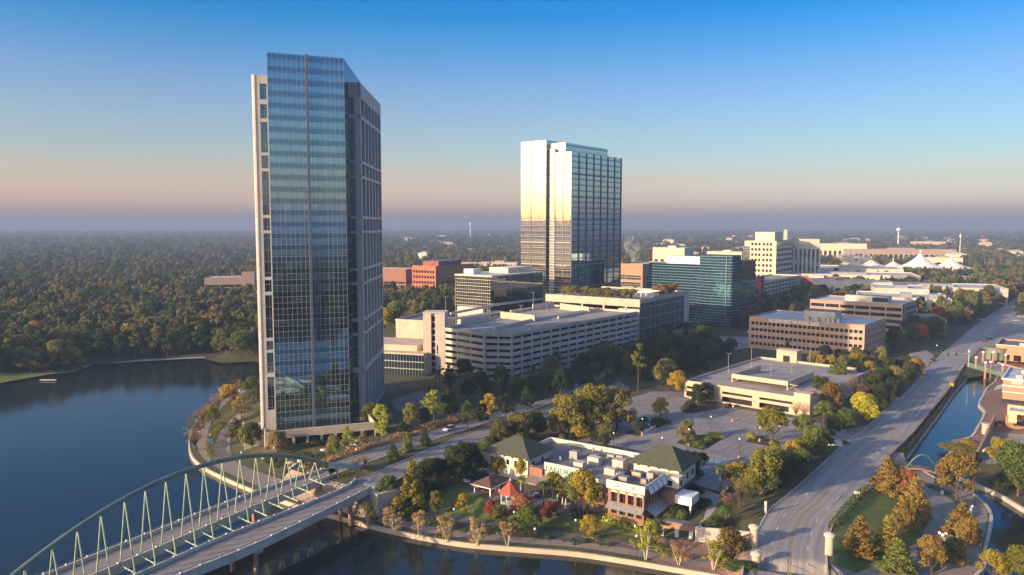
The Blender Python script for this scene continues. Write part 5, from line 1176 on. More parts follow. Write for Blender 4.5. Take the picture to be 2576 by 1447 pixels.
for k in range(2): part('cornice_gable', M['brownstone'], lambda b: b.face([(31.6 + k * 4.2, -7.15, 7.6), (32.4 + k * 4.2, -7.15, 7.6), (32.0 + k * 4.2, -7.15, 8.8)]))
part('striped_awning', M['metal'], lambda b: b.face([(29, -8.6, 2.2), (39.2, -8.6, 2.2), (39.2, -6.9, 3.3), (29, -6.9, 3.3)]).face([(29, -6.9, 3.2), (39.2, -6.9, 3.2), (39.2, -8.6, 2.1), (29, -8.6, 2.1)]))
part('side_awning', M['metal'], lambda b: b.face([(39.1, -6, 3.0), (41.8, -6, 1.6), (41.8, 3.6, 1.6), (39.1, 3.6, 3.0)]).face([(39.1, 3.6, 2.9), (41.8, 3.6, 1.5), (41.8, -6, 1.5), (39.1, -6, 2.9)]))
for k in range(4): part('side_canopy', M['whitepaint'], lambda b: b.face([(39.31, -5.5 + k * 2.8, 8.6), (40.3, -5.5 + k * 2.8, 6.8), (40.3, -3.1 + k * 2.8, 6.8), (39.31, -3.1 + k * 2.8, 8.6)]))
part('brick_block', [M['brick'], M['roofgrey']], lambda b: b.box(34, 43.0, 6.01, 9.59, -1.2, 5.4, 0))
part('white_storey', M['white'], lambda b: b.box(34, 43.0, 6.01, 9.59, 5.41, 8.2, 0))
for x in (36.4, 40.6): o = link('window', winmesh(1.3, 1.4), rs); o.location = (x, 6.004, 5.8)
o = link('window', winmesh(1.3, 1.4), rs); o.location = (43.006, 7.8, 5.8); o.rotation_euler = (0, 0, math.pi / 2)
part('entrance_canopy', M['whitepaint'], lambda b: (b.box(43.01, 47.5, 3.6, 9.0, 2.4, 4.6, 0), b.box(46.9, 47.3, 3.8, 4.2, -1.2, 2.4, 0), b.box(46.9, 47.3, 8.4, 8.8, -1.2, 2.4, 0)))
part('porch_wall', M['brick'], lambda b: b.box(39.3, 43.0, 3.7, 6.0, -1.2, 5.0, 0))
part('low_link', [M['brick'], M['metal']], lambda b: (b.box(17, 28.9, -2.2, .84, -1, 4.2, 0), b.box(18, 28.5, -4, -2.21, 1.9, 2.1, 1)))
for x, y, w, d, h, z in ((7, 15, 2.6, 2, 1.9, 5), (11.5, 19.5, 2, 2, .5, 5), (16.2, 21, 2.2, 1.6, 1, 5), (12.8, 7.6, 3, 2.4, 1.6, 5), (14.4, 13.5, 3.6, 2.2, 1.8, 5), (22.6, 13.2, 3.4, 3, 2.6, 5), (22.4, 8, 3.2, 2, 1.4, 5), (26.4, 6.6, 2.6, 2, 1.2, 5), (19.5, 20, 2, 1.6, 1.4, 5), (24, 21, 1.4, 1.4, 1.8, 5), (31, -1.5, 2.4, 2, 1.4, 7), (32.6, 3.5, 2.6, 2.2, 1.6, 7), (36, 4.2, 1.8, 1.6, 1.8, 7), (35.8, .6, 1.5, 1.5, 1, 7), (27.5, 24, 1.6, 1.4, 1.6, 5)):
    part('rooftop_unit', M['concrete'] if w > 2.9 else M['metal'], lambda b: (b.box(x - w/2, x + w/2, y - d/2, y + d/2, z + .35, z + .35 + h, 0), b.box(x - w/2 - .1, x + w/2 + .1, y - d/2 - .1, y + d/2 + .1, z - .05, z + .3, 0)))
for x, y in ((5, 10), (9, 23), (18, 4.5), (20, 17), (25.5, 17)): part('roof_vent', M['metal'], lambda b: b.lathe([(.3, 5), (.3, 6.2), (.5, 6.3), (.01, 6.6)], x, y, 8))
part('roof_pipe', M['metal'], lambda b: b.tube([(26, 2, 5.5), (29, 12, 5.6)], .12, 0, 5))
# gazebo
gx, gy = U(*Z1(425, 800), 3.4); gz = thing('gazebo', 'white eight sided gazebo with a steep red roof on the lawn', 'gazebo', (gx, gy, 3.2))
oc = lambda r, o=math.pi / 8: [(r * math.cos(o + k * math.pi / 4), r * math.sin(o + k * math.pi / 4)) for k in range(8)]
b = MB(); b.prism(oc(2.9), -.5, .5, 0); b.build('base', M['whitepaint'], gz)
for x, y in oc(2.6): b = MB(); b.cbox(x, y, .22, .22, .5, 3.6, 0); b.build('post', M['whitepaint'], gz)
P = oc(2.6); b = MB()
for k in range(8):
    a_, c_ = P[k], P[(k + 1) % 8]
    if k == 5: continue
    for z in (.9, 1.15, 1.4): b.tube([(*a_, z), (*c_, z)], .05, 0, 4)
b.build('railing', M['whitepaint'], gz); b = MB(); b.prism(oc(2.75), 3.35, 3.7, 0); b.build('eaves', M['whitepaint'], gz)
b = MB(); b.lathe([(3.2, 3.6), (.01, 6.9)], 0, 0, 8); b.build('roof', plain('rust_red_metal_roof', (.36, .085, .045), .5, .08, 1), gz); b = MB(); b.lathe([(.1, 6.7), (.2, 7.0), (.01, 7.6)], 0, 0, 6); b.build('finial', M['whitepaint'], gz)
# open bar pavilion
bx, by = -5.9, 201.7; bp = thing('bar_pavilion', 'open garden bar under a low brown hipped roof behind the gazebo', 'pavilion', (bx, by, 3.4), R(-35))
b = MB(); b.hip(-6.4, .6, -.6, 9.4, 3.1, 4.9, 0, 2.4); b.build('roof', plain('brown_shingle_roof', (.13, .065, .05), .9, .15, 1.2), bp); b = MB(); b.box(-6.5, .7, -.7, 9.5, 2.85, 3.09, 0); b.build('fascia', M['whitepaint'], bp)
for x in (-5.6, -.2):
    for y in (.2, 4.4, 8.6): b = MB(); b.cbox(x, y, .3, .3, -.3, 2.85); b.build('post', M['whitepaint'], bp)
b = MB(); b.box(-4.4, -1.4, 1.6, 7.2, -.2, 1.1, 0); b.build('bar_counter', M['brick'], bp)
# tables, parasols
def proto_table():
    t = thing('patio_table', 'round white patio table on the shaded terrace left of the bar pavilion', 'table', group='white tables on the restaurant terrace')
    b = MB(); b.lathe([(.9, .72), (.9, .78), (.01, .79)], 0, 0, 12); b.build('tabletop', M['whitepaint'], t); b = MB(); b.lathe([(.3, 0), (.06, .05), (.06, .72)], 0, 0, 8); b.build('pedestal', M['metal'], t)
    for k in range(4): a = k * math.pi / 2 + .4; b = MB(); b.cbox(1.25 * math.cos(a), 1.25 * math.sin(a), .42, .42, .35, .45, 0, a); b.cbox(1.45 * math.cos(a), 1.45 * math.sin(a), .06, .42, .45, .95, 0, a); b.build('chair', M['redpanel'], t)
    return t
tp = proto_table(); spots = [Z5(1485, 800), Z5(1330, 850), Z5(1350, 835), Z5(1290, 900), Z5(1305, 912), Z5(1375, 955), Z5(1405, 965), Z5(1550, 975), Z5(1580, 970), Z1(660, 720), Z1(800, 780), Z1(830, 785), Z1(950, 820), Z1(620, 740)]
for i, s in enumerate(spots):
    x, y = G(*s)
    if i == 0: tp.location = (x, y, hz(x, y) + .03)
    else: dup(tp, (x, y, hz(x, y) + .03), i * .7, 'round white patio table on the terrace of the restaurant garden')
tp['label'] = 'round white patio table on the terrace of the restaurant garden'
for i, (s, lab) in enumerate(((Z1(608, 755), 'closed pale green parasol beside the palm on the terrace'), (Z1(860, 800), 'closed pale green parasol at the right end of the terrace'), (Z1(905, 830), 'closed yellow green parasol nearest the big golden tree'), (Z1(935, 840), 'closed pale parasol behind the hedge below the golden tree'))):
    x, y = G(*s); t = thing('parasol', lab, 'parasol', (x, y, hz(x, y))); b = MB(); b.tube([(0, 0, 0), (0, 0, 3.0)], .05, 0, 6); b.build('pole', M['metal'], t); b = MB(); b.lathe([(.28, .9), (.34, 1.1), (.08, 2.9), (.01, 3.0)], 0, 0, 8); b.build('canopy', plain('pale_green_canvas_%d' % i, (.42, .46, .22), .8, .1, 2), t)
# colonnade at the foot of the entrance walk
cx_0, cy_0 = U(*Z6(900, 1000), 2.0); cl = thing('garden_wall', 'low tan garden wall with a slate cap and three short pillars beside the steps', 'wall', (cx_0, cy_0, 1.6), R(-20))
b = MB(); b.box(-10.5, 0, 0, 1.0, -.6, 2.6, 0); b.build('wall', M['tanbrick'], cl); b = MB(); b.box(-10.8, .3, -.3, 1.6, 2.6, 2.9, 0); b.build('cap', M['pathslate'] if 'pathslate' in M else M['roofgrey'], cl)
for x in (-8.8, -5.2, -1.8): b = MB(); b.box(x - .45, x + .45, -3.2, -2.4, -.6, 2.0, 0); b.build('pillar', M['whitepaint'], cl)
st_ = thing('garden_steps', 'short flight of brick steps beside the low tan garden wall', 'steps', (cx_0 + 1.2, cy_0 - .6, 1.2), R(-20)); b = MB()
for k in range(6): b.box(0, 3.2, k * .45, (k + 1) * .45 + .001 * k, -.5, .2 + k * .4, 0)
b.build('step_flight', GM['brickpave'], st_)
# ------------------------------------------------------------ trees
NR = np.random.RandomState(5)
def quads(C, Nrm, S):
    """leaf faces: centres C, facing Nrm, half sizes S -> verts, faces"""
    n = len(C); r = NR.normal(size=(n, 3)); a = np.cross(Nrm, r); a /= np.linalg.norm(a, axis=1)[:, None] + 1e-9; b = np.cross(Nrm, a); b /= np.linalg.norm(b, axis=1)[:, None] + 1e-9
    S = S[:, None]; k = NR.uniform(.6, 1.0, (n, 1)); V = np.stack([C - a * S, C - b * S * k, C + a * S, C + b * S * k], axis=1).reshape(-1, 3)
    return V, np.arange(n * 4).reshape(-1, 4)
def clumps_to_leaves(cl, per, leaf, flat=1.0, open_=0.0):
    Cs, Ns = [], []
    for (x, y, z, r) in cl:
        n = max(8, int(per * 2.6 * r * r)); d = NR.normal(size=(n, 3)); d /= np.linalg.norm(d, axis=1)[:, None]; rad = r * NR.uniform(.62, 1.08, (n, 1))
        p = np.array([x, y, z]) + d * rad * np.array([1, 1, flat]); Cs.append(p); q = d + NR.normal(size=(n, 3)) * .55 + np.array([0, 0, .25]); Ns.append(q / np.linalg.norm(q, axis=1)[:, None])
    C = np.concatenate(Cs); Nn = np.concatenate(Ns); return quads(C, Nn, NR.uniform(.6, 1.25, len(C)) * leaf * 1.04)
def mk(name, V, F, mat):
    me = bpy.data.meshes.new(name); me.vertices.add(len(V)); me.vertices.foreach_set('co', V.ravel()); n = len(F); me.loops.add(n * 4); me.loops.foreach_set('vertex_index', F.ravel().astype(np.int32))
    me.polygons.add(n); me.polygons.foreach_set('loop_start', np.arange(0, n * 4, 4, dtype=np.int32)); me.polygons.foreach_set('loop_total', np.full(n, 4, np.int32)); me.materials.append(mat); me.update(calc_edges=True); me.validate(); return me
L = {
 'dark': [(0.026, 0.043, 0.014), (0.049, 0.072, 0.020), (0.080, 0.096, 0.026)], 'green': [(0.051, 0.080, 0.017), (0.109, 0.138, 0.029), (0.174, 0.174, 0.036)],
 'olive': [(0.087, 0.087, 0.029), (0.160, 0.145, 0.043), (0.232, 0.189, 0.065)], 'gold': [(0.123, 0.131, 0.020), (0.246, 0.196, 0.026), (0.377, 0.246, 0.032)], 'yellow': [(0.203, 0.232, 0.023), (0.406, 0.377, 0.029), (0.609, 0.478, 0.043)],
 'orange': [(.15, .11, .028), (.27, .18, .045), (.36, .25, .06)], 'rust': [(0.203, 0.080, 0.032), (0.348, 0.131, 0.051), (0.435, 0.203, 0.087)], 'red': [(0.174, 0.036, 0.026), (0.319, 0.065, 0.043), (0.377, 0.116, 0.065)],
 'birch': [(0.217, 0.160, 0.058), (0.392, 0.275, 0.102), (0.522, 0.377, 0.145)], 'tan': [(0.203, 0.123, 0.065), (0.334, 0.203, 0.109), (0.435, 0.275, 0.145)], 'bare': [(0.203, 0.123, 0.080), (0.290, 0.174, 0.116), (0.377, 0.246, 0.160)],
 'lime': [(0.131, 0.174, 0.022), (0.275, 0.304, 0.032), (0.435, 0.420, 0.043)], 'wood_': [(0.032, 0.043, 0.014), (0.065, 0.072, 0.020), (0.123, 0.102, 0.029), (0.080, 0.090, 0.026), (0.203, 0.109, 0.036)]}
L['wood'] = [(.025, .040, .014), (.040, .060, .018), (.060, .080, .022), (.085, .10, .028), (.12, .12, .035), (.15, .11, .04)]
L.pop('wood_')
for k_ in ('gold', 'lime', 'green', 'olive', 'wood', 'birch'): L[k_] = [tuple(min(.6, c * 1.3) for c in q) for q in L[k_]]
LM = {k: leafmat(k + '_foliage', v, .25, *((.3, 1.0) if k == 'wood' else (.75, .65))) for k, v in L.items()}
def limbs(H, W, z0, r0, n=6, lean=0.0):
    b = MB(); b.tube([(0, 0, -.3), (lean * .3, 0, z0 * .6), (lean, 0, z0 + (H - z0) * .55)], [r0, r0 * .8, r0 * .3], 0, 7)
    for k in range(n):
        a = 2 * math.pi * k / n + random.uniform(-.4, .4); zz = z0 * random.uniform(.8, 1.2); e = random.uniform(.25, .42) * W; b.tube([(lean * .5, 0, zz), (e * .5 * math.cos(a), e * .5 * math.sin(a), zz + (H - z0) * .22), (e * math.cos(a), e * math.sin(a), zz + (H - z0) * .5)], [r0 * .45, r0 * .3, r0 * .1], 0, 5)
    return b
def shape(kind, v):
    """clumps and trunk of a 10 m tall specimen"""
    random.seed(hash(kind) % 1000 + v * 17 if False else sum(map(ord, kind)) * 7 + v * 17); H = 10.0; cl = []
    if kind == 'round':
        W = 9.0; z0 = 1.3
        for _ in range(36):
            a = random.uniform(0, 6.283); h = random.random() ** .8; rr = W / 2 * math.sin(math.pi * (.20 + .70 * h)) * random.uniform(.35, .88); cl.append((rr * math.cos(a), rr * math.sin(a), z0 + 1 + (H - z0 - 1.6) * h, random.uniform(.95, 1.6)))
        return cl, limbs(H, W, z0, .28), 34, .24, .85
    if kind == 'spread':
        W = 12.0; z0 = 1.5
        for _ in range(46):
            a = random.uniform(0, 6.283); h = random.random(); rr = W / 2 * (1 - .55 * h) * random.uniform(.3, .95); cl.append((rr * math.cos(a), rr * math.sin(a), z0 + .8 + (H - z0 - 2) * h * (1 - .25 * rr / W), random.uniform(1.0, 1.7)))
        return cl, limbs(H, W, z0, .38, 8), 32, .24, .75
    if kind == 'cone':
        W = 5.6; z0 = .7
        for k in range(42):
            h = (k + .5) / 42; rr = W / 2 * (1 - h) ** .8 * random.uniform(.5, 1.0); a = k * 2.4 + random.uniform(-.5, .5); cl.append((rr * math.cos(a), rr * math.sin(a), z0 + (H - z0 - .3) * h, .45 + .75 * (1 - h)))
        return cl, limbs(H, W, z0, .22, 5), 52, .19, .7
    if kind == 'pine':
        W = 5.6; z0 = 2.8
        for k in range(27):
            h = random.random(); rr = W / 2 * math.sin(math.pi * (.22 + .68 * h)) * random.uniform(.35, 1.0); a = random.uniform(0, 6.283); cl.append((rr * math.cos(a), rr * math.sin(a), z0 + (H - z0 - .5) * h, random.uniform(.6, 1.05)))
        cl.append((0, 0, H - .5, .7)); return cl, limbs(H, W, z0, .17, 6), 50, .19, .72
    if kind == 'tallpine':
        W = 4.0; z0 = 4.6
        for k in range(15):
            h = random.random() ** .8; rr = W / 2 * (1.05 - .7 * h) * random.uniform(.2, 1.0); a = random.uniform(0, 6.283); cl.append((rr * math.cos(a), rr * math.sin(a), z0 + (H - z0 - .4) * h, random.uniform(.45, .8)))
        return cl, limbs(H, W, z0, .12, 7), 60, .16, .6
    if kind == 'birch':
        W = 6.6; z0 = 2.7
        for _ in range(30):
            a = random.uniform(0, 6.283); h = random.random(); rr = W / 2 * random.uniform(.2, 1.0) * (1 - .35 * h); cl.append((rr * math.cos(a), rr * math.sin(a), z0 + (H - z0 - .6) * h, random.uniform(.5, .95)))
        b = MB()
        for k in range(3):
            a = k * 2.1 + v; b.tube([(.2 * math.cos(a), .2 * math.sin(a), -.2), (.7 * math.cos(a), .7 * math.sin(a), 2.6), (1.5 * math.cos(a), 1.5 * math.sin(a), 6.0), (2.1 * math.cos(a), 2.1 * math.sin(a), 9.0)], [.12, .10, .06, .02], 0, 6)
            for q in range(3): t = random.uniform(0, 6.28); b.tube([(1.0 * math.cos(a), 1.0 * math.sin(a), 4 + q), (2.2 * math.cos(t), 2.2 * math.sin(t), 6.2 + q)], [.06, .02], 0, 4)
        return cl, b, 34, .19, .9
    if kind == 'bare':
        b = MB()
        for k in range(60):
            a = random.uniform(0, 6.283); e = random.uniform(.1, 1) ** .6 * 4.2; h = 5 + 4.8 * math.cos(e / 4.2 * 1.25) * random.uniform(.7, 1); z = random.uniform(1.4, 3.2)
            b.tube([(0, 0, z), (e * .45 * math.cos(a), e * .45 * math.sin(a), z + (h - z) * .6), (e * math.cos(a + .2), e * math.sin(a + .2), h)], [.07, .045, .015], 0, 3, False)
        b.tube([(0, 0, -.3), (0, 0, 3.4)], [.3, .2], 0, 7)
        for _ in range(26):
            a = random.uniform(0, 6.283); h = random.random(); rr = 4.2 * random.uniform(.4, 1.0) * (1 - .5 * h); cl.append((rr * math.cos(a), rr * math.sin(a), 4.5 + 4.8 * h, random.uniform(.5, .9)))
        return cl, b, 26, .12, .9
    if kind == 'bush':
        for _ in range(12): a = random.uniform(0, 6.283); rr = random.uniform(0, 3.6); cl.append((rr * math.cos(a), rr * math.sin(a), random.uniform(2.0, 6.5) * (1 - rr / 8), random.uniform(2.0, 3.0)))
        return cl, None, 16, .34, .85
NAMES = {'round': ('round_tree', 'tree'), 'spread': ('oak_tree', 'oak tree'), 'cone': ('cypress_tree', 'cypress tree'), 'pine': ('pine_tree', 'pine tree'), 'tallpine': ('pine_tree', 'pine tree'), 'birch': ('birch_tree', 'birch tree'), 'bare': ('bare_tree', 'tree'), 'bush': ('shrub', 'shrub')}
PROTO = {}
def tree_meshes(kind, col, v):
    k = (kind, col, v)
    if k not in PROTO:
        g = (kind, v)
        if g not in PROTO:
            cl, tb, per, leaf, flat = shape(kind, v); PROTO[g] = (clumps_to_leaves(cl, per, leaf, flat), tb.mesh('trunk', M['palebark'] if kind == 'birch' else M['bark']) if tb else None)
        (V, F), tm = PROTO[g]; PROTO[k] = (mk('crown', V, F, LM[col]), tm)
    return PROTO[k]
NV = {'round': 3, 'spread': 2, 'cone': 3, 'pine': 3, 'tallpine': 2, 'birch': 3, 'bare': 2, 'bush': 2}
WD = {'round': 9.0, 'spread': 12.0, 'cone': 5.6, 'pine': 5.6, 'tallpine': 4.0, 'birch': 6.6, 'bare': 8.4, 'bush': 8.0}
tn = 0
def tree(p, H, W, kind, col, label, group=None, z=None):
    global tn
    tn += 1; W *= 1.04; x, y = p; me, tm = tree_meshes(kind, col, tn % NV[kind]); z = hz(x, y) if z is None else z
    nm, cat = NAMES[kind]; sx = W / WD[kind]; sz = H / 10.0
    if kind == 'bush':
        o = link(nm, me, None, (x, y, z - .1)); o.scale = (sx, sx, sz); o.rotation_euler.z = tn * 1.3; return tag(o, label, cat, group)
    t = thing(nm, label, cat, (x, y, z), tn * 1.7, group); t.scale = (sx, sx, sz); link('trunk', tm, t); link('crown', me, t); return t
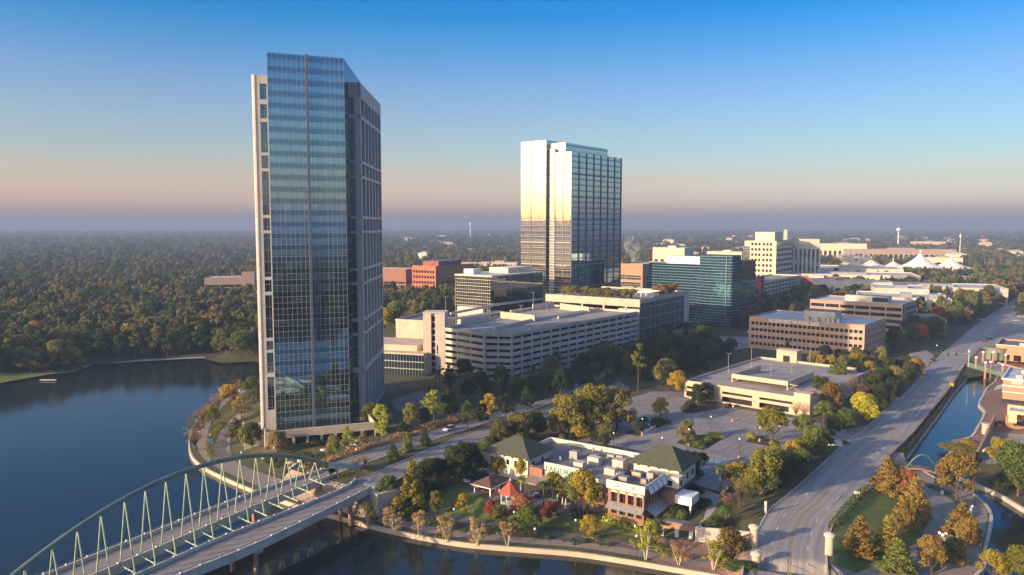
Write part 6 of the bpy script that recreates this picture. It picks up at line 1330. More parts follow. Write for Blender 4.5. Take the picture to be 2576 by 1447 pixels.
# --- trees one can name, by the place they stand
TT = [
 # headland left of the tower
 (ZT(180, 955), 8, 9, 'bare', 'tan', 'bare tan tree leaning over the lake, nearest of the headland row'), (ZT(215, 800), 9, 10, 'bare', 'tan', 'bare tan tree at the widest bulge of the headland'),
 (ZT(290, 660), 9, 10, 'bare', 'tan', 'bare tan tree behind the bulge of the headland'), (ZT(400, 540), 9, 9, 'bare', 'tan', 'bare tan tree halfway up the headland row'), (ZT(490, 440), 8, 8, 'bare', 'tan', 'bare tan tree at the upper end of the headland row'),
 (ZT(400, 660), 8, 7, 'round', 'gold', 'small yellow green tree among the bare ones on the headland'), (ZT(640, 390), 10, 9, 'round', 'gold', 'large yellow green tree at the upper bend of the headland path'), (ZT(720, 240), 8, 8, 'bare', 'tan', 'small bare tree at the far tip of the headland'),
 (ZT(800, 520), 9, 8, 'pine', 'gold', 'yellow green tree between the headland drive and the tower'), (ZT(960, 350), 12, 10, 'round', 'green', 'dark green tree touching the left edge of the tower'), (ZT(720, 810), 8, 7, 'cone', 'olive', 'olive brown tree right of the headland drive'),
 (ZT(860, 900), 8, 7, 'spread', 'olive', 'olive tree with rusty tips beside the drive bend'), (ZT(950, 940), 9, 7, 'round', 'dark', 'dark tree in front of the tower side terrace'), (ZT(1290, 1000), 8, 9, 'spread', 'olive', 'pale olive tree hiding the left podium bays'),
 (ZT(2215, 1020), 9, 5.5, 'pine', 'lime', 'bright lime pine before the right end of the podium'), (ZT(2030, 1095), 7, 5, 'round', 'green', 'small green tree in front of the podium bays'), (ZT(2440, 900), 5, 3.5, 'pine', 'olive', 'small olive pine at the podium corner'), (ZT(1780, 900), 3.2, 5, 'bush', 'dark', 'low dark shrub below the podium bays'),
 # boulevard edge and median
 (Z5(500, 535), 13, 6.5, 'pine', 'lime', 'tall lime pine with two trunks at the boulevard edge right of the podium'), (Z5(395, 380), 9, 8, 'round', 'olive', 'olive tree touching the right foot of the tower'), (Z5(775, 430), 10.5, 6.5, 'round', 'olive', 'olive brown tree at the boulevard edge between two lime pines'),
 (Z5(692, 445), 5, 4, 'cone', 'dark', 'small dark conifer at the boulevard edge'), (Z5(900, 400), 8, 5.5, 'round', 'dark', 'dark slim tree left of the biggest lime pine'), (Z5(990, 350), 13, 9, 'pine', 'lime', 'biggest lime green pine above the boulevard'), (Z5(1130, 310), 12, 7, 'round', 'dark', 'dark tree directly right of the biggest lime pine'),
 (Z5(1303, 415), 11, 5.8, 'pine', 'green', 'green pine in a round bed on the median, nearest the white car'), (Z5(1445, 385), 9, 5, 'pine', 'dark', 'dark pine second from the white car on the median'), (Z5(1500, 340), 11, 6, 'pine', 'gold', 'golden topped pine on the median'), (Z5(1662, 310), 10, 6.5, 'pine', 'dark', 'dark pine with a golden tip on the median'), (Z5(1855, 262), 11, 5.5, 'pine', 'dark', 'dark pine at the far end of the median'),
 (Z5(600, 690), 5.5, 4.5, 'cone', 'green', 'small green conifer on the median near the bridge'), (Z5(740, 612), 6.5, 4, 'cone', 'green', 'second small conifer up the median from the bridge'), (Z5(905, 560), 6, 4, 'cone', 'dark', 'third small dark conifer up the median from the bridge'), (Z5(262, 775), 3.5, 4, 'bare', 'rust', 'tiny bare rust tree where the arch lands'), (Z5(345, 755), 3.5, 4, 'bare', 'rust', 'second tiny bare rust tree where the arch lands'),
 # garden between the bridge and the restaurant
 (Z5(790, 1160), 14.5, 8.2, 'cone', 'gold', 'tall golden green conical tree right of the bridge abutment'), (Z5(560, 1110), 8, 6.5, 'round', 'green', 'green round tree beside the bridge abutment'), (Z5(900, 1000), 10, 10, 'spread', 'dark', 'dark tree mass behind the tall golden cone'), (Z5(1180, 900), 11, 11, 'spread', 'dark', 'dark live oak left of the left pavilion'), (Z5(1320, 850), 11, 11, 'spread', 'dark', 'second dark live oak against the left pavilion'), (Z5(1020, 930), 8, 8, 'round', 'dark', 'low dark tree between the cone and the live oaks'),
 (Z5(1600, 555), 9, 9, 'spread', 'olive', 'rust tipped olive tree above the left pavilion roof'), (Z5(1790, 530), 11, 12, 'spread', 'olive', 'large olive oak behind the left pavilion'), (Z5(1930, 480), 9, 9, 'round', 'dark', 'dark tree right of the olive oak behind the restaurant'), (Z5(1490, 580), 5, 6, 'bush', 'green', 'green shrub left of the olive trees by the boulevard'),
 (Z5(1010, 1190), 6, 4.5, 'round', 'olive', 'small green and orange tree in a round bed on the lawn'), (Z5(1257, 1225), 6.5, 3.4, 'pine', 'gold', 'narrow golden tree in the middle of the lawn'), (Z5(1515, 1250), 5.2, 3.4, 'round', 'red', 'small dark red tree left of the gazebo'), (Z5(1790, 1240), 6.5, 6.5, 'round', 'rust', 'orange red maple in front of the gazebo'), (Z5(2080, 1260), 5, 4.5, 'round', 'red', 'crimson maple at the edge of the terrace'),
 (Z5(1580, 850), 6, 5, 'round', 'gold', 'small golden tree against the left pavilion wall'), (Z5(1815, 880), 7, 5, 'round', 'gold', 'golden tree at the front corner of the left pavilion'), (Z5(1730, 850), 6, 4, 'bare', 'birch', 'thin tan tree beside the left pavilion corner'), (Z5(1880, 1395), 7.5, 7, 'round', 'green', 'dark green round tree behind the promenade birches'), (Z5(1610, 1320), 6, 5, 'round', 'olive', 'small olive tree by the park path'),
 (Z5(1590, 1110), 1.8, 2.4, 'bush', 'green', 'small round green shrub at the gazebo'), (Z1(820, 740), 7, 6, 'round', 'gold', 'golden tree in front of the metal canopy'), (Z1(900, 760), 6, 4, 'round', 'olive', 'slim olive tree left of the big golden tree'),
 (Z1(1100, 895), 12, 8.4, 'round', 'gold', 'big golden tree half hiding the restaurant sign'), (Z1(1020, 860), 10, 6, 'round', 'green', 'green tree tucked behind the big golden tree'),
 # promenade
 (Z5(382, 1322), 6.8, 6.5, 'birch', 'olive', 'pale olive birch just right of the bridge on the promenade'), (Z5(605, 1370), 6.8, 5.8, 'birch', 'birch', 'second birch from the bridge on the promenade'), (Z5(850, 1418), 7.0, 4.4, 'birch', 'birch', 'third birch from the bridge, slim and pale'), (Z5(1110, 1452), 6.8, 6.2, 'birch', 'birch', 'fourth birch from the bridge, wide and pale gold'), (Z1(120, 1168), 6.6, 5.2, 'birch', 'birch', 'fifth birch from the bridge'), (Z1(400, 1182), 6.4, 5.4, 'birch', 'birch', 'sixth birch from the bridge, below the gazebo'),
 (Z5(640, 1210), 5, 4.5, 'round', 'gold', 'small yellow tree behind the second birch'), (Z1(600, 1078), 7, 6, 'round', 'green', 'green tree by the park path right of the sixth birch'), (Z1(1162, 1118), 6, 6, 'round', 'gold', 'small golden tree by the park path right of the lamp'),
 (Z1(1668, 1305), 9.5, 5.2, 'birch', 'yellow', 'tall yellow birch with white trunks at the brick plaza'), (Z1(1740, 1200), 7, 5.5, 'round', 'green', 'green tree right behind the tall yellow birch'), (Z1(1970, 1352), 6, 6, 'birch', 'tan', 'leaning tan birch on the brick plaza'), (Z6(1050, 1385), 7.4, 5.6, 'birch', 'yellow', 'yellow birch with three white trunks near the avenue column'), (Z6(1230, 1300), 8, 6.8, 'round', 'orange', 'bright orange tree left of the avenue column'), (Z6(1190, 1310), 4, 5, 'bush', 'gold', 'yellow bush under the orange tree'), (Z6(1350, 1370), 2.2, 5, 'bush', 'green', 'low green shrub beside the avenue column'),
 # entrance and verge
 (Z6(1340, 700), 9.5, 8, 'bare', 'gold', 'open golden tree at the entrance walk'), (Z6(1300, 480), 8, 9, 'spread', 'gold', 'wide golden tree behind the open golden one'), (Z6(1225, 800), 7, 7.5, 'bare', 'bare', 'brown bare tree below the open golden one'), (Z6(1595, 580), 13, 10.5, 'round', 'gold', 'large green gold tree with a straight trunk on the verge wall'), (Z6(1850, 430), 9, 9.5, 'spread', 'dark', 'dark tree right of the green gold tree on the verge'), (Z6(1990, 330), 8, 9, 'spread', 'green', 'dark green tree at the upper end of the verge wall'),
 (Z6(790, 400), 9, 8, 'spread', 'dark', 'dark oak against the right pavilion'), (Z6(930, 270), 5, 4, 'round', 'dark', 'small dark tree beside the blue parking bays'), (Z6(800, 540), 3.6, 6, 'bush', 'dark', 'big round dark bush right of the entrance canopy'), (Z6(860, 690), 3.0, 6.5, 'bush', 'dark', 'wide clipped dark bush in the entrance circle'), (Z6(700, 830), 3.2, 3.4, 'bush', 'green', 'bright conical bush below the brick wing'), (Z6(560, 830), 3.0, 4, 'bush', 'green', 'bright green bush left of the conical one'), (Z6(640, 780), 3, 6, 'bush', 'dark', 'dark bush at the brick wing corner'), (Z6(440, 880), 3, 5, 'bush', 'dark', 'dark bush below the brick wing awning'),
 (Z6(1080, 940), 4.5, 6, 'bush', 'dark', 'tall dark hedge bush left of the sunlit verge'), (Z2(1570, 1030), 10.5, 9.5, 'spread', 'green', 'big green tree on the corner by the white sign'), (Z2(1480, 900), 9, 8, 'round', 'green', 'green tree left of the white sign'), (Z2(1735, 880), 8, 6, 'round', 'dark', 'dark round tree behind the white sign'), (Z2(1830, 920), 1.6, 4, 'bush', 'gold', 'pale golden clump beside the white sign'),
 # parking lot
 (Z2(350, 500), 11, 8.5, 'round', 'gold', 'gold green tree left of the low peach car park'), (Z2(540, 570), 9, 9, 'spread', 'dark', 'dark oak in front of the low peach car park'), (Z2(620, 560), 9, 7, 'spread', 'dark', 'second dark oak in front of the low peach car park'), (Z2(470, 620), 5, 6, 'bush', 'dark', 'dark bush bed at the back of the parking lot'), (Z2(205, 700), 8, 7, 'round', 'gold', 'round gold and green tree at the left of the parking lot'),
 (Z2(435, 905), 8, 8, 'spread', 'olive', 'small olive oak on the middle parking island'), (Z2(1195, 895), 11.5, 12, 'round', 'gold', 'big amber gold tree on the right parking island'), (Z2(1410, 700), 7, 6, 'bare', 'birch', 'thin tan tree beside the car park corner stair'), (Z2(1010, 880), 3.6, 3, 'bush', 'lime', 'lime bush at the left tip of the right island'), (Z2(1200, 935), 2, 2.4, 'bush', 'lime', 'small lime bush at the foot of the amber tree'),
 (Z2(540, 940), 2.4, 6, 'bush', 'green', 'long low green bush on the middle island, left'), (Z2(620, 900), 2.4, 5, 'bush', 'lime', 'low lime bush on the middle island, centre'), (Z2(690, 860), 2.4, 5, 'bush', 'lime', 'low lime bush on the middle island, right'), (ZP(600, 850), 3.2, 7, 'bush', 'green', 'green bush mound beside the dark blue car'), (ZP(290, 1000), 4.5, 5, 'round', 'dark', 'dark round bush left of the dark blue car'), (Z1(1280, 290), 5, 5.5, 'round', 'dark', 'dark small tree behind the restaurant roof parapet'), (Z1(1400, 330), 2, 9, 'bush', 'dark', 'dark bush row behind the restaurant roof'),
 (Z1(1650, 60), 3.5, 4, 'bush', 'green', 'green bush beside the parked blue car'),
 # huge golden clump by the boulevard
 ((1432, 1092), 15, 16, 'spread', 'gold', 'leftmost of the three huge golden trees by the boulevard'), ((1488, 1084), 18, 17, 'spread', 'gold', 'middle and tallest of the three huge golden trees'), ((1552, 1080), 16, 15.5, 'spread', 'olive', 'rightmost of the three huge trees, browner'), ((1405, 1088), 9, 9, 'spread', 'gold', 'low golden tree at the left foot of the huge golden trio'), ((1462, 1098), 7, 9, 'bush', 'gold', 'golden thicket under the huge golden trio'), ((1520, 1096), 6, 9, 'bush', 'olive', 'olive thicket under the right of the huge golden trio'), ((1605, 985), 22, 8, 'tallpine', 'gold', 'tall ragged pine rising above the dark belt'),
 # right of the low car park
 (Z2(1630, 560), 12, 11, 'spread', 'dark', 'big dark oak at the right corner of the low car park'), (Z2(1720, 640), 12, 9, 'round', 'orange', 'orange tree beside the brown bare one'), (Z2(1570, 640), 8, 5, 'round', 'orange', 'small orange tree touching the car park corner'), (Z2(1950, 620), 15, 12, 'bare', 'bare', 'large brown bare crowned tree behind the orange one'), (Z2(2010, 760), 12.5, 11, 'round', 'yellow', 'brightest yellow green tree beside the avenue'), (Z2(1660, 740), 8, 9, 'round', 'green', 'green tree below the orange one'), (Z2(1840, 770), 7, 10, 'spread', 'green', 'wide dark green tree left of the bright yellow one'), (Z2(2150, 640), 9, 8, 'spread', 'dark', 'dark tree right of the bright yellow one'), (Z2(1790, 420), 11, 10, 'round', 'green', 'light green tree over the right edge of the deck'), (Z2(2100, 480), 10, 11, 'spread', 'dark', 'broad dark oak behind the brown bare tree'), (Z2(2000, 400), 9, 10, 'spread', 'dark', 'dark oak behind the deck corner'), (Z2(2180, 420), 9, 9, 'round', 'dark', 'dark tree at the avenue behind the oaks'),
 (Z2(1620, 290), 9, 7, 'round', 'gold', 'first gold tree in front of the bank, left'), (Z2(1720, 290), 9, 7, 'round', 'gold', 'second gold tree in front of the bank'), (Z2(1830, 300), 9, 7, 'round', 'olive', 'third tree in front of the bank, olive'), (Z2(1930, 280), 9.5, 7, 'round', 'gold', 'fourth gold tree in front of the bank, right'), (Z2(2070, 310), 7, 7, 'round', 'gold', 'small gold tree right of the bank row'), (Z2(1560, 230), 7, 6, 'round', 'gold', 'gold tree beside the lift lobby'),
 (zc(2250, 780, 3.6175)(440, 735), 11, 9, 'round', 'orange', 'green and orange tree alone at the crossing'), (zc(2250, 780, 3.6175)(360, 720), 7, 6, 'round', 'olive', 'small olive tree left of the crossing'), (zc(2250, 780, 3.6175)(320, 690), 6, 2.6, 'tallpine', 'gold', 'thin palm like tree before the crossing'),
 # island
 (Z3(690, 695), 10.5, 7.5, 'cone', 'orange', 'orange cypress nearest the avenue at the top of the island'), (Z3(840, 715), 7.5, 7, 'round', 'rust', 'pinkish orange tree beside the footbridge steps'), (Z3(940, 930), 11.5, 8, 'cone', 'orange', 'tallest gold cypress in the middle of the island lawn'), (Z3(875, 1040), 7.5, 8, 'spread', 'orange', 'broad orange tree in front of the tallest cypress'), (Z3(440, 1275), 10, 7.8, 'cone', 'orange', 'gold cypress on the left of the island lawn'), (Z3(690, 1230), 9, 6.2, 'cone', 'gold', 'green gold cypress left of centre on the island lawn'),
 (Z3(790, 1440), 8.5, 7, 'cone', 'green', 'green gold tree at the bottom of the island path'), (Z3(1330, 750), 13.5, 11.5, 'round', 'orange', 'biggest golden tree by the island waterside'), (Z3(1370, 1130), 10, 8.5, 'cone', 'orange', 'orange cypress beside the small white vehicle'), (Z3(1430, 1180), 7, 6, 'round', 'orange', 'short orange tree at the waterside walk'), (Z3(1100, 1450), 9, 7, 'round', 'orange', 'golden tree at the bottom edge of the island'), (Z3(1290, 1340), 6.5, 7, 'spread', 'olive', 'brownish tree behind the bottom lamp'), (Z3(990, 1340), 5, 5, 'bare', 'bare', 'thin brown tree beside the island path'),
 (Z3(1660, 1500), 7, 6, 'round', 'gold', 'gold crown poking up at the bottom right water edge'), (Z3(1900, 1520), 8, 7, 'round', 'gold', 'gold crown at the extreme bottom right corner'), (Z3(1750, 440), 9, 12, 'spread', 'gold', 'wide green gold tree on the shop side bank'), (Z3(1890, 720), 15, 14, 'round', 'green', 'large dark green round tree at the right edge'), (Z3(1790, 640), 6, 7, 'bush', 'dark', 'dark shrub left of the large round tree'),
 (Z3(1350, 290), 2.2, 9, 'bush', 'olive', 'bushy olive planting on the canal peninsula'), (Z3(1420, 240), 2.2, 6, 'bush', 'gold', 'golden planting behind it on the canal peninsula'),
 (ZC(855, 1040), 3.0, 3.2, 'bush', 'green', 'clipped green ball in the left brick planter'), (ZC(1060, 1060), 3.0, 3.2, 'bush', 'green', 'clipped green ball in the right brick planter'), (ZC(970, 730), 3, 4, 'bush', 'green', 'small plant on the tan shop terrace'),
]
for px, H, W, kind, col, lab in TT:
    p = G(*px)
    tree(p, H, W, kind, col, lab)
# palms
def palm(p, H, lab):
    t = thing('palm_tree', lab, 'palm tree', (p[0], p[1], hz(*p))); b = MB(); b.tube([(0, 0, -.2), (.1, 0, H * .5), (0, 0, H - .6)], [.24, .18, .17], 0, 7); b.build('trunk', M['bark'], t)
    b = MB(); rp = random.Random(int(p[0] * 10))
    for k in range(34):
        a = rp.uniform(0, 6.283); el = rp.uniform(-.5, 1.2); n = 5; L_ = rp.uniform(1.6, 2.3); prev = None
        for i in range(n):
            f = i / (n - 1); d = L_ * f; x, y, z = d * math.cos(a) * math.cos(el * (1 - f)), d * math.sin(a) * math.cos(el * (1 - f)), H - .6 + d * math.sin(el) - 1.1 * f * f
            w = .30 * math.sin(math.pi * (.15 + .8 * f)); q = ((x - w * math.sin(a), y + w * math.cos(a), z), (x + w * math.sin(a), y - w * math.cos(a), z))
            if prev: b.face([prev[0], prev[1], q[1], q[0]])
            prev = q
    b.build('crown', LM['green'], t)
palm(G(*Z5(1815, 1090)), 7.2, 'fan palm beside the gazebo'); palm(G(*Z5(2012, 1100)), 6.2, 'fan palm in the middle of the terrace'); palm(G(*Z6(1180, 940)), 6.5, 'fan palm at the foot of the brown bare tree'); palm(G(*Z6(1120, 560)), 8.5, 'tall fan palm left of the open golden tree')
# --- hedges
def hedge(P, w, h, label, col='green', z=None):
    b_V = []; tot = 0; C = []; Nn = []
    for i in range(len(P) - 1):
        L_ = math.hypot(P[i+1][0]-P[i][0], P[i+1][1]-P[i][1]); n = int(L_ * (w + 2 * h) * 9); t = NR.uniform(0, 1, n); x = P[i][0] + (P[i+1][0]-P[i][0]) * t; y = P[i][1] + (P[i+1][1]-P[i][1]) * t
        nx_, ny_ = -(P[i+1][1]-P[i][1]) / L_, (P[i+1][0]-P[i][0]) / L_; s = NR.uniform(-1, 1, n); top = NR.uniform(0, 1, n) < w / (w + 2 * h); sx = np.where(top, s, np.sign(s)) * w / 2; zz_ = np.where(top, h, NR.uniform(0, h, n)) * (1 + .12 * np.sin(x * 1.3 + y))
        X, Y = x + nx_ * sx, y + ny_ * sx; C.append(np.column_stack([X, Y, zz_ + height(X, Y)])); Nn.append(np.column_stack([np.where(top, 0, nx_ * np.sign(s)), np.where(top, 0, ny_ * np.sign(s)), np.where(top, 1, .2)]) + NR.normal(size=(n, 3)) * .5)
    C = np.concatenate(C); Nn = np.concatenate(Nn); Nn /= np.linalg.norm(Nn, axis=1)[:, None]; o0 = C.mean(axis=0); V, F = quads(C - o0, Nn, NR.uniform(.12, .3, len(C))); o = link('hedge', mk('hedge', V, F, LM[col]), None, tuple(o0)); return tag(o, label, 'hedge')
hp = offset(pen_w, 8.2); n = len(hp)
def sub(P, a, b_): return [p for p in P if a <= p[0] <= b_]
prom = [p for p in hp if p[1] < 222]
for a, b_, lab in ((-40, -14, 'clipped hedge along the promenade right of the bridge'), (-8, 12, 'clipped hedge along the promenade below the gazebo lawn'), (14, 22, 'clipped hedge block beside the first promenade bench'), (26, 40, 'clipped hedge along the promenade below the brick wing'), (-85, -70, 'dark clipped hedge between headland path and drive')):
    q = sub(prom, a, b_); len(q) > 1 and hedge(q, 1.8, 1.1, lab, 'green')
hedge([U(*ZT(560, 560), 2.5), U(*ZT(440, 700), 2.5), U(*ZT(375, 850), 2.5), U(*ZT(370, 960), 2.5), U(*ZT(430, 1060), 2.5)], 2.2, 1.4, 'dark green hedge curving between the headland path and drive', 'green')
hedge([G(*Z3(190, 1040)), G(*Z3(330, 850)), G(*Z3(450, 730)), G(*Z3(545, 670))], 2.0, 1.4, 'long clipped hedge between the avenue and the island lawn', 'green')
hedge([G(*Z1(980, 900)), G(*Z1(1120, 905)), G(*Z1(1270, 920))], 2.5, 1.5, 'dark hedge at the foot of the terrace', 'dark')
hedge([G(*Z1(1290, 930)), G(*Z1(1450, 980)), G(*Z1(1640, 1030))], 2.5, 1.3, 'sunlit yellow green hedge below the brick wing', 'lime')
hedge([G(*Z6(1830, 440)), G(*Z6(1700, 520)), G(*Z6(1450, 600))][::-1], 1.2, 1.0, 'low dark hedge along the verge wall', 'dark')
hedge([G(*Z6(450, 1230)), G(*Z6(600, 1260)), G(*Z6(780, 1270))], 1.6, .9, 'low hedge by the blue grey paving of the brick plaza', 'gold')
# golden grasses and rocks along the boulevard edge: nobody could count the blades
def carpet(name, poly, dens, size, hgt, col, label):
    P = np.array(poly); x0, y0, x1, y1 = P[:, 0].min(), P[:, 1].min(), P[:, 0].max(), P[:, 1].max(); n = int((x1 - x0) * (y1 - y0) * dens); X = NR.uniform(x0, x1, n); Y = NR.uniform(y0, y1, n); k = inside(X, Y, poly); X, Y = X[k], Y[k]
    nz = np.sin(X * .7) * np.cos(Y * .55) + np.sin(X * .23 + Y * .31); k = nz > (-9 if name == 'bank_planting' else -.5); X, Y, nz = X[k], Y[k], nz[k]
    C = np.column_stack([X, Y, height(X, Y) + NR.uniform(.05, 1, len(X)) * hgt * (.5 + .4 * nz)]); Nn = NR.normal(size=(len(X), 3)) + np.array([0, 0, .6]); Nn /= np.linalg.norm(Nn, axis=1)[:, None]
    V, F = quads(C, Nn, NR.uniform(.5, 1, len(X)) * size); tag(link(name, mk(name, V, F, LM[col])), label, None, None, 'stuff')
fe = [U(*Z5(60, 700), 6.8), U(*Z5(500, 550), 6.2), U(*Z5(900, 430), 5.6), U(*Z5(1230, 330), 5)]; gE_ = [G(*Z5(1150, 290)), G(*Z5(850, 380)), G(*Z5(500, 500)), G(*Z5(250, 560)), G(*ZT(1900, 1100)), G(*ZT(1500, 1230)), G(*ZT(1700, 1290))]
carpet('ornamental_grass', fe + gE_, 5.0, .35, 1.2, 'tan', 'golden ornamental grasses along the boulevard edge below the tower')
carpet('ground_cover', [G(*ZT(880, 1090)), G(*ZT(1250, 1030)), G(*ZT(1900, 1000)), G(*ZT(1950, 1090)), G(*ZT(1750, 1260)), G(*ZT(1450, 1280)), G(*ZT(1200, 1180))], 5, .4, 1.1, 'dark', 'dark low planting between the podium and the arch')
carpet('ground_cover', [G(*Z5(50, 830)), G(*Z5(260, 780)), G(*Z5(420, 760)), G(*Z5(250, 870)), G(*Z5(120, 880))], 5, .3, .9, 'gold', 'golden planting where the arch lands')
carpet('ground_cover', [G(980, 1010), G(1010, 985), G(1080, 970), G(1120, 975), G(1060, 985), G(1000, 1000)], 5, .35, 1.0, 'rust', 'rusty planting beside the tower forecourt')
carpet('bank_planting', offset(canl_w, .7) + offset(canl_w, 2.5)[::-1], 9, .3, .7, 'dark', 'dark planting on the bank between the avenue parapet and the canal')
# --- belts of trees in the middle ground
BOX = [(gC[0], gC[1], 0, 0, 0)]
def rect(A, rz, W, D, m=4): 
    c, s = math.cos(rz), math.sin(rz); return [(A[0] + x * c - y * s, A[1] + x * s + y * c) for x, y in ((-W - m, -m), (m, -m), (m, D + m), (-W - m, D + m))]
FOOT = [rect(A2, R(-38), 40, 70), rect(A3, R(-37), 30, 58), [gA, gB, gC, gE, gF, gG], rect(A5, S5.rotation_euler[2], 66, D5), rect(g3A, th3, W3, D3, 3), rect(bA, thb, BW, BD), rect(cA, R(-40), 60, 40), rect(tA, th_, 72, 42, 5), rect(oA, R(-38), 26, 60), rect(wA, wth, 30, 118), rect(hA, R(-36), 36, 62), rect(hoA, R(-10), 46, 26), rect(rA, R(-33), 26, 58), rect(kA, R(-20), 34, 30), rect(lA, R(14), 40, 26), rect(cth, R(-22), 66, 60), rect(pdA, R(-18), 50, 38), rect(U(1070, 925, 4), R(-22), 21, 34), rect(U(1066, 950, 4), R(-17), 46, 30), rect((st[0] + 6, st[1]), 0, 12, 10)]
FOOT += [rect((a, b_), rz, W, D) for a, b_, rz, W, D in FARBOX]; tc_ = tents.location; FOOT += [rect((tc_[0] + 100, tc_[1] - 36), R(-4), 200, 75)]
FOOT += [[(P0[0] - 6, P0[1] - 8), (P1[0] + 4, P1[1] - 14), (P2[0] + 6, P2[1] + 6), (P0[0] - 6, P2[1] + 6)]]
hard = [P for n_, P, mk_ in SURF if mk_ in ('road', 'road2', 'lot', 'pathgrey', 'pathdark', 'pathpale', 'brickpave', 'patio')]
def clear(x, y, m=0, roads=True):
    X, Y = np.array([x]), np.array([y])
    if inside(X, Y, lake)[0]: return False
    return not any(inside(X, Y, P)[0] for P in FOOT + (hard if roads else []))
def clear_many(A, foot=None, roads=True):
    A = np.asarray(A, float); X, Y = A[:, 0], A[:, 1]; bad = inside(X, Y, lake)
    for P in (FOOT if foot is None else foot) + (hard if roads else []): bad |= inside(X, Y, P)
    return ~bad
rb2 = random.Random(21)
KW = {'bush': 'bushy', 'round': 'round', 'spread': 'broad', 'cone': 'conical', 'pine': 'pine', 'tallpine': 'ragged pine'}
CW = {'dark': 'dark green', 'olive': 'olive', 'gold': 'golden', 'green': 'green', 'red': 'red leaved', 'rust': 'rusty', 'lime': 'lime', 'wood': 'brown green'}
def place(x, y, P):
    q = [CX + a / b_ * FPX for a, b_ in P]; f = (CX + x / y * FPX - min(q)) / (max(q) - min(q)); d = [b_ for a, b_ in P]; e = (y - min(d)) / (max(d) - min(d))
    return ', ' + ('far left' if f < .2 else 'left' if f < .4 else 'centre' if f < .6 else 'right' if f < .8 else 'far right') + (' front' if e < .4 else ' back')
def describe(H, hr_, k, c, label):
    f = (H / (1.25 if k == 'tallpine' else 1) - hr_[0]) / (hr_[1] - hr_[0]); return ('low ' if f < .33 else 'tall ' if f > .7 else 'middling ') + CW[c] + ' ' + KW[k] + ' ' + label
def belt(poly, n, kinds, hr_, label, group, sp=4.5, ratio=.75):
    P = GP(poly); xs_ = [p[0] for p in P]; ys_ = [p[1] for p in P]; done = []; tries = 0
    while len(done) < n and tries < 6000:
        tries += 1; x, y = rb2.uniform(min(xs_), max(xs_)), rb2.uniform(min(ys_), max(ys_))
        if not inside(np.array([x]), np.array([y]), P)[0] or not clear(x, y, 0, group != 'small trees behind the restaurant') or any(math.hypot(x - a, y - b_) < sp for a, b_ in done): continue
        done.append((x, y)); k, c = rb2.choice(kinds); H = rb2.uniform(*hr_) * (1.25 if k == 'tallpine' else 1); tree((x, y), H, H * ratio * (.7 if k in ('pine', 'tallpine', 'cone') else 1.05) * rb2.uniform(.85, 1.15), k, c, describe(H, hr_, k, c, label + place(x, y, P)), group)
    return done
belt([(1650, 868), (1740, 850), (1790, 842), (1795, 880), (1700, 905), (1650, 890)], 22, [('round', 'dark'), ('spread', 'dark'), ('pine', 'dark')], (9, 13), 'tree below the teal block', 'trees below the teal block', 5)
belt([(2100, 905), (2232, 905), (2245, 935), (2150, 930)], 12, [('round', 'dark'), ('spread', 'dark'), ('round', 'olive')], (6, 9), 'tree right of the bank by the side road', 'trees right of the bank', 5)
belt([(1840, 832), (1890, 832), (1890, 800), (1800, 815)], 8, [('round', 'dark')], (9, 12), 'tree between teal block and bank', 'trees between teal block and bank', 5)
belt([(1890, 1215), (1960, 1175), (2050, 1112), (2085, 1125), (1990, 1195), (1900, 1250)], 12, [('round', 'green'), ('round', 'gold'), ('spread', 'green'), ('spread', 'dark')], (6, 9), 'tree on the verge between lot and avenue', 'verge trees', 5)
belt([(1400, 1105), (1480, 1128), (1590, 1160), (1580, 1172), (1470, 1140), (1395, 1120)], 8, [('round', 'dark'), ('bush', 'green')], (3, 5), 'small tree behind the restaurant roof', 'small trees behind the restaurant', 4)
bp1 = belt([(1080, 985), (1180, 950), (1300, 985), (1400, 955), (1600, 885), (1700, 870), (1745, 905), (1725, 955), (1705, 985), (1600, 975), (1520, 990), (1380, 1012), (1290, 1015), (1180, 1010)], 62, [('round', 'dark'), ('spread', 'dark'), ('cone', 'dark'), ('round', 'dark'), ('pine', 'dark'), ('round', 'olive'), ('tallpine', 'dark')], (8, 13), 'tree in the belt before the big garage', 'trees of the dark belt', 5)  # the shade over this belt is put into its dark foliage colour
belt([(1745, 860), (1890, 890), (2160, 925), (1880, 885), (1720, 950), (1700, 900)], 32, [('round', 'dark'), ('spread', 'dark'), ('round', 'dark'), ('cone', 'dark')], (8, 11), 'tree between peach garage and bank', 'trees before the bank')
belt([(1610, 1010), (1700, 985), (1720, 1000), (1640, 1060), (1560, 1060)], 11, [('round', 'dark'), ('round', 'red'), ('spread', 'dark')], (7, 10), 'tree at the back left of the parking lot', 'trees behind the parking lot')
belt([(2170, 990), (2240, 930), (2300, 900), (2330, 900), (2290, 960), (2215, 1030)], 12, [('round', 'dark'), ('spread', 'dark'), ('round', 'olive')], (7, 11), 'tree along the left kerb of the avenue', 'trees along the avenue kerb')
belt([(2230, 880), (2300, 850), (2390, 800), (2420, 770), (2500, 755), (2440, 800), (2370, 850), (2290, 895)], 34, [('round', 'dark'), ('spread', 'dark'), ('round', 'green'), ('round', 'red')], (11, 16), 'tree between the bank blocks and the avenue', 'trees behind the bank', 6)
belt([(965, 838), (1010, 825), (1080, 795), (1150, 790), (1150, 735), (965, 745)], 44, [('round', 'green'), ('round', 'gold'), ('pine', 'green'), ('round', 'olive')], (12, 17), 'tree between tallest tower and glass block', 'trees behind the beige hall', 7)
belt([(2470, 810), (2576, 780), (2650, 800), (2640, 880), (2540, 880)], 16, [('spread', 'dark'), ('round', 'dark')], (5, 8), 'tree in the far parking lot', 'trees of the far parking lot', 7)
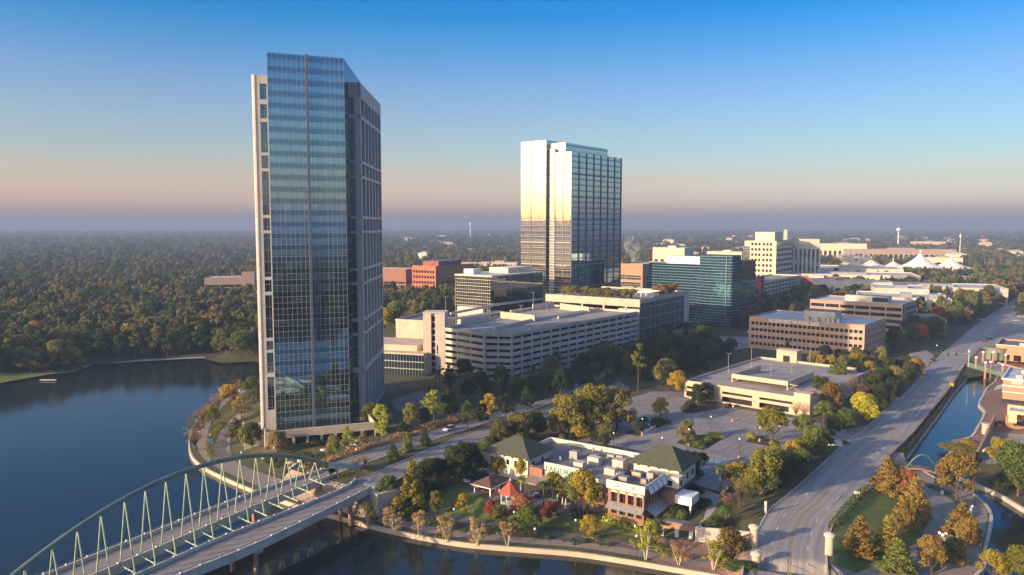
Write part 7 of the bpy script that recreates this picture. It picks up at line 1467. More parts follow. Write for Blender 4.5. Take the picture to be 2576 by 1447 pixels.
# roof garden on the mesh clad car park
rgd = []
for k in range(30):
    fx, fy = -8 - (k // 2) * 3.6, rb2.uniform(4, 9) if k % 2 else rb2.uniform(40, 66)
    if k % 2 == 0: fx = -rb2.uniform(2, 10)
    c, s = math.cos(S5.rotation_euler[2]), math.sin(S5.rotation_euler[2]); tree((A5[0] + fx * c - fy * s, A5[1] + fx * s + fy * c), rb2.uniform(5.5, 7), rb2.uniform(5.5, 7), 'round', 'olive' if k % 4 else 'rust', 'small olive brown tree in the roof garden on the mesh clad car park', 'trees of the roof garden', 33.4)
# --- the great wood: nearest trees one by one, the rest as one mass
woods = []
fr = random.Random(9)
def wood_ok(x, y): return clear(x, y, roads=True) and (x / y * FPX) < 1340
Y0 = 402
cand = []
for d in np.geomspace(380, 1250, 118):
    sp = 8.0 if d < 640 else 9 + (d - 640) * .008
    x = -1.15 * d + fr.uniform(0, sp)
    while x < 0.95 * d:
        px = CX + x / d * FPX; xx, yy = x + fr.uniform(-3, 3), d + fr.uniform(-3, 3)
        if px < 680 or d > 640 + (px > 1300) * 60: cand.append((xx, yy))
        x += sp
ca = np.array(cand); kk = clear_many(ca) & (ca[:, 0] / ca[:, 1] * FPX < 1900) & (poly_dist(ca[:, 0], ca[:, 1], lake) > np.where(ca[:, 0] < -250, 16, 9)); cand = [tuple(c) for c in ca[kk].tolist()]
near_w = sorted([c for c in cand if CX + c[0] / c[1] * FPX < 665 and CX + c[0] / c[1] * FPX > -60], key=lambda c: c[1])[:150]
ns_ = set(near_w)
WK = [('round', 'green'), ('pine', 'green'), ('pine', 'green'), ('round', 'wood'), ('spread', 'dark'), ('pine', 'wood'), ('tallpine', 'green'), ('round', 'olive'), ('tallpine', 'wood')]
for i, (x, y) in enumerate(near_w):
    k, c = fr.choice(WK)
    if fr.random() < .04: c = 'rust'
    H = fr.uniform(11, 18); tree((x, y), H, H * (.50 if 'pine' in k else .72) * fr.uniform(.9, 1.15), k, c, describe(H, (11, 18), k, c, 'tree at the %s of the lakeside wood' % ('far left edge' if x / y < -.58 else 'left side' if x / y < -.52 else 'middle' if x / y < -.46 else 'right side' if x / y < -.40 else 'right end')), 'nearest trees of the lakeside wood')
for px, H, W, k, c, lab in (((178, 925), 12, 15, 'round', 'gold', 'yellow topped round tree at the left lake shore'), ((490, 880), 11, 9, 'round', 'orange', 'orange tree at the far lake shore'), ((605, 905), 16, 15, 'round', 'green', 'big green tree on the far shore beside the tower'), ((80, 935), 13, 18, 'spread', 'olive', 'broad olive tree over the lake meadow at the far left')): tree(G(*px), H, W, k, c, lab)
rest = [c for c in cand if c not in ns_]; fw = []
for d in np.geomspace(1250, 9000, 150):
    sp = d * .0125; x = -1.1 * d + fr.uniform(0, sp)
    while x < 1.0 * d:
        xx, yy = x + fr.uniform(-.4, .4) * sp, d * fr.uniform(.985, 1.015)
        fw.append((xx, yy))
        x += sp
fw = np.array(fw); rest += [tuple(c) for c in fw[clear_many(fw, FOOT, False)].tolist()]
# town trees among the far buildings
tw = []
for _ in range(1700):
    y = fr.uniform(560, 1250); px = fr.uniform(1560, 2640); tw.append(((px - CX) / FPX * y, y))
tw = np.array(tw); rest += [tuple(c) for c in tw[clear_many(tw)].tolist()]
# woods around and behind the camera, seen in the mirror glass
bk = []
for _ in range(3000): a = fr.uniform(0, 6.283); r = fr.uniform(60, 900); bk.append((r * math.cos(a), r * math.sin(a) - 60))
bk = np.array(bk); bk = bk[(bk[:, 1] < 100)]; bk = bk[clear_many(bk) & (poly_dist(bk[:, 0], bk[:, 1], lake) > 8)]; rest += [tuple(c) for c in bk.tolist()]
protos = []
def low_tree(kind, v, col):
    cl, tb, per, leaf, flat = shape(kind, v); V, F = clumps_to_leaves(cl, per * .34, leaf * 2.0, flat); return mk('wood_tree', V, F, LM[col])
for k, c in (('round', 'wood'), ('pine', 'wood'), ('tallpine', 'wood'), ('round', 'wood'), ('spread', 'wood'), ('round', 'olive'), ('pine', 'green'), ('cone', 'wood')):
    o = bpy.data.objects.new('wood_tree_source', low_tree(k, len(protos), c)); protos.append(o)
ra = np.array(rest); D_ = np.hypot(ra[:, 0], ra[:, 1]); Zr = height(ra[:, 0], ra[:, 1]); Zr = np.where(D_ > 1500, 4.5, Zr)
me = bpy.data.meshes.new('far_wood'); me.from_pydata([(float(x), float(y), float(z)) for (x, y), z in zip(ra, Zr)], [], [])
at = me.attributes.new('sz', 'FLOAT', 'POINT'); rs_ = np.random.RandomState(4); base = np.where(D_ < 1250, 1.0, D_ / 1250 * .9); at.data.foreach_set('value', (base * rs_.uniform(1.0, 1.7, len(ra))).astype(np.float32))
a2 = me.attributes.new('hh', 'FLOAT', 'POINT'); a2.data.foreach_set('value', rs_.uniform(.8, 1.9, len(ra)).astype(np.float32) * np.clip(1 + (D_ - 1500) / 6000, 1, 1.6).astype(np.float32))
wd = link('far_wood', me); tag(wd, 'wide wood of green and brown trees reaching to the hazy horizon', None, None, 'stuff')
ng = bpy.data.node_groups.new('scatter', 'GeometryNodeTree'); ng.interface.new_socket('Geometry', in_out='INPUT', socket_type='NodeSocketGeometry'); ng.interface.new_socket('Geometry', in_out='OUTPUT', socket_type='NodeSocketGeometry')
gi = ng.nodes.new('NodeGroupInput'); go = ng.nodes.new('NodeGroupOutput'); gj = ng.nodes.new('GeometryNodeGeometryToInstance')
for o in protos:
    oi = ng.nodes.new('GeometryNodeObjectInfo'); oi.inputs['Object'].default_value = o; ng.links.new(oi.outputs['Geometry'], gj.inputs[0])
ip = ng.nodes.new('GeometryNodeInstanceOnPoints'); ip.inputs['Pick Instance'].default_value = True; ng.links.new(gi.outputs[0], ip.inputs['Points'])
jn = ng.nodes.new('GeometryNodeJoinGeometry')
for o in protos:
    g2i = ng.nodes.new('GeometryNodeGeometryToInstance'); oi = ng.nodes.new('GeometryNodeObjectInfo'); oi.inputs['Object'].default_value = o; ng.links.new(oi.outputs['Geometry'], g2i.inputs[0]); ng.links.new(g2i.outputs[0], jn.inputs[0])
ng.nodes.remove(gj); ng.links.new(jn.outputs[0], ip.inputs['Instance'])
ri = ng.nodes.new('FunctionNodeRandomValue'); ri.data_type = 'INT'; ri.inputs['Min'].default_value = 0; ri.inputs['Max'].default_value = len(protos) - 1
io = [s for s in ri.outputs if s.enabled and s.type == 'INT'][0]; ng.links.new(io, ip.inputs['Instance Index'])
for s_ in ri.inputs:
    if s_.type == 'INT' and s_.name == 'Min': s_.default_value = 0
    if s_.type == 'INT' and s_.name == 'Max': s_.default_value = len(protos) - 1
rr_ = ng.nodes.new('FunctionNodeRandomValue'); rr_.data_type = 'FLOAT_VECTOR'; vi = [s for s in rr_.inputs if s.type == 'VECTOR']; vi[0].default_value = (0, 0, 0); vi[1].default_value = (0, 0, 6.283)
ng.links.new([s for s in rr_.outputs if s.type == 'VECTOR'][0], ip.inputs['Rotation'])
na = ng.nodes.new('GeometryNodeInputNamedAttribute'); na.data_type = 'FLOAT'; na.inputs[0].default_value = 'sz'; nb_ = ng.nodes.new('GeometryNodeInputNamedAttribute'); nb_.data_type = 'FLOAT'; nb_.inputs[0].default_value = 'hh'
cx3 = ng.nodes.new('ShaderNodeCombineXYZ'); ng.links.new(na.outputs[0], cx3.inputs[0]); ng.links.new(na.outputs[0], cx3.inputs[1]); ng.links.new(nb_.outputs[0], cx3.inputs[2]); ng.links.new(cx3.outputs[0], ip.inputs['Scale'])
ng.links.new(ip.outputs[0], go.inputs[0]); md = wd.modifiers.new('scatter', 'NODES'); md.node_group = ng
print('TREES', tn, 'WOOD', len(rest))
# ------------------------------------------------------------ cars, lamps, people and other small things
M['tyre'] = plain('black_rubber', (.02, .02, .02), .8, .1, 3); M['carglass'] = plain('dark_car_glass', (.012, .015, .02), .08, .02, 1)
def paint(name, c): 
    m = plain(name, c, .3, .02, 1); m.node_tree.nodes['Principled BSDF'].inputs['Coat Weight'].default_value = .7; return m
def car(p, rz, label, c, suv=True, name='parked_car', z=None, cname='car_paint'):
    x, y = p; t = thing(name, label, 'car', (x, y, (hz(x, y) if z is None else z) + .02), rz); mt = paint(cname, c); L_, Wd, Hh = (4.7, 1.85, 1.65) if suv else (4.6, 1.8, 1.42)
    prof = [(-L_/2, .32), (-L_/2 + .02, .78), (-L_/2 + .25, .92), (L_/2 - 1.2, .98), (L_/2 - .15, .78), (L_/2, .55), (L_/2 - .04, .3)]
    def extr(b, P, w0, w1=None):
        w1 = w1 or w0; n = len(P); b.face([(a, -w0, c_) for a, c_ in P][::-1] if False else [(a, -w0, c_) for a, c_ in P[::-1]]); b.face([(a, w0, c_) for a, c_ in P])
        for i in range(n): a, c_ = P[i], P[(i + 1) % n]; b.face([(a[0], -w0, a[1]), (a[0], w0, a[1]), (c_[0], w0, c_[1]), (c_[0], -w0, c_[1])])
    b = MB(); extr(b, prof, Wd / 2); b.build('body', mt, t)
    r0 = -L_/2 + (.12 if suv else .7); top = Hh; cab = [(r0, .93), (r0 + .35, top - .06), (L_ * .08, top - .05), (L_/2 - 1.15, .97)]
    b = MB(); lo = [(a, s * Wd * .47, c_) for s in (-1, 1) for a, c_ in ((cab[0]), (cab[3]))]; 
    A_ = [(cab[0][0], -Wd*.47, .93), (cab[3][0], -Wd*.47, .97), (cab[3][0], Wd*.47, .97), (cab[0][0], Wd*.47, .93)]; B_ = [(cab[1][0], -Wd*.39, cab[1][1]), (cab[2][0], -Wd*.39, cab[2][1]), (cab[2][0], Wd*.39, cab[2][1]), (cab[1][0], Wd*.39, cab[1][1])]
    for i in range(4): j = (i + 1) % 4; b.face([A_[i], A_[j], B_[j], B_[i]])
    b.build('cabin_glass', M['carglass'], t); b = MB(); b.face([(q[0], q[1] * 1.02, q[2] + .05) for q in B_]); b.prism([(q[0], q[1] * 1.0) for q in B_], top - .06, top + .01); b.build('roof', mt, t)
    for a in (-L_/2 + .85, L_/2 - .85):
        for s in (-1, 1):
            w = MB(); n = 14; R_ = .33
            for k in range(n):
                a0, a1 = 2*math.pi*k/n, 2*math.pi*(k+1)/n; w.face([(R_*math.cos(a0), -.11, R_*math.sin(a0)), (R_*math.cos(a1), -.11, R_*math.sin(a1)), (R_*math.cos(a1), .11, R_*math.sin(a1)), (R_*math.cos(a0), .11, R_*math.sin(a0))])
            for sy in (-.11, .11): w.face([(R_*math.cos(2*math.pi*k/n), sy, R_*math.sin(2*math.pi*k/n)) for k in range(n)])
            o = w.build('wheel', M['tyre'], t); o.location = (a, s * (Wd/2 - .06), .33); w = MB(); w.face([(.2*math.cos(2*math.pi*k/10), s * .125, .2*math.sin(2*math.pi*k/10)) for k in range(10)]); w.build('rim', M['metal'], o)
    for s in (-1, 1): b = MB(); b.box(L_/2 - .12, L_/2 + .01, s * .62 - .2, s * .62 + .2, .58, .74); b.build('headlight', M['lampglow'], t); b = MB(); b.box(-L_/2 - .01, -L_/2 + .06, s * .66 - .16, s * .66 + .16, .72, .9); b.build('tail_light', M['red'], t)
    return t
bl_dir = math.atan2(far_far[4][1]-far_far[2][1], far_far[4][0]-far_far[2][0])
cw_ = car(U(*Z5(1130, 415), 5.4), bl_dir + math.pi, 'white car driving along the boulevard beside the median', (.75, .75, .76), True, 'white_car', cname='white_car_paint')
car(G(*ZP(455, 905)), R(-38) + R(8), 'dark blue car parked nose in beside the green bush mound', (.015, .04, .09), False, cname='dark_blue_paint'); car(G(*ZP(1650, 600)), R(52), 'black car parked against the low peach car park', (.012, .012, .014), True, cname='black_paint')
car(U(*Z3(1200, 1085), 3.2), R(80), 'small white vehicle half under the orange cypress on the island path', (.72, .72, .74), True, cname='white_van_paint')
zq4 = zc(2250, 780, 3.6175)
for i, (q, c, lab) in enumerate(((zc(1550, 560, 3.71)(1443, 1115), (.75, .75, .75), 'white car with its lights on in the side street behind the bank'), (zq4(590, 560), (.10, .03, .025), 'dark red car waiting at the crossing'), (zq4(250, 565), (.30, .42, .5), 'pale blue car in the trees left of the crossing'), (zq4(290, 690), (.03, .03, .03), 'black car parked below the bank trees'), (zq4(1050, 180), (.6, .62, .65), 'silver car far up the avenue'), (zq4(1130, 360), (.05, .05, .06), 'dark car at the far shop corner'), (zq4(1090, 390), (.45, .05, .05), 'red car turning at the crossing'))): car(G(*q), R(50 - i * 9), lab, c, i % 2 == 0, cname='car_paint_%d' % i)
for q, lab in ((zq4(1380, 185), 'white car parked in the far lot, left'), (zq4(1420, 150), 'white car parked in the far lot, right')): car(G(*q), R(5), lab, (.6, .6, .62), False, cname='far_car_paint')
# people
def person(p, rz, label, shirt, z=None, bend=0.0):
    x, y = p; z = hz(x, y) if z is None else z; me = bpy.data.meshes.new('person')
    J = [(0, 0, .95), (0, 0, 1.20), (0, 0, 1.42), (0, .01, 1.52), (0, .02, 1.66), (.20, 0, 1.40), (.27, .02, 1.12), (.25, .12, .90), (-.20, 0, 1.40), (-.27, .02, 1.12), (-.25, .12, .90), (.10, 0, .90), (.12, .05, .50), (.13, -.02, .06), (.13, .14, .03), (-.10, 0, .90), (-.12, -.06, .50), (-.13, -.12, .06), (-.13, .04, .03)]
    E_ = [(0, 1), (1, 2), (2, 3), (3, 4), (2, 5), (5, 6), (6, 7), (2, 8), (8, 9), (9, 10), (0, 11), (11, 12), (12, 13), (13, 14), (0, 15), (15, 16), (16, 17), (17, 18)]
    me.from_pydata(J, E_, []); o = link('person', me, None, (x, y, z)); o.rotation_euler.z = rz; tag(o, label, 'person')
    md = o.modifiers.new('skin', 'SKIN'); rad = [.15, .15, .17, .06, .10, .07, .05, .035, .07, .05, .035, .10, .075, .05, .045, .10, .075, .05, .045]
    for v, r in zip(me.skin_vertices[0].data, rad): v.radius = (r, r * .8 if r > .12 else r)
    me.skin_vertices[0].data[0].use_root = True; s = o.modifiers.new('sub', 'SUBSURF'); s.levels = 1; s.render_levels = 1
    m, nt, pp = newmat('dressed_figure'); tcx = N(nt, 'ShaderNodeTexCoord'); sx = N(nt, 'ShaderNodeSeparateXYZ'); nt.links.new(tcx.outputs['Object'], sx.inputs[0])
    h1 = math_n(nt, 'GREATER_THAN', sx.outputs[2], .92); h2 = math_n(nt, 'GREATER_THAN', sx.outputs[2], 1.5); h3 = math_n(nt, 'GREATER_THAN', sx.outputs[2], 1.69)
    c = mixc(nt, h1, (.03, .035, .05), shirt); c = mixc(nt, h2, c, (.40, .24, .17)); c = mixc(nt, h3, c, (.03, .02, .015)); nt.links.new(c, pp.inputs['Base Color']); me.materials.append(m)
    return o
for q, rz, lab in ((Z3(1085, 1065), .3, 'person in a coral red top standing apart on the left of the island path'), (Z3(1150, 1045), 1.5, 'person in a red top at the back left of the group of three'), (Z3(1170, 1042), 2.6, 'person in a red top at the back right of the group of three'), (Z3(1145, 1095), 4.0, 'person in a red top nearest the camera in the group of three')): person(U(*q, 3.4), rz, lab, (.75, .10, .08), 3.4 if False else None)
# lamps
def lamp(p, h, label, base=False, group=None, dark=True, z=None):
    x, y = p; z = hz(x, y) if z is None else z; t = thing('street_lamp', label, 'street lamp', (x, y, z), 0, group); b = MB(); b.tube([(0, 0, 0), (0, 0, h - .5)], [.09, .05], 0, 7); b.build('pole', M['darkgreen'] if dark else M['metal'], t)
    b = MB(); b.lathe([(.12, h - .5), (.30, h - .25), (.27, h), (.01, h + .15)], 0, 0, 10); b.build('lamp_globe', M['lampglow'], t)
    if base: b = MB(); b.lathe([(.42, -.05), (.42, 1.0), (.01, 1.02)], 0, 0, 10); b.build('footing', M['pier'], t)
LPS = [(Z1(1025, 1100), 4.6, 0, 'park lamp on the hedge right of the park path'), (Z1(1568, 1170), 5, 0, 'park lamp left of the tall yellow birch'), (Z1(652, 1185), 4.6, 0, 'dark lamp post on the promenade where the hedge starts'), (Z1(1580, 1290), 5.5, 0, 'green lamp post on the promenade edge beside the yellow birch'), (Z5(1177, 1290), 4.2, 0, 'park lamp left of the fifth birch'), (Z5(1738, 1320), 4.2, 0, 'park lamp above the sixth birch'), (Z5(675, 1190), 4.2, 0, 'park lamp beside the second birch'),
 (ZP(1385, 985), 6.0, 0, 'tall lamp behind the middle parking island'), (ZP(1715, 815), 6.0, 1, 'tall lamp on a concrete footing in the sunlit bays'), (ZP(1055, 1190), 6.0, 1, 'tall lamp at the front of the middle island'), (ZP(1812, 1370), 6.5, 1, 'tall lamp on a footing nearest the blue bays'), (ZP(360, 1020), 6, 1, 'tall lamp beside the dark round bush'), (ZP(1075, 660), 5.5, 0, 'lamp at the dark bush bed in the back of the lot'), (ZP(1280, 560), 5.5, 0, 'lamp before the second dark oak'), (ZP(655, 1330), 6, 0, 'lamp showing above the right pavilion ridge'), (ZP(720, 810), 5.5, 0, 'lamp right of the round gold tree'),
 (Z2(1088, 905), 5, 1, 'lamp on the right island left of the amber tree'), (Z2(1262, 890), 5, 0, 'lamp right of the amber tree trunk'), (Z1(1373, 290), 5.5, 0, 'lamp behind the white roof parapet'), (Z6(2010, 210), 5, 0, 'lamp at the upper end of the verge wall'), (Z6(1055, 300), 5, 0, 'dark lamp post by the blue bays'),
 (ZT(775, 290), 4.5, 0, 'lamp at the far tip of the headland'), (ZT(610, 420), 4.5, 0, 'lamp halfway up the headland path'), (ZT(235, 850), 4, 0, 'lamp low on the headland path'), (ZT(385, 900), 4.2, 0, 'lamp at the dark hedge on the headland'), (ZT(805, 1150), 4.2, 0, 'lamp seen through the arch hangers, left'), (ZT(1205, 1310), 4.2, 0, 'lamp seen through the arch hangers, right'), (ZT(1240, 1140), 5.5, 0, 'lamp post by the podium behind the arch'),
 (Z3(1500, 800), 4.6, 0, 'lamp on the waterside walk of the island'), (Z3(1128, 640), 4.6, 0, 'lamp at the footbridge end of the island'), (Z3(1565, 430), 4.6, 0, 'lamp on the shop side of the canal'), (Z3(1465, 960), 4.4, 0, 'lamp with a pale blue banner beside the orange cypress'), (ZC(685, 1440), 4.5, 0, 'dark lamp post in front of the wide green gold tree')]
for q, h, bs, lab in LPS: lamp(G(*q), h, lab, bool(bs))
b = thing('banner_lamp', 'three headed lamp post at the bottom of the island path', 'lamp', (*G(*Z3(1185, 1440)), 3.4)); q = MB(); q.tube([(0, 0, -.5), (0, 0, 6.8)], [.12, .07], 0, 7); q.build('pole', M['pier'], b)
for k in range(3): q = MB(); q.lathe([(.1, 6.6), (.36, 6.9), (.3, 7.2), (.01, 7.35)], .7 * math.cos(k * 2.1), .7 * math.sin(k * 2.1), 10); q.build('lamp_globe', M['lampglow'], b)
bn = MB(); bn.box(-.02, .02, .1, 1.0, 2.2, 3.6); p_ = G(*Z3(1465, 960)); tag(bn.build('banner', plain('pale_blue_banner', (.25, .5, .6), .6, .05, 1), None, (p_[0], p_[1], hz(*p_))), 'pale blue banner hanging on the lamp beside the orange cypress', 'banner')
bx_ = MB(); bx_.box(-.8, .8, -.5, .5, 0, 1.9); p_ = U(*ZT(390, 880), 2.4); tag(bx_.build('information_sign', plain('blue_sign', (.12, .3, .42), .6, .05, 1), None, (p_[0], p_[1], 2.4)), 'pale blue information panel at the dark hedge on the headland', 'sign')
# car park deck lamps
def deck_lamp(p, z, h, lab, arms=2):
    t = thing('deck_lamp', lab, 'lamp post', (p[0], p[1], z)); b = MB(); b.tube([(0, 0, 0), (0, 0, h)], [.11, .07], 0, 6); b.build('pole', M['metal'], t)
    for s in (-1, 1)[:arms]: b = MB(); b.box(s * .2, s * 1.1, -.15, .15, h - .02, h + .18) if s > 0 else b.box(s * 1.1, s * .2, -.15, .15, h - .02, h + .18); b.build('lamp_head', M['metal'], t)
for q, lab in ((Z2(808, 300), 'two headed lamp at the left end of the ramp on the low car park deck'), (Z2(1012, 240), 'two headed lamp at the back of the low car park deck'), (Z2(1187, 345), 'lamp rising from the middle of the ramp on the low car park'), (Z2(1375, 300), 'short lamp on the right ramp wall of the low car park'), (Z2(1535, 215), 'lamp at the far right of the low car park deck')): deck_lamp(U(*q, 11), 10.7, 9.5, lab)
for q, lab in ((zq(1032, 795), 'dark lamp post at the front of the big car park deck'), (zq(1268, 740), 'lamp post at the first ramp head of the big car park'), (zq(1500, 700), 'lamp post at the centre of the big car park deck'), (zq(1378, 600), 'lamp post near the back of the big car park deck'), (zq(835, 640), 'lamp post at the back left of the big car park deck'), (zq(598, 650), 'lamp post above the stair tower end of the deck'), (zq(1795, 590), 'lamp post beside the second ramp head'), (zq(1970, 560), 'lamp post below the beige garden wall')): deck_lamp(U(*q, 27.4), 26.9, 9.5, lab)
# white box sign, street signs
def sign(p, w, h, lab, z0=.3, rz=0.0, mat='whitepaint'):
    t = thing('sign', lab, 'sign', (p[0], p[1], hz(*p)), rz); b = MB(); b.box(-w/2, w/2, -.15, .15, z0, z0 + h); b.build('panel', M[mat], t); b = MB(); b.box(-w/2 + .2, -w/2 + .4, -.1, .1, -.3, z0); b.box(w/2 - .4, w/2 - .2, -.1, .1, -.3, z0); b.build('post', M['metal'], t)
sign(G(*Z2(1760, 955)), 4.4, 1.8, 'white box sign on the verge at the parking lot exit', .5, R(-20)); sign(U(*Z3(415, 712), 4.8), 1.4, 1.0, 'small white box at the kerb of the avenue', .2, R(-10)); sign(G(*Z6(1625, 770)), .5, 3.0, 'tall thin white sign on the sunlit verge', .3); sign(G(*Z5(258, 620)), .4, 2.0, 'thin pale marker post in the golden grasses', .2)
sign(U(*ZC(345, 565), 5.3), 1.6, 1.6, 'yellow diamond sign on the avenue parapet', .6, R(-35), 'yellowpaint')
sign(G(*Z3(1197, 705)), .8, 1.1, 'small peach bollard box on the waterside walk', 0)
# traffic signal gantry at the crossing
p_ = U(*ZC(522, 410), 5.2); tg = thing('traffic_signal', 'green signal gantry reaching over the avenue at the crossing', 'traffic signal', (*p_, 5.2), R(14)); b = MB(); b.tube([(0, 0, 0), (0, 0, 7.6)], .22, 0, 8); b.build('pole', M['hanger'], tg); b = MB(); b.tube([(0, 0, 7.0), (-9, 0, 7.2), (-18, 0, 7.6)], [.2, .16, .1], 0, 6); b.build('mast_arm', M['hanger'], tg)
for x in (-8, -13): b = MB(); b.box(x - .3, x + .3, -.3, .3, 6.2, 7.6); b.build('signal_head', M['darkgreen'], tg)
b = MB(); b.lathe([(.1, 7.5), (.4, 7.8), (.3, 8.6), (.01, 8.8)], 0, 0, 8); b.build('lamp_globe', M['lampglow'], tg)
ge_ = newmat('green_signal_light'); ge_[2].inputs['Emission Color'].default_value = (.1, 1, .5, 1); ge_[2].inputs['Emission Strength'].default_value = 4
p_ = U(*ZC(178, 262), 5.2); t2 = thing('traffic_signal', 'signal showing green left of the crossing', 'traffic signal', (*p_, 5.2)); b = MB(); b.tube([(0, 0, 0), (0, 0, 4.6)], .1, 0, 6); b.build('pole', M['darkgreen'], t2); b = MB(); b.box(-.3, .3, -.2, .2, 4.0, 5.2); b.build('signal_head', M['darkgreen'], t2); b = MB(); b.lathe([(.01, 4.2), (.28, 4.4), (.01, 4.6)], 0, -.2, 8); b.build('green_light', ge_[0], t2)
# canal end bridge with brick light columns
a_, c_ = U(*ZC(590, 420), 4), U(*ZC(880, 505), 4); cb_ = thing('canal_bridge', 'tan street bridge at the head of the canal', 'bridge', (*a_, 0), math.atan2(c_[1]-a_[1], c_[0]-a_[0])); LB = math.hypot(c_[0]-a_[0], c_[1]-a_[1])
b = MB(); b.box(-6, LB + 60, 0, 16, 3.6, 5.0, 0, 1); b.build('deck', [M['tanbrick'], GM['road']], cb_); b = MB(); b.box(-6, LB + 60, -.5, -.01, 3.4, 5.9, 0); b.build('front_parapet', M['arch'], cb_); b = MB(); b.box(-6, LB + 60, 16.01, 16.5, 3.4, 5.9, 0); b.build('rear_parapet', M['tanbrick'], cb_)
for q, z, h, lab in ((ZC(698, 535), .2, 8.6, 'tall tan light column in the canal, left of the pair'), (ZC(752, 528), .2, 8.6, 'tall tan light column in the canal, right of the pair'), (ZC(884, 520), 2, 6.5, 'tan light column at the canal corner by the white corniced shop'), (ZC(600, 405), 5, 5, 'tan light column at the left end of the canal bridge'), (ZC(678, 345), 5, 5, 'tan light column at the crossing corner'), (ZC(786, 345), 5, 5, 'tan light column in front of the rounded green bay'), (ZC(918, 375), 5, 5, 'tan light column on the rear of the canal bridge')):
    x, y = U(*q, z); t = thing('light_column', lab, 'column', (x, y, z)); b = MB(); b.lathe([(.6, -1), (.5, h - .8)], 0, 0, 10); b.build('shaft', M['tanbrick'], t); b = MB(); b.lathe([(.5, h - .8), (.75, h - .6), (.6, h), (.01, h + .3)], 0, 0, 10); b.build('lantern', M['lampglow'], t)
# shops at the right edge
s1 = U(*ZC(812, 330), 4.8); S1_ = thing('brick_shop', 'salmon brick shop with arched ground floor and a rounded green corner bay', 'shop', (*s1, 4.5), R(-38))
b = MB(); ops = [(3 + k * 5.2, 6.4 + k * 5.2, .2, 3.4) for k in range(12)]; holes_wall(b, 0, 70, 0, 8.2, 0, ops, 0, depth=.6, gm=None); b.wall((0, 30), (0, 0), 0, 8.2, 0); b.wall((70, 0), (70, 30), 0, 8.2, 0); b.wall((70, 30), (0, 30), 0, 8.2, 0); b.face([(0, 0, 7.4), (70, 0, 7.4), (70, 30, 7.4), (0, 30, 7.4)], 1); b.build('wall', [plain('salmon_brick', (.50, .25, .16), .85, .07, .4), M['roofgrey']], S1_)
for o_ in ops: b = MB(); b.box(o_[0], o_[1], .58, .62, .2, 3.4); b.build('window', M['winglass'], S1_)
b = MB(); b.box(-.3, 70, -.3, .3, 8.2, 8.8, 0); b.box(-.3, .3, .3, 30, 8.2, 8.8, 0); b.build('cornice', M['concrete'], S1_); b = MB(); b.lathe([(5, 0), (5, 6.0), (5.6, 6.1), (5.6, 6.6), (.01, 6.8)], 0, 2, 16); b.build('rounded_bay', plain('sage_green_cladding', (.20, .23, .15), .7, .08, .6), S1_)
for x, y in ((10, 8), (15, 12), (20, 7), (26, 14), (34, 9)): b = MB(); b.box(x, x + 2.5, y, y + 2, 7.4, 9.2); b.build('rooftop_unit', M['metal'], S1_)
s2 = U(*ZC(882, 745), 4.5); S2_ = thing('corniced_shop', 'tan brick shop with a white cornice and bright white roof units', 'shop', (*s2, 4.3), R(-38)); b = MB(); b.prism([(0, 0), (40, 0), (40, 34), (0, 34)], 0, 8.2, 0, 1); b.build('wall', [M['tanbrick'], M['roofwhite']], S2_)
b = MB(); 
for z0_, z1_, o_ in ((8.2, 9.0, .5), (5.6, 6.0, .25), (3.0, 3.3, .2)): b.box(-o_, 40, -o_, -.004, z0_, z1_, 0); b.box(-o_, -.004, -.003, 34.2, z0_, z1_, 0)
b.build('cornice', M['whitepaint'], S2_); b = MB(); b.box(3, 7, -.25, -.1, 6.7, 8.1); b.build('oval_sign', M['peach'], S2_)
for x, y in ((4, 6), (6, 12), (9, 8), (5, 20), (11, 16), (8, 26)): b = MB(); b.box(x, x + 2.6, y, y + 2, 8.2, 9.8); b.build('rooftop_unit', M['metal'], S2_)
b = MB(); b.face([(-3.5, 3, 2.6), (-.01, 3, 4.0), (-.01, 15, 4.0), (-3.5, 15, 2.6)]); b.build('side_awning', M['hanger'], S2_)
for k in range(4): b = MB(); b.box(-.06, -.006, 2 + k * 5, 4.4 + k * 5, 3.6, 5.4); b.build('window', M['winglass'], S2_)
s3 = U(*ZC(948, 1000), 4.5); S3_ = thing('terrace_pavilion', 'low tan pavilion with a dark curved canopy above the canal terrace', 'pavilion', (*s3, 4.3), R(-38)); b = MB()
b.box(0, 2.6, 0, .5, 0, 4.6, 0); b.box(6.2, 30, 0, .5, 0, 4.6, 0); b.box(2.6, 6.2, 0, .5, 3.4, 4.6, 0); b.box(0, .5, .5, 7, 0, 4.6, 0); b.build('wall', plain('sand_stucco', (.56, .42, .26), .8, .06, .4), S3_); b = MB(); b.box(.2, 30, .6, 7, 4.3, 4.5); b.build('roof', M['roofwhite'], S3_)
b = MB(); n = 8
for k in range(n): a0, a1 = math.pi * (.15 + .7 * k / n), math.pi * (.15 + .7 * (k + 1) / n); b.face([(-3, 8 - 3 * math.cos(a0), 5.0 + 2 * math.sin(a0)), (6, 8 - 3 * math.cos(a0), 5.0 + 2 * math.sin(a0)), (6, 8 - 3 * math.cos(a1), 5.0 + 2 * math.sin(a1)), (-3, 8 - 3 * math.cos(a1), 5.0 + 2 * math.sin(a1))])
b.box(-1, 6, 7, 9.5, 0, 5.8, 1); b.build('curved_canopy', [plain('dark_bronze_metal', (.06, .05, .045), .5, .1, 1), M['peach']], S3_)
for q, lab in ((ZC(870, 1045), 'low brick planter with a clipped ball, left'), (ZC(1052, 1070), 'low brick planter with a clipped ball, right')): p_ = G(*q); b = MB(); b.cbox(0, 0, 3.2, 1.8, -.2, 1.0, 0, R(-10)); tag(b.build('brick_planter', M['tanbrick'], None, (p_[0], p_[1], hz(*p_))), lab, 'planter')
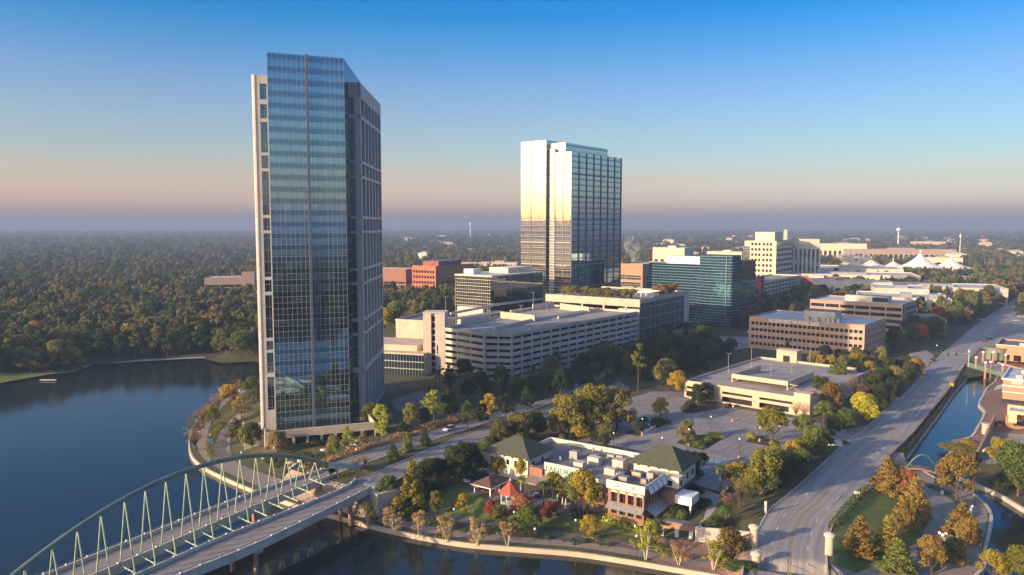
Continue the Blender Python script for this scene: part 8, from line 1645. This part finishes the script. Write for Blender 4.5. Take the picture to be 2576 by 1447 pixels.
p_ = G(*ZC(958, 1060)); b = MB(); b.cbox(0, 0, 2.2, 1.6, -.2, 4.2, 0, R(-10)); b.cbox(0, 0, 2.5, 1.9, 4.2, 4.5, 0, R(-10)); tag(b.build('brick_pier', M['tanbrick'], None, (p_[0], p_[1], hz(*p_))), 'square brick gate pier between the two brick planters', 'pier')
p_ = U(*ZC(705, 1130), 2); b = MB(); b.lathe([(1.3, 0), (1.3, 3.6), (1.5, 3.6), (1.5, 4.0), (.01, 4.0)], 0, 0, 16); tag(b.build('round_pier', M['concrete_warm'], None, (p_[0], p_[1], 2)), 'short round peach pier at the canal walk', 'pier')
cwl = [U(*ZC(800, 960), 3), U(*ZC(700, 1200), 3), U(*ZC(610, 1380), 3)]; ribbon('canal_walk_wall', cwl, -.4, .4, 1.0, 4.8, M['tanbrick'], 'tan wall between the canal walk and the shop parking', 'wall')
vw = [G(*Z6(2110, 165)), G(*Z6(1990, 270)), G(*Z6(1840, 370)), G(*Z6(1810, 440)), G(*Z6(1700, 490)), G(*Z6(1560, 590))]; ribbon('verge_wall', vw, -.2, .2, -.5, 1.1, M['concrete'], 'low pale wall along the verge between the parking lot and the avenue', 'wall', zf=lambda x, y: hz(x, y))
# promenade benches, bollards, bins
for q, lab in ((Z1(735, 1120), 'dark bench left of the hedge block on the promenade'), (Z1(945, 1140), 'dark bench left of the litter bin'), (Z1(1065, 1150), 'dark bench right of the litter bin'), (Z1(1285, 1178), 'dark bench at the right end of the promenade hedge')):
    p_ = U(*q, 1.2); t = thing('park_bench', lab, 'bench', (*p_, 1.15), R(-18)); b = MB(); b.box(-1.2, 1.2, -.3, .3, .4, .48); b.build('seat', M['darkgreen'], t); b = MB(); b.box(-1.2, 1.2, .3, .36, .5, 1.0); b.build('backrest', M['darkgreen'], t)
    for s in (-1, 1): b = MB(); b.box(s * 1.05 - .05, s * 1.05 + .05, -.25, .3, 0, .4); b.build('leg', M['darkgreen'], t)
p_ = U(*Z1(1012, 1165), 1.2); b = MB(); b.lathe([(.32, 0), (.34, .9), (.25, 1.0), (.01, 1.05)], 0, 0, 10); tag(b.build('litter_bin', M['darkgreen'], None, (*p_, 1.1)), 'dark green litter bin between two promenade benches', 'bin')
for i, x in enumerate((700, 827, 965, 1103, 1243, 1382, 1520)):
    p_ = U(*Z1(x, 1212 + i * 14), 1.3); b = MB(); b.tube([(0, 0, 0), (0, 0, 1.2)], .06, 0, 6); tag(b.build('railing_post', M['darkgreen'], None, (*p_, 1.25)), 'thin dark mooring post standing on the sea wall edge of the brick promenade', 'post', 'mooring posts on the sea wall')
# flagpole by the big car park
p_ = U(*zc(980, 880, 5.788)(893, 590), 4.2); fp = thing('flagpole', 'white flagpole with a drooping flag in front of the stair tower', 'flagpole', (*p_, 4.2)); b = MB(); b.tube([(0, 0, 0), (0, 0, 17)], [.14, .06], 0, 6); b.build('pole', M['whitepaint'], fp); b = MB(); b.box(-.6, -.02, -.03, .03, 12.6, 16.6); b.build('flag', plain('red_and_blue_flag', (.30, .06, .07), .8, .1, .5, col2=(.04, .05, .18)), fp)
# garden rocks below the podium
for i, q in enumerate((ZT(1450, 1130), ZT(1520, 1160), ZT(1580, 1110), ZT(1640, 1180), ZT(1480, 1200), ZT(2240, 920), ZT(2300, 880), ZT(2350, 840), ZT(1100, 1060), ZT(1900, 960))):
    p_ = G(*q); me = bpy.data.meshes.new('boulder'); bm = bmesh.new(); bmesh.ops.create_icosphere(bm, subdivisions=2, radius=1.0); rk = random.Random(i)
    for v in bm.verts: v.co *= rk.uniform(.8, 1.15); v.co.z *= .6
    bm.to_mesh(me); bm.free(); me.materials.append(M['concrete']); o = link('boulder', me, None, (p_[0], p_[1], hz(*p_) + .1)); o.scale = (1.3, .9, 1); o.rotation_euler.z = i; tag(o, 'grey garden boulder in the planting below the tower podium', 'boulder', 'boulders below the podium')
# small boat dock and steam
b = MB(); b.box(-4, 4, -.8, .8, .3, .6); p_ = U(122, 957, .3); tag(b.build('jetty', M['concrete'], None, (p_[0], p_[1], .1)), 'tiny pale jetty at the lake meadow', 'jetty')
# ------------------------------------------------------------ morning haze
hm = bpy.data.materials.new('morning_haze'); hm.use_nodes = True; nt = hm.node_tree; nt.nodes.clear()
o = nt.nodes.new('ShaderNodeOutputMaterial'); pv = nt.nodes.new('ShaderNodeVolumePrincipled')
pv.inputs['Color'].default_value = (0.28, 0.375, 0.59, 1); pv.inputs['Density'].default_value = HAZE; pv.inputs['Anisotropy'].default_value = 0.0
nt.links.new(pv.outputs[0], o.inputs['Volume'])
hb = MB(); hb.box(-15000, 15000, -15000, 15000, -3.0, 143.0); tag(hb.build('haze', hm), None, None, None, 'stuff')

# steam rising from roof plant in the cold air
def steam(px, py, yd, w, h, label, seed):
    x, y, z = ZAT(px, py, yd); me = bpy.data.meshes.new('steam'); bm = bmesh.new(); bmesh.ops.create_icosphere(bm, subdivisions=3, radius=1.0)
    for v in bm.verts: t = (v.co.z + 1) / 2; v.co.x = v.co.x * (.45 + .8 * t) - t * .5; v.co.y *= .6
    bm.to_mesh(me); bm.free(); m_ = bpy.data.materials.new('steam_volume'); m_.use_nodes = True; nt = m_.node_tree; nt.nodes.clear()
    o_ = nt.nodes.new('ShaderNodeOutputMaterial'); v_ = nt.nodes.new('ShaderNodeVolumePrincipled'); v_.inputs['Color'].default_value = (.95, .93, .92, 1); tc = nt.nodes.new('ShaderNodeTexCoord'); n_ = nt.nodes.new('ShaderNodeTexNoise'); n_.inputs['Scale'].default_value = 2.2; n_.inputs['Detail'].default_value = 5; nt.links.new(tc.outputs['Object'], n_.inputs['Vector'])
    nt.links.new(math_n(nt, 'MULTIPLY', math_n(nt, 'MAXIMUM', math_n(nt, 'SUBTRACT', n_.outputs['Fac'], .50), 0.0), 1.3), v_.inputs['Density']); nt.links.new(v_.outputs[0], o_.inputs['Volume']); me.materials.append(m_)
    o = link('steam', me, None, (x, y, z)); o.scale = (w, w, h); tag(o, label, None, None, 'stuff')
steam(1598, 632, 760, 9, 16, 'pale steam plume rising right of the mirror tower', 1); steam(2165, 655, 1000, 24, 14, 'drifting steam beside the convention hall', 2)
sc.cycles.volume_step_rate = 4.0
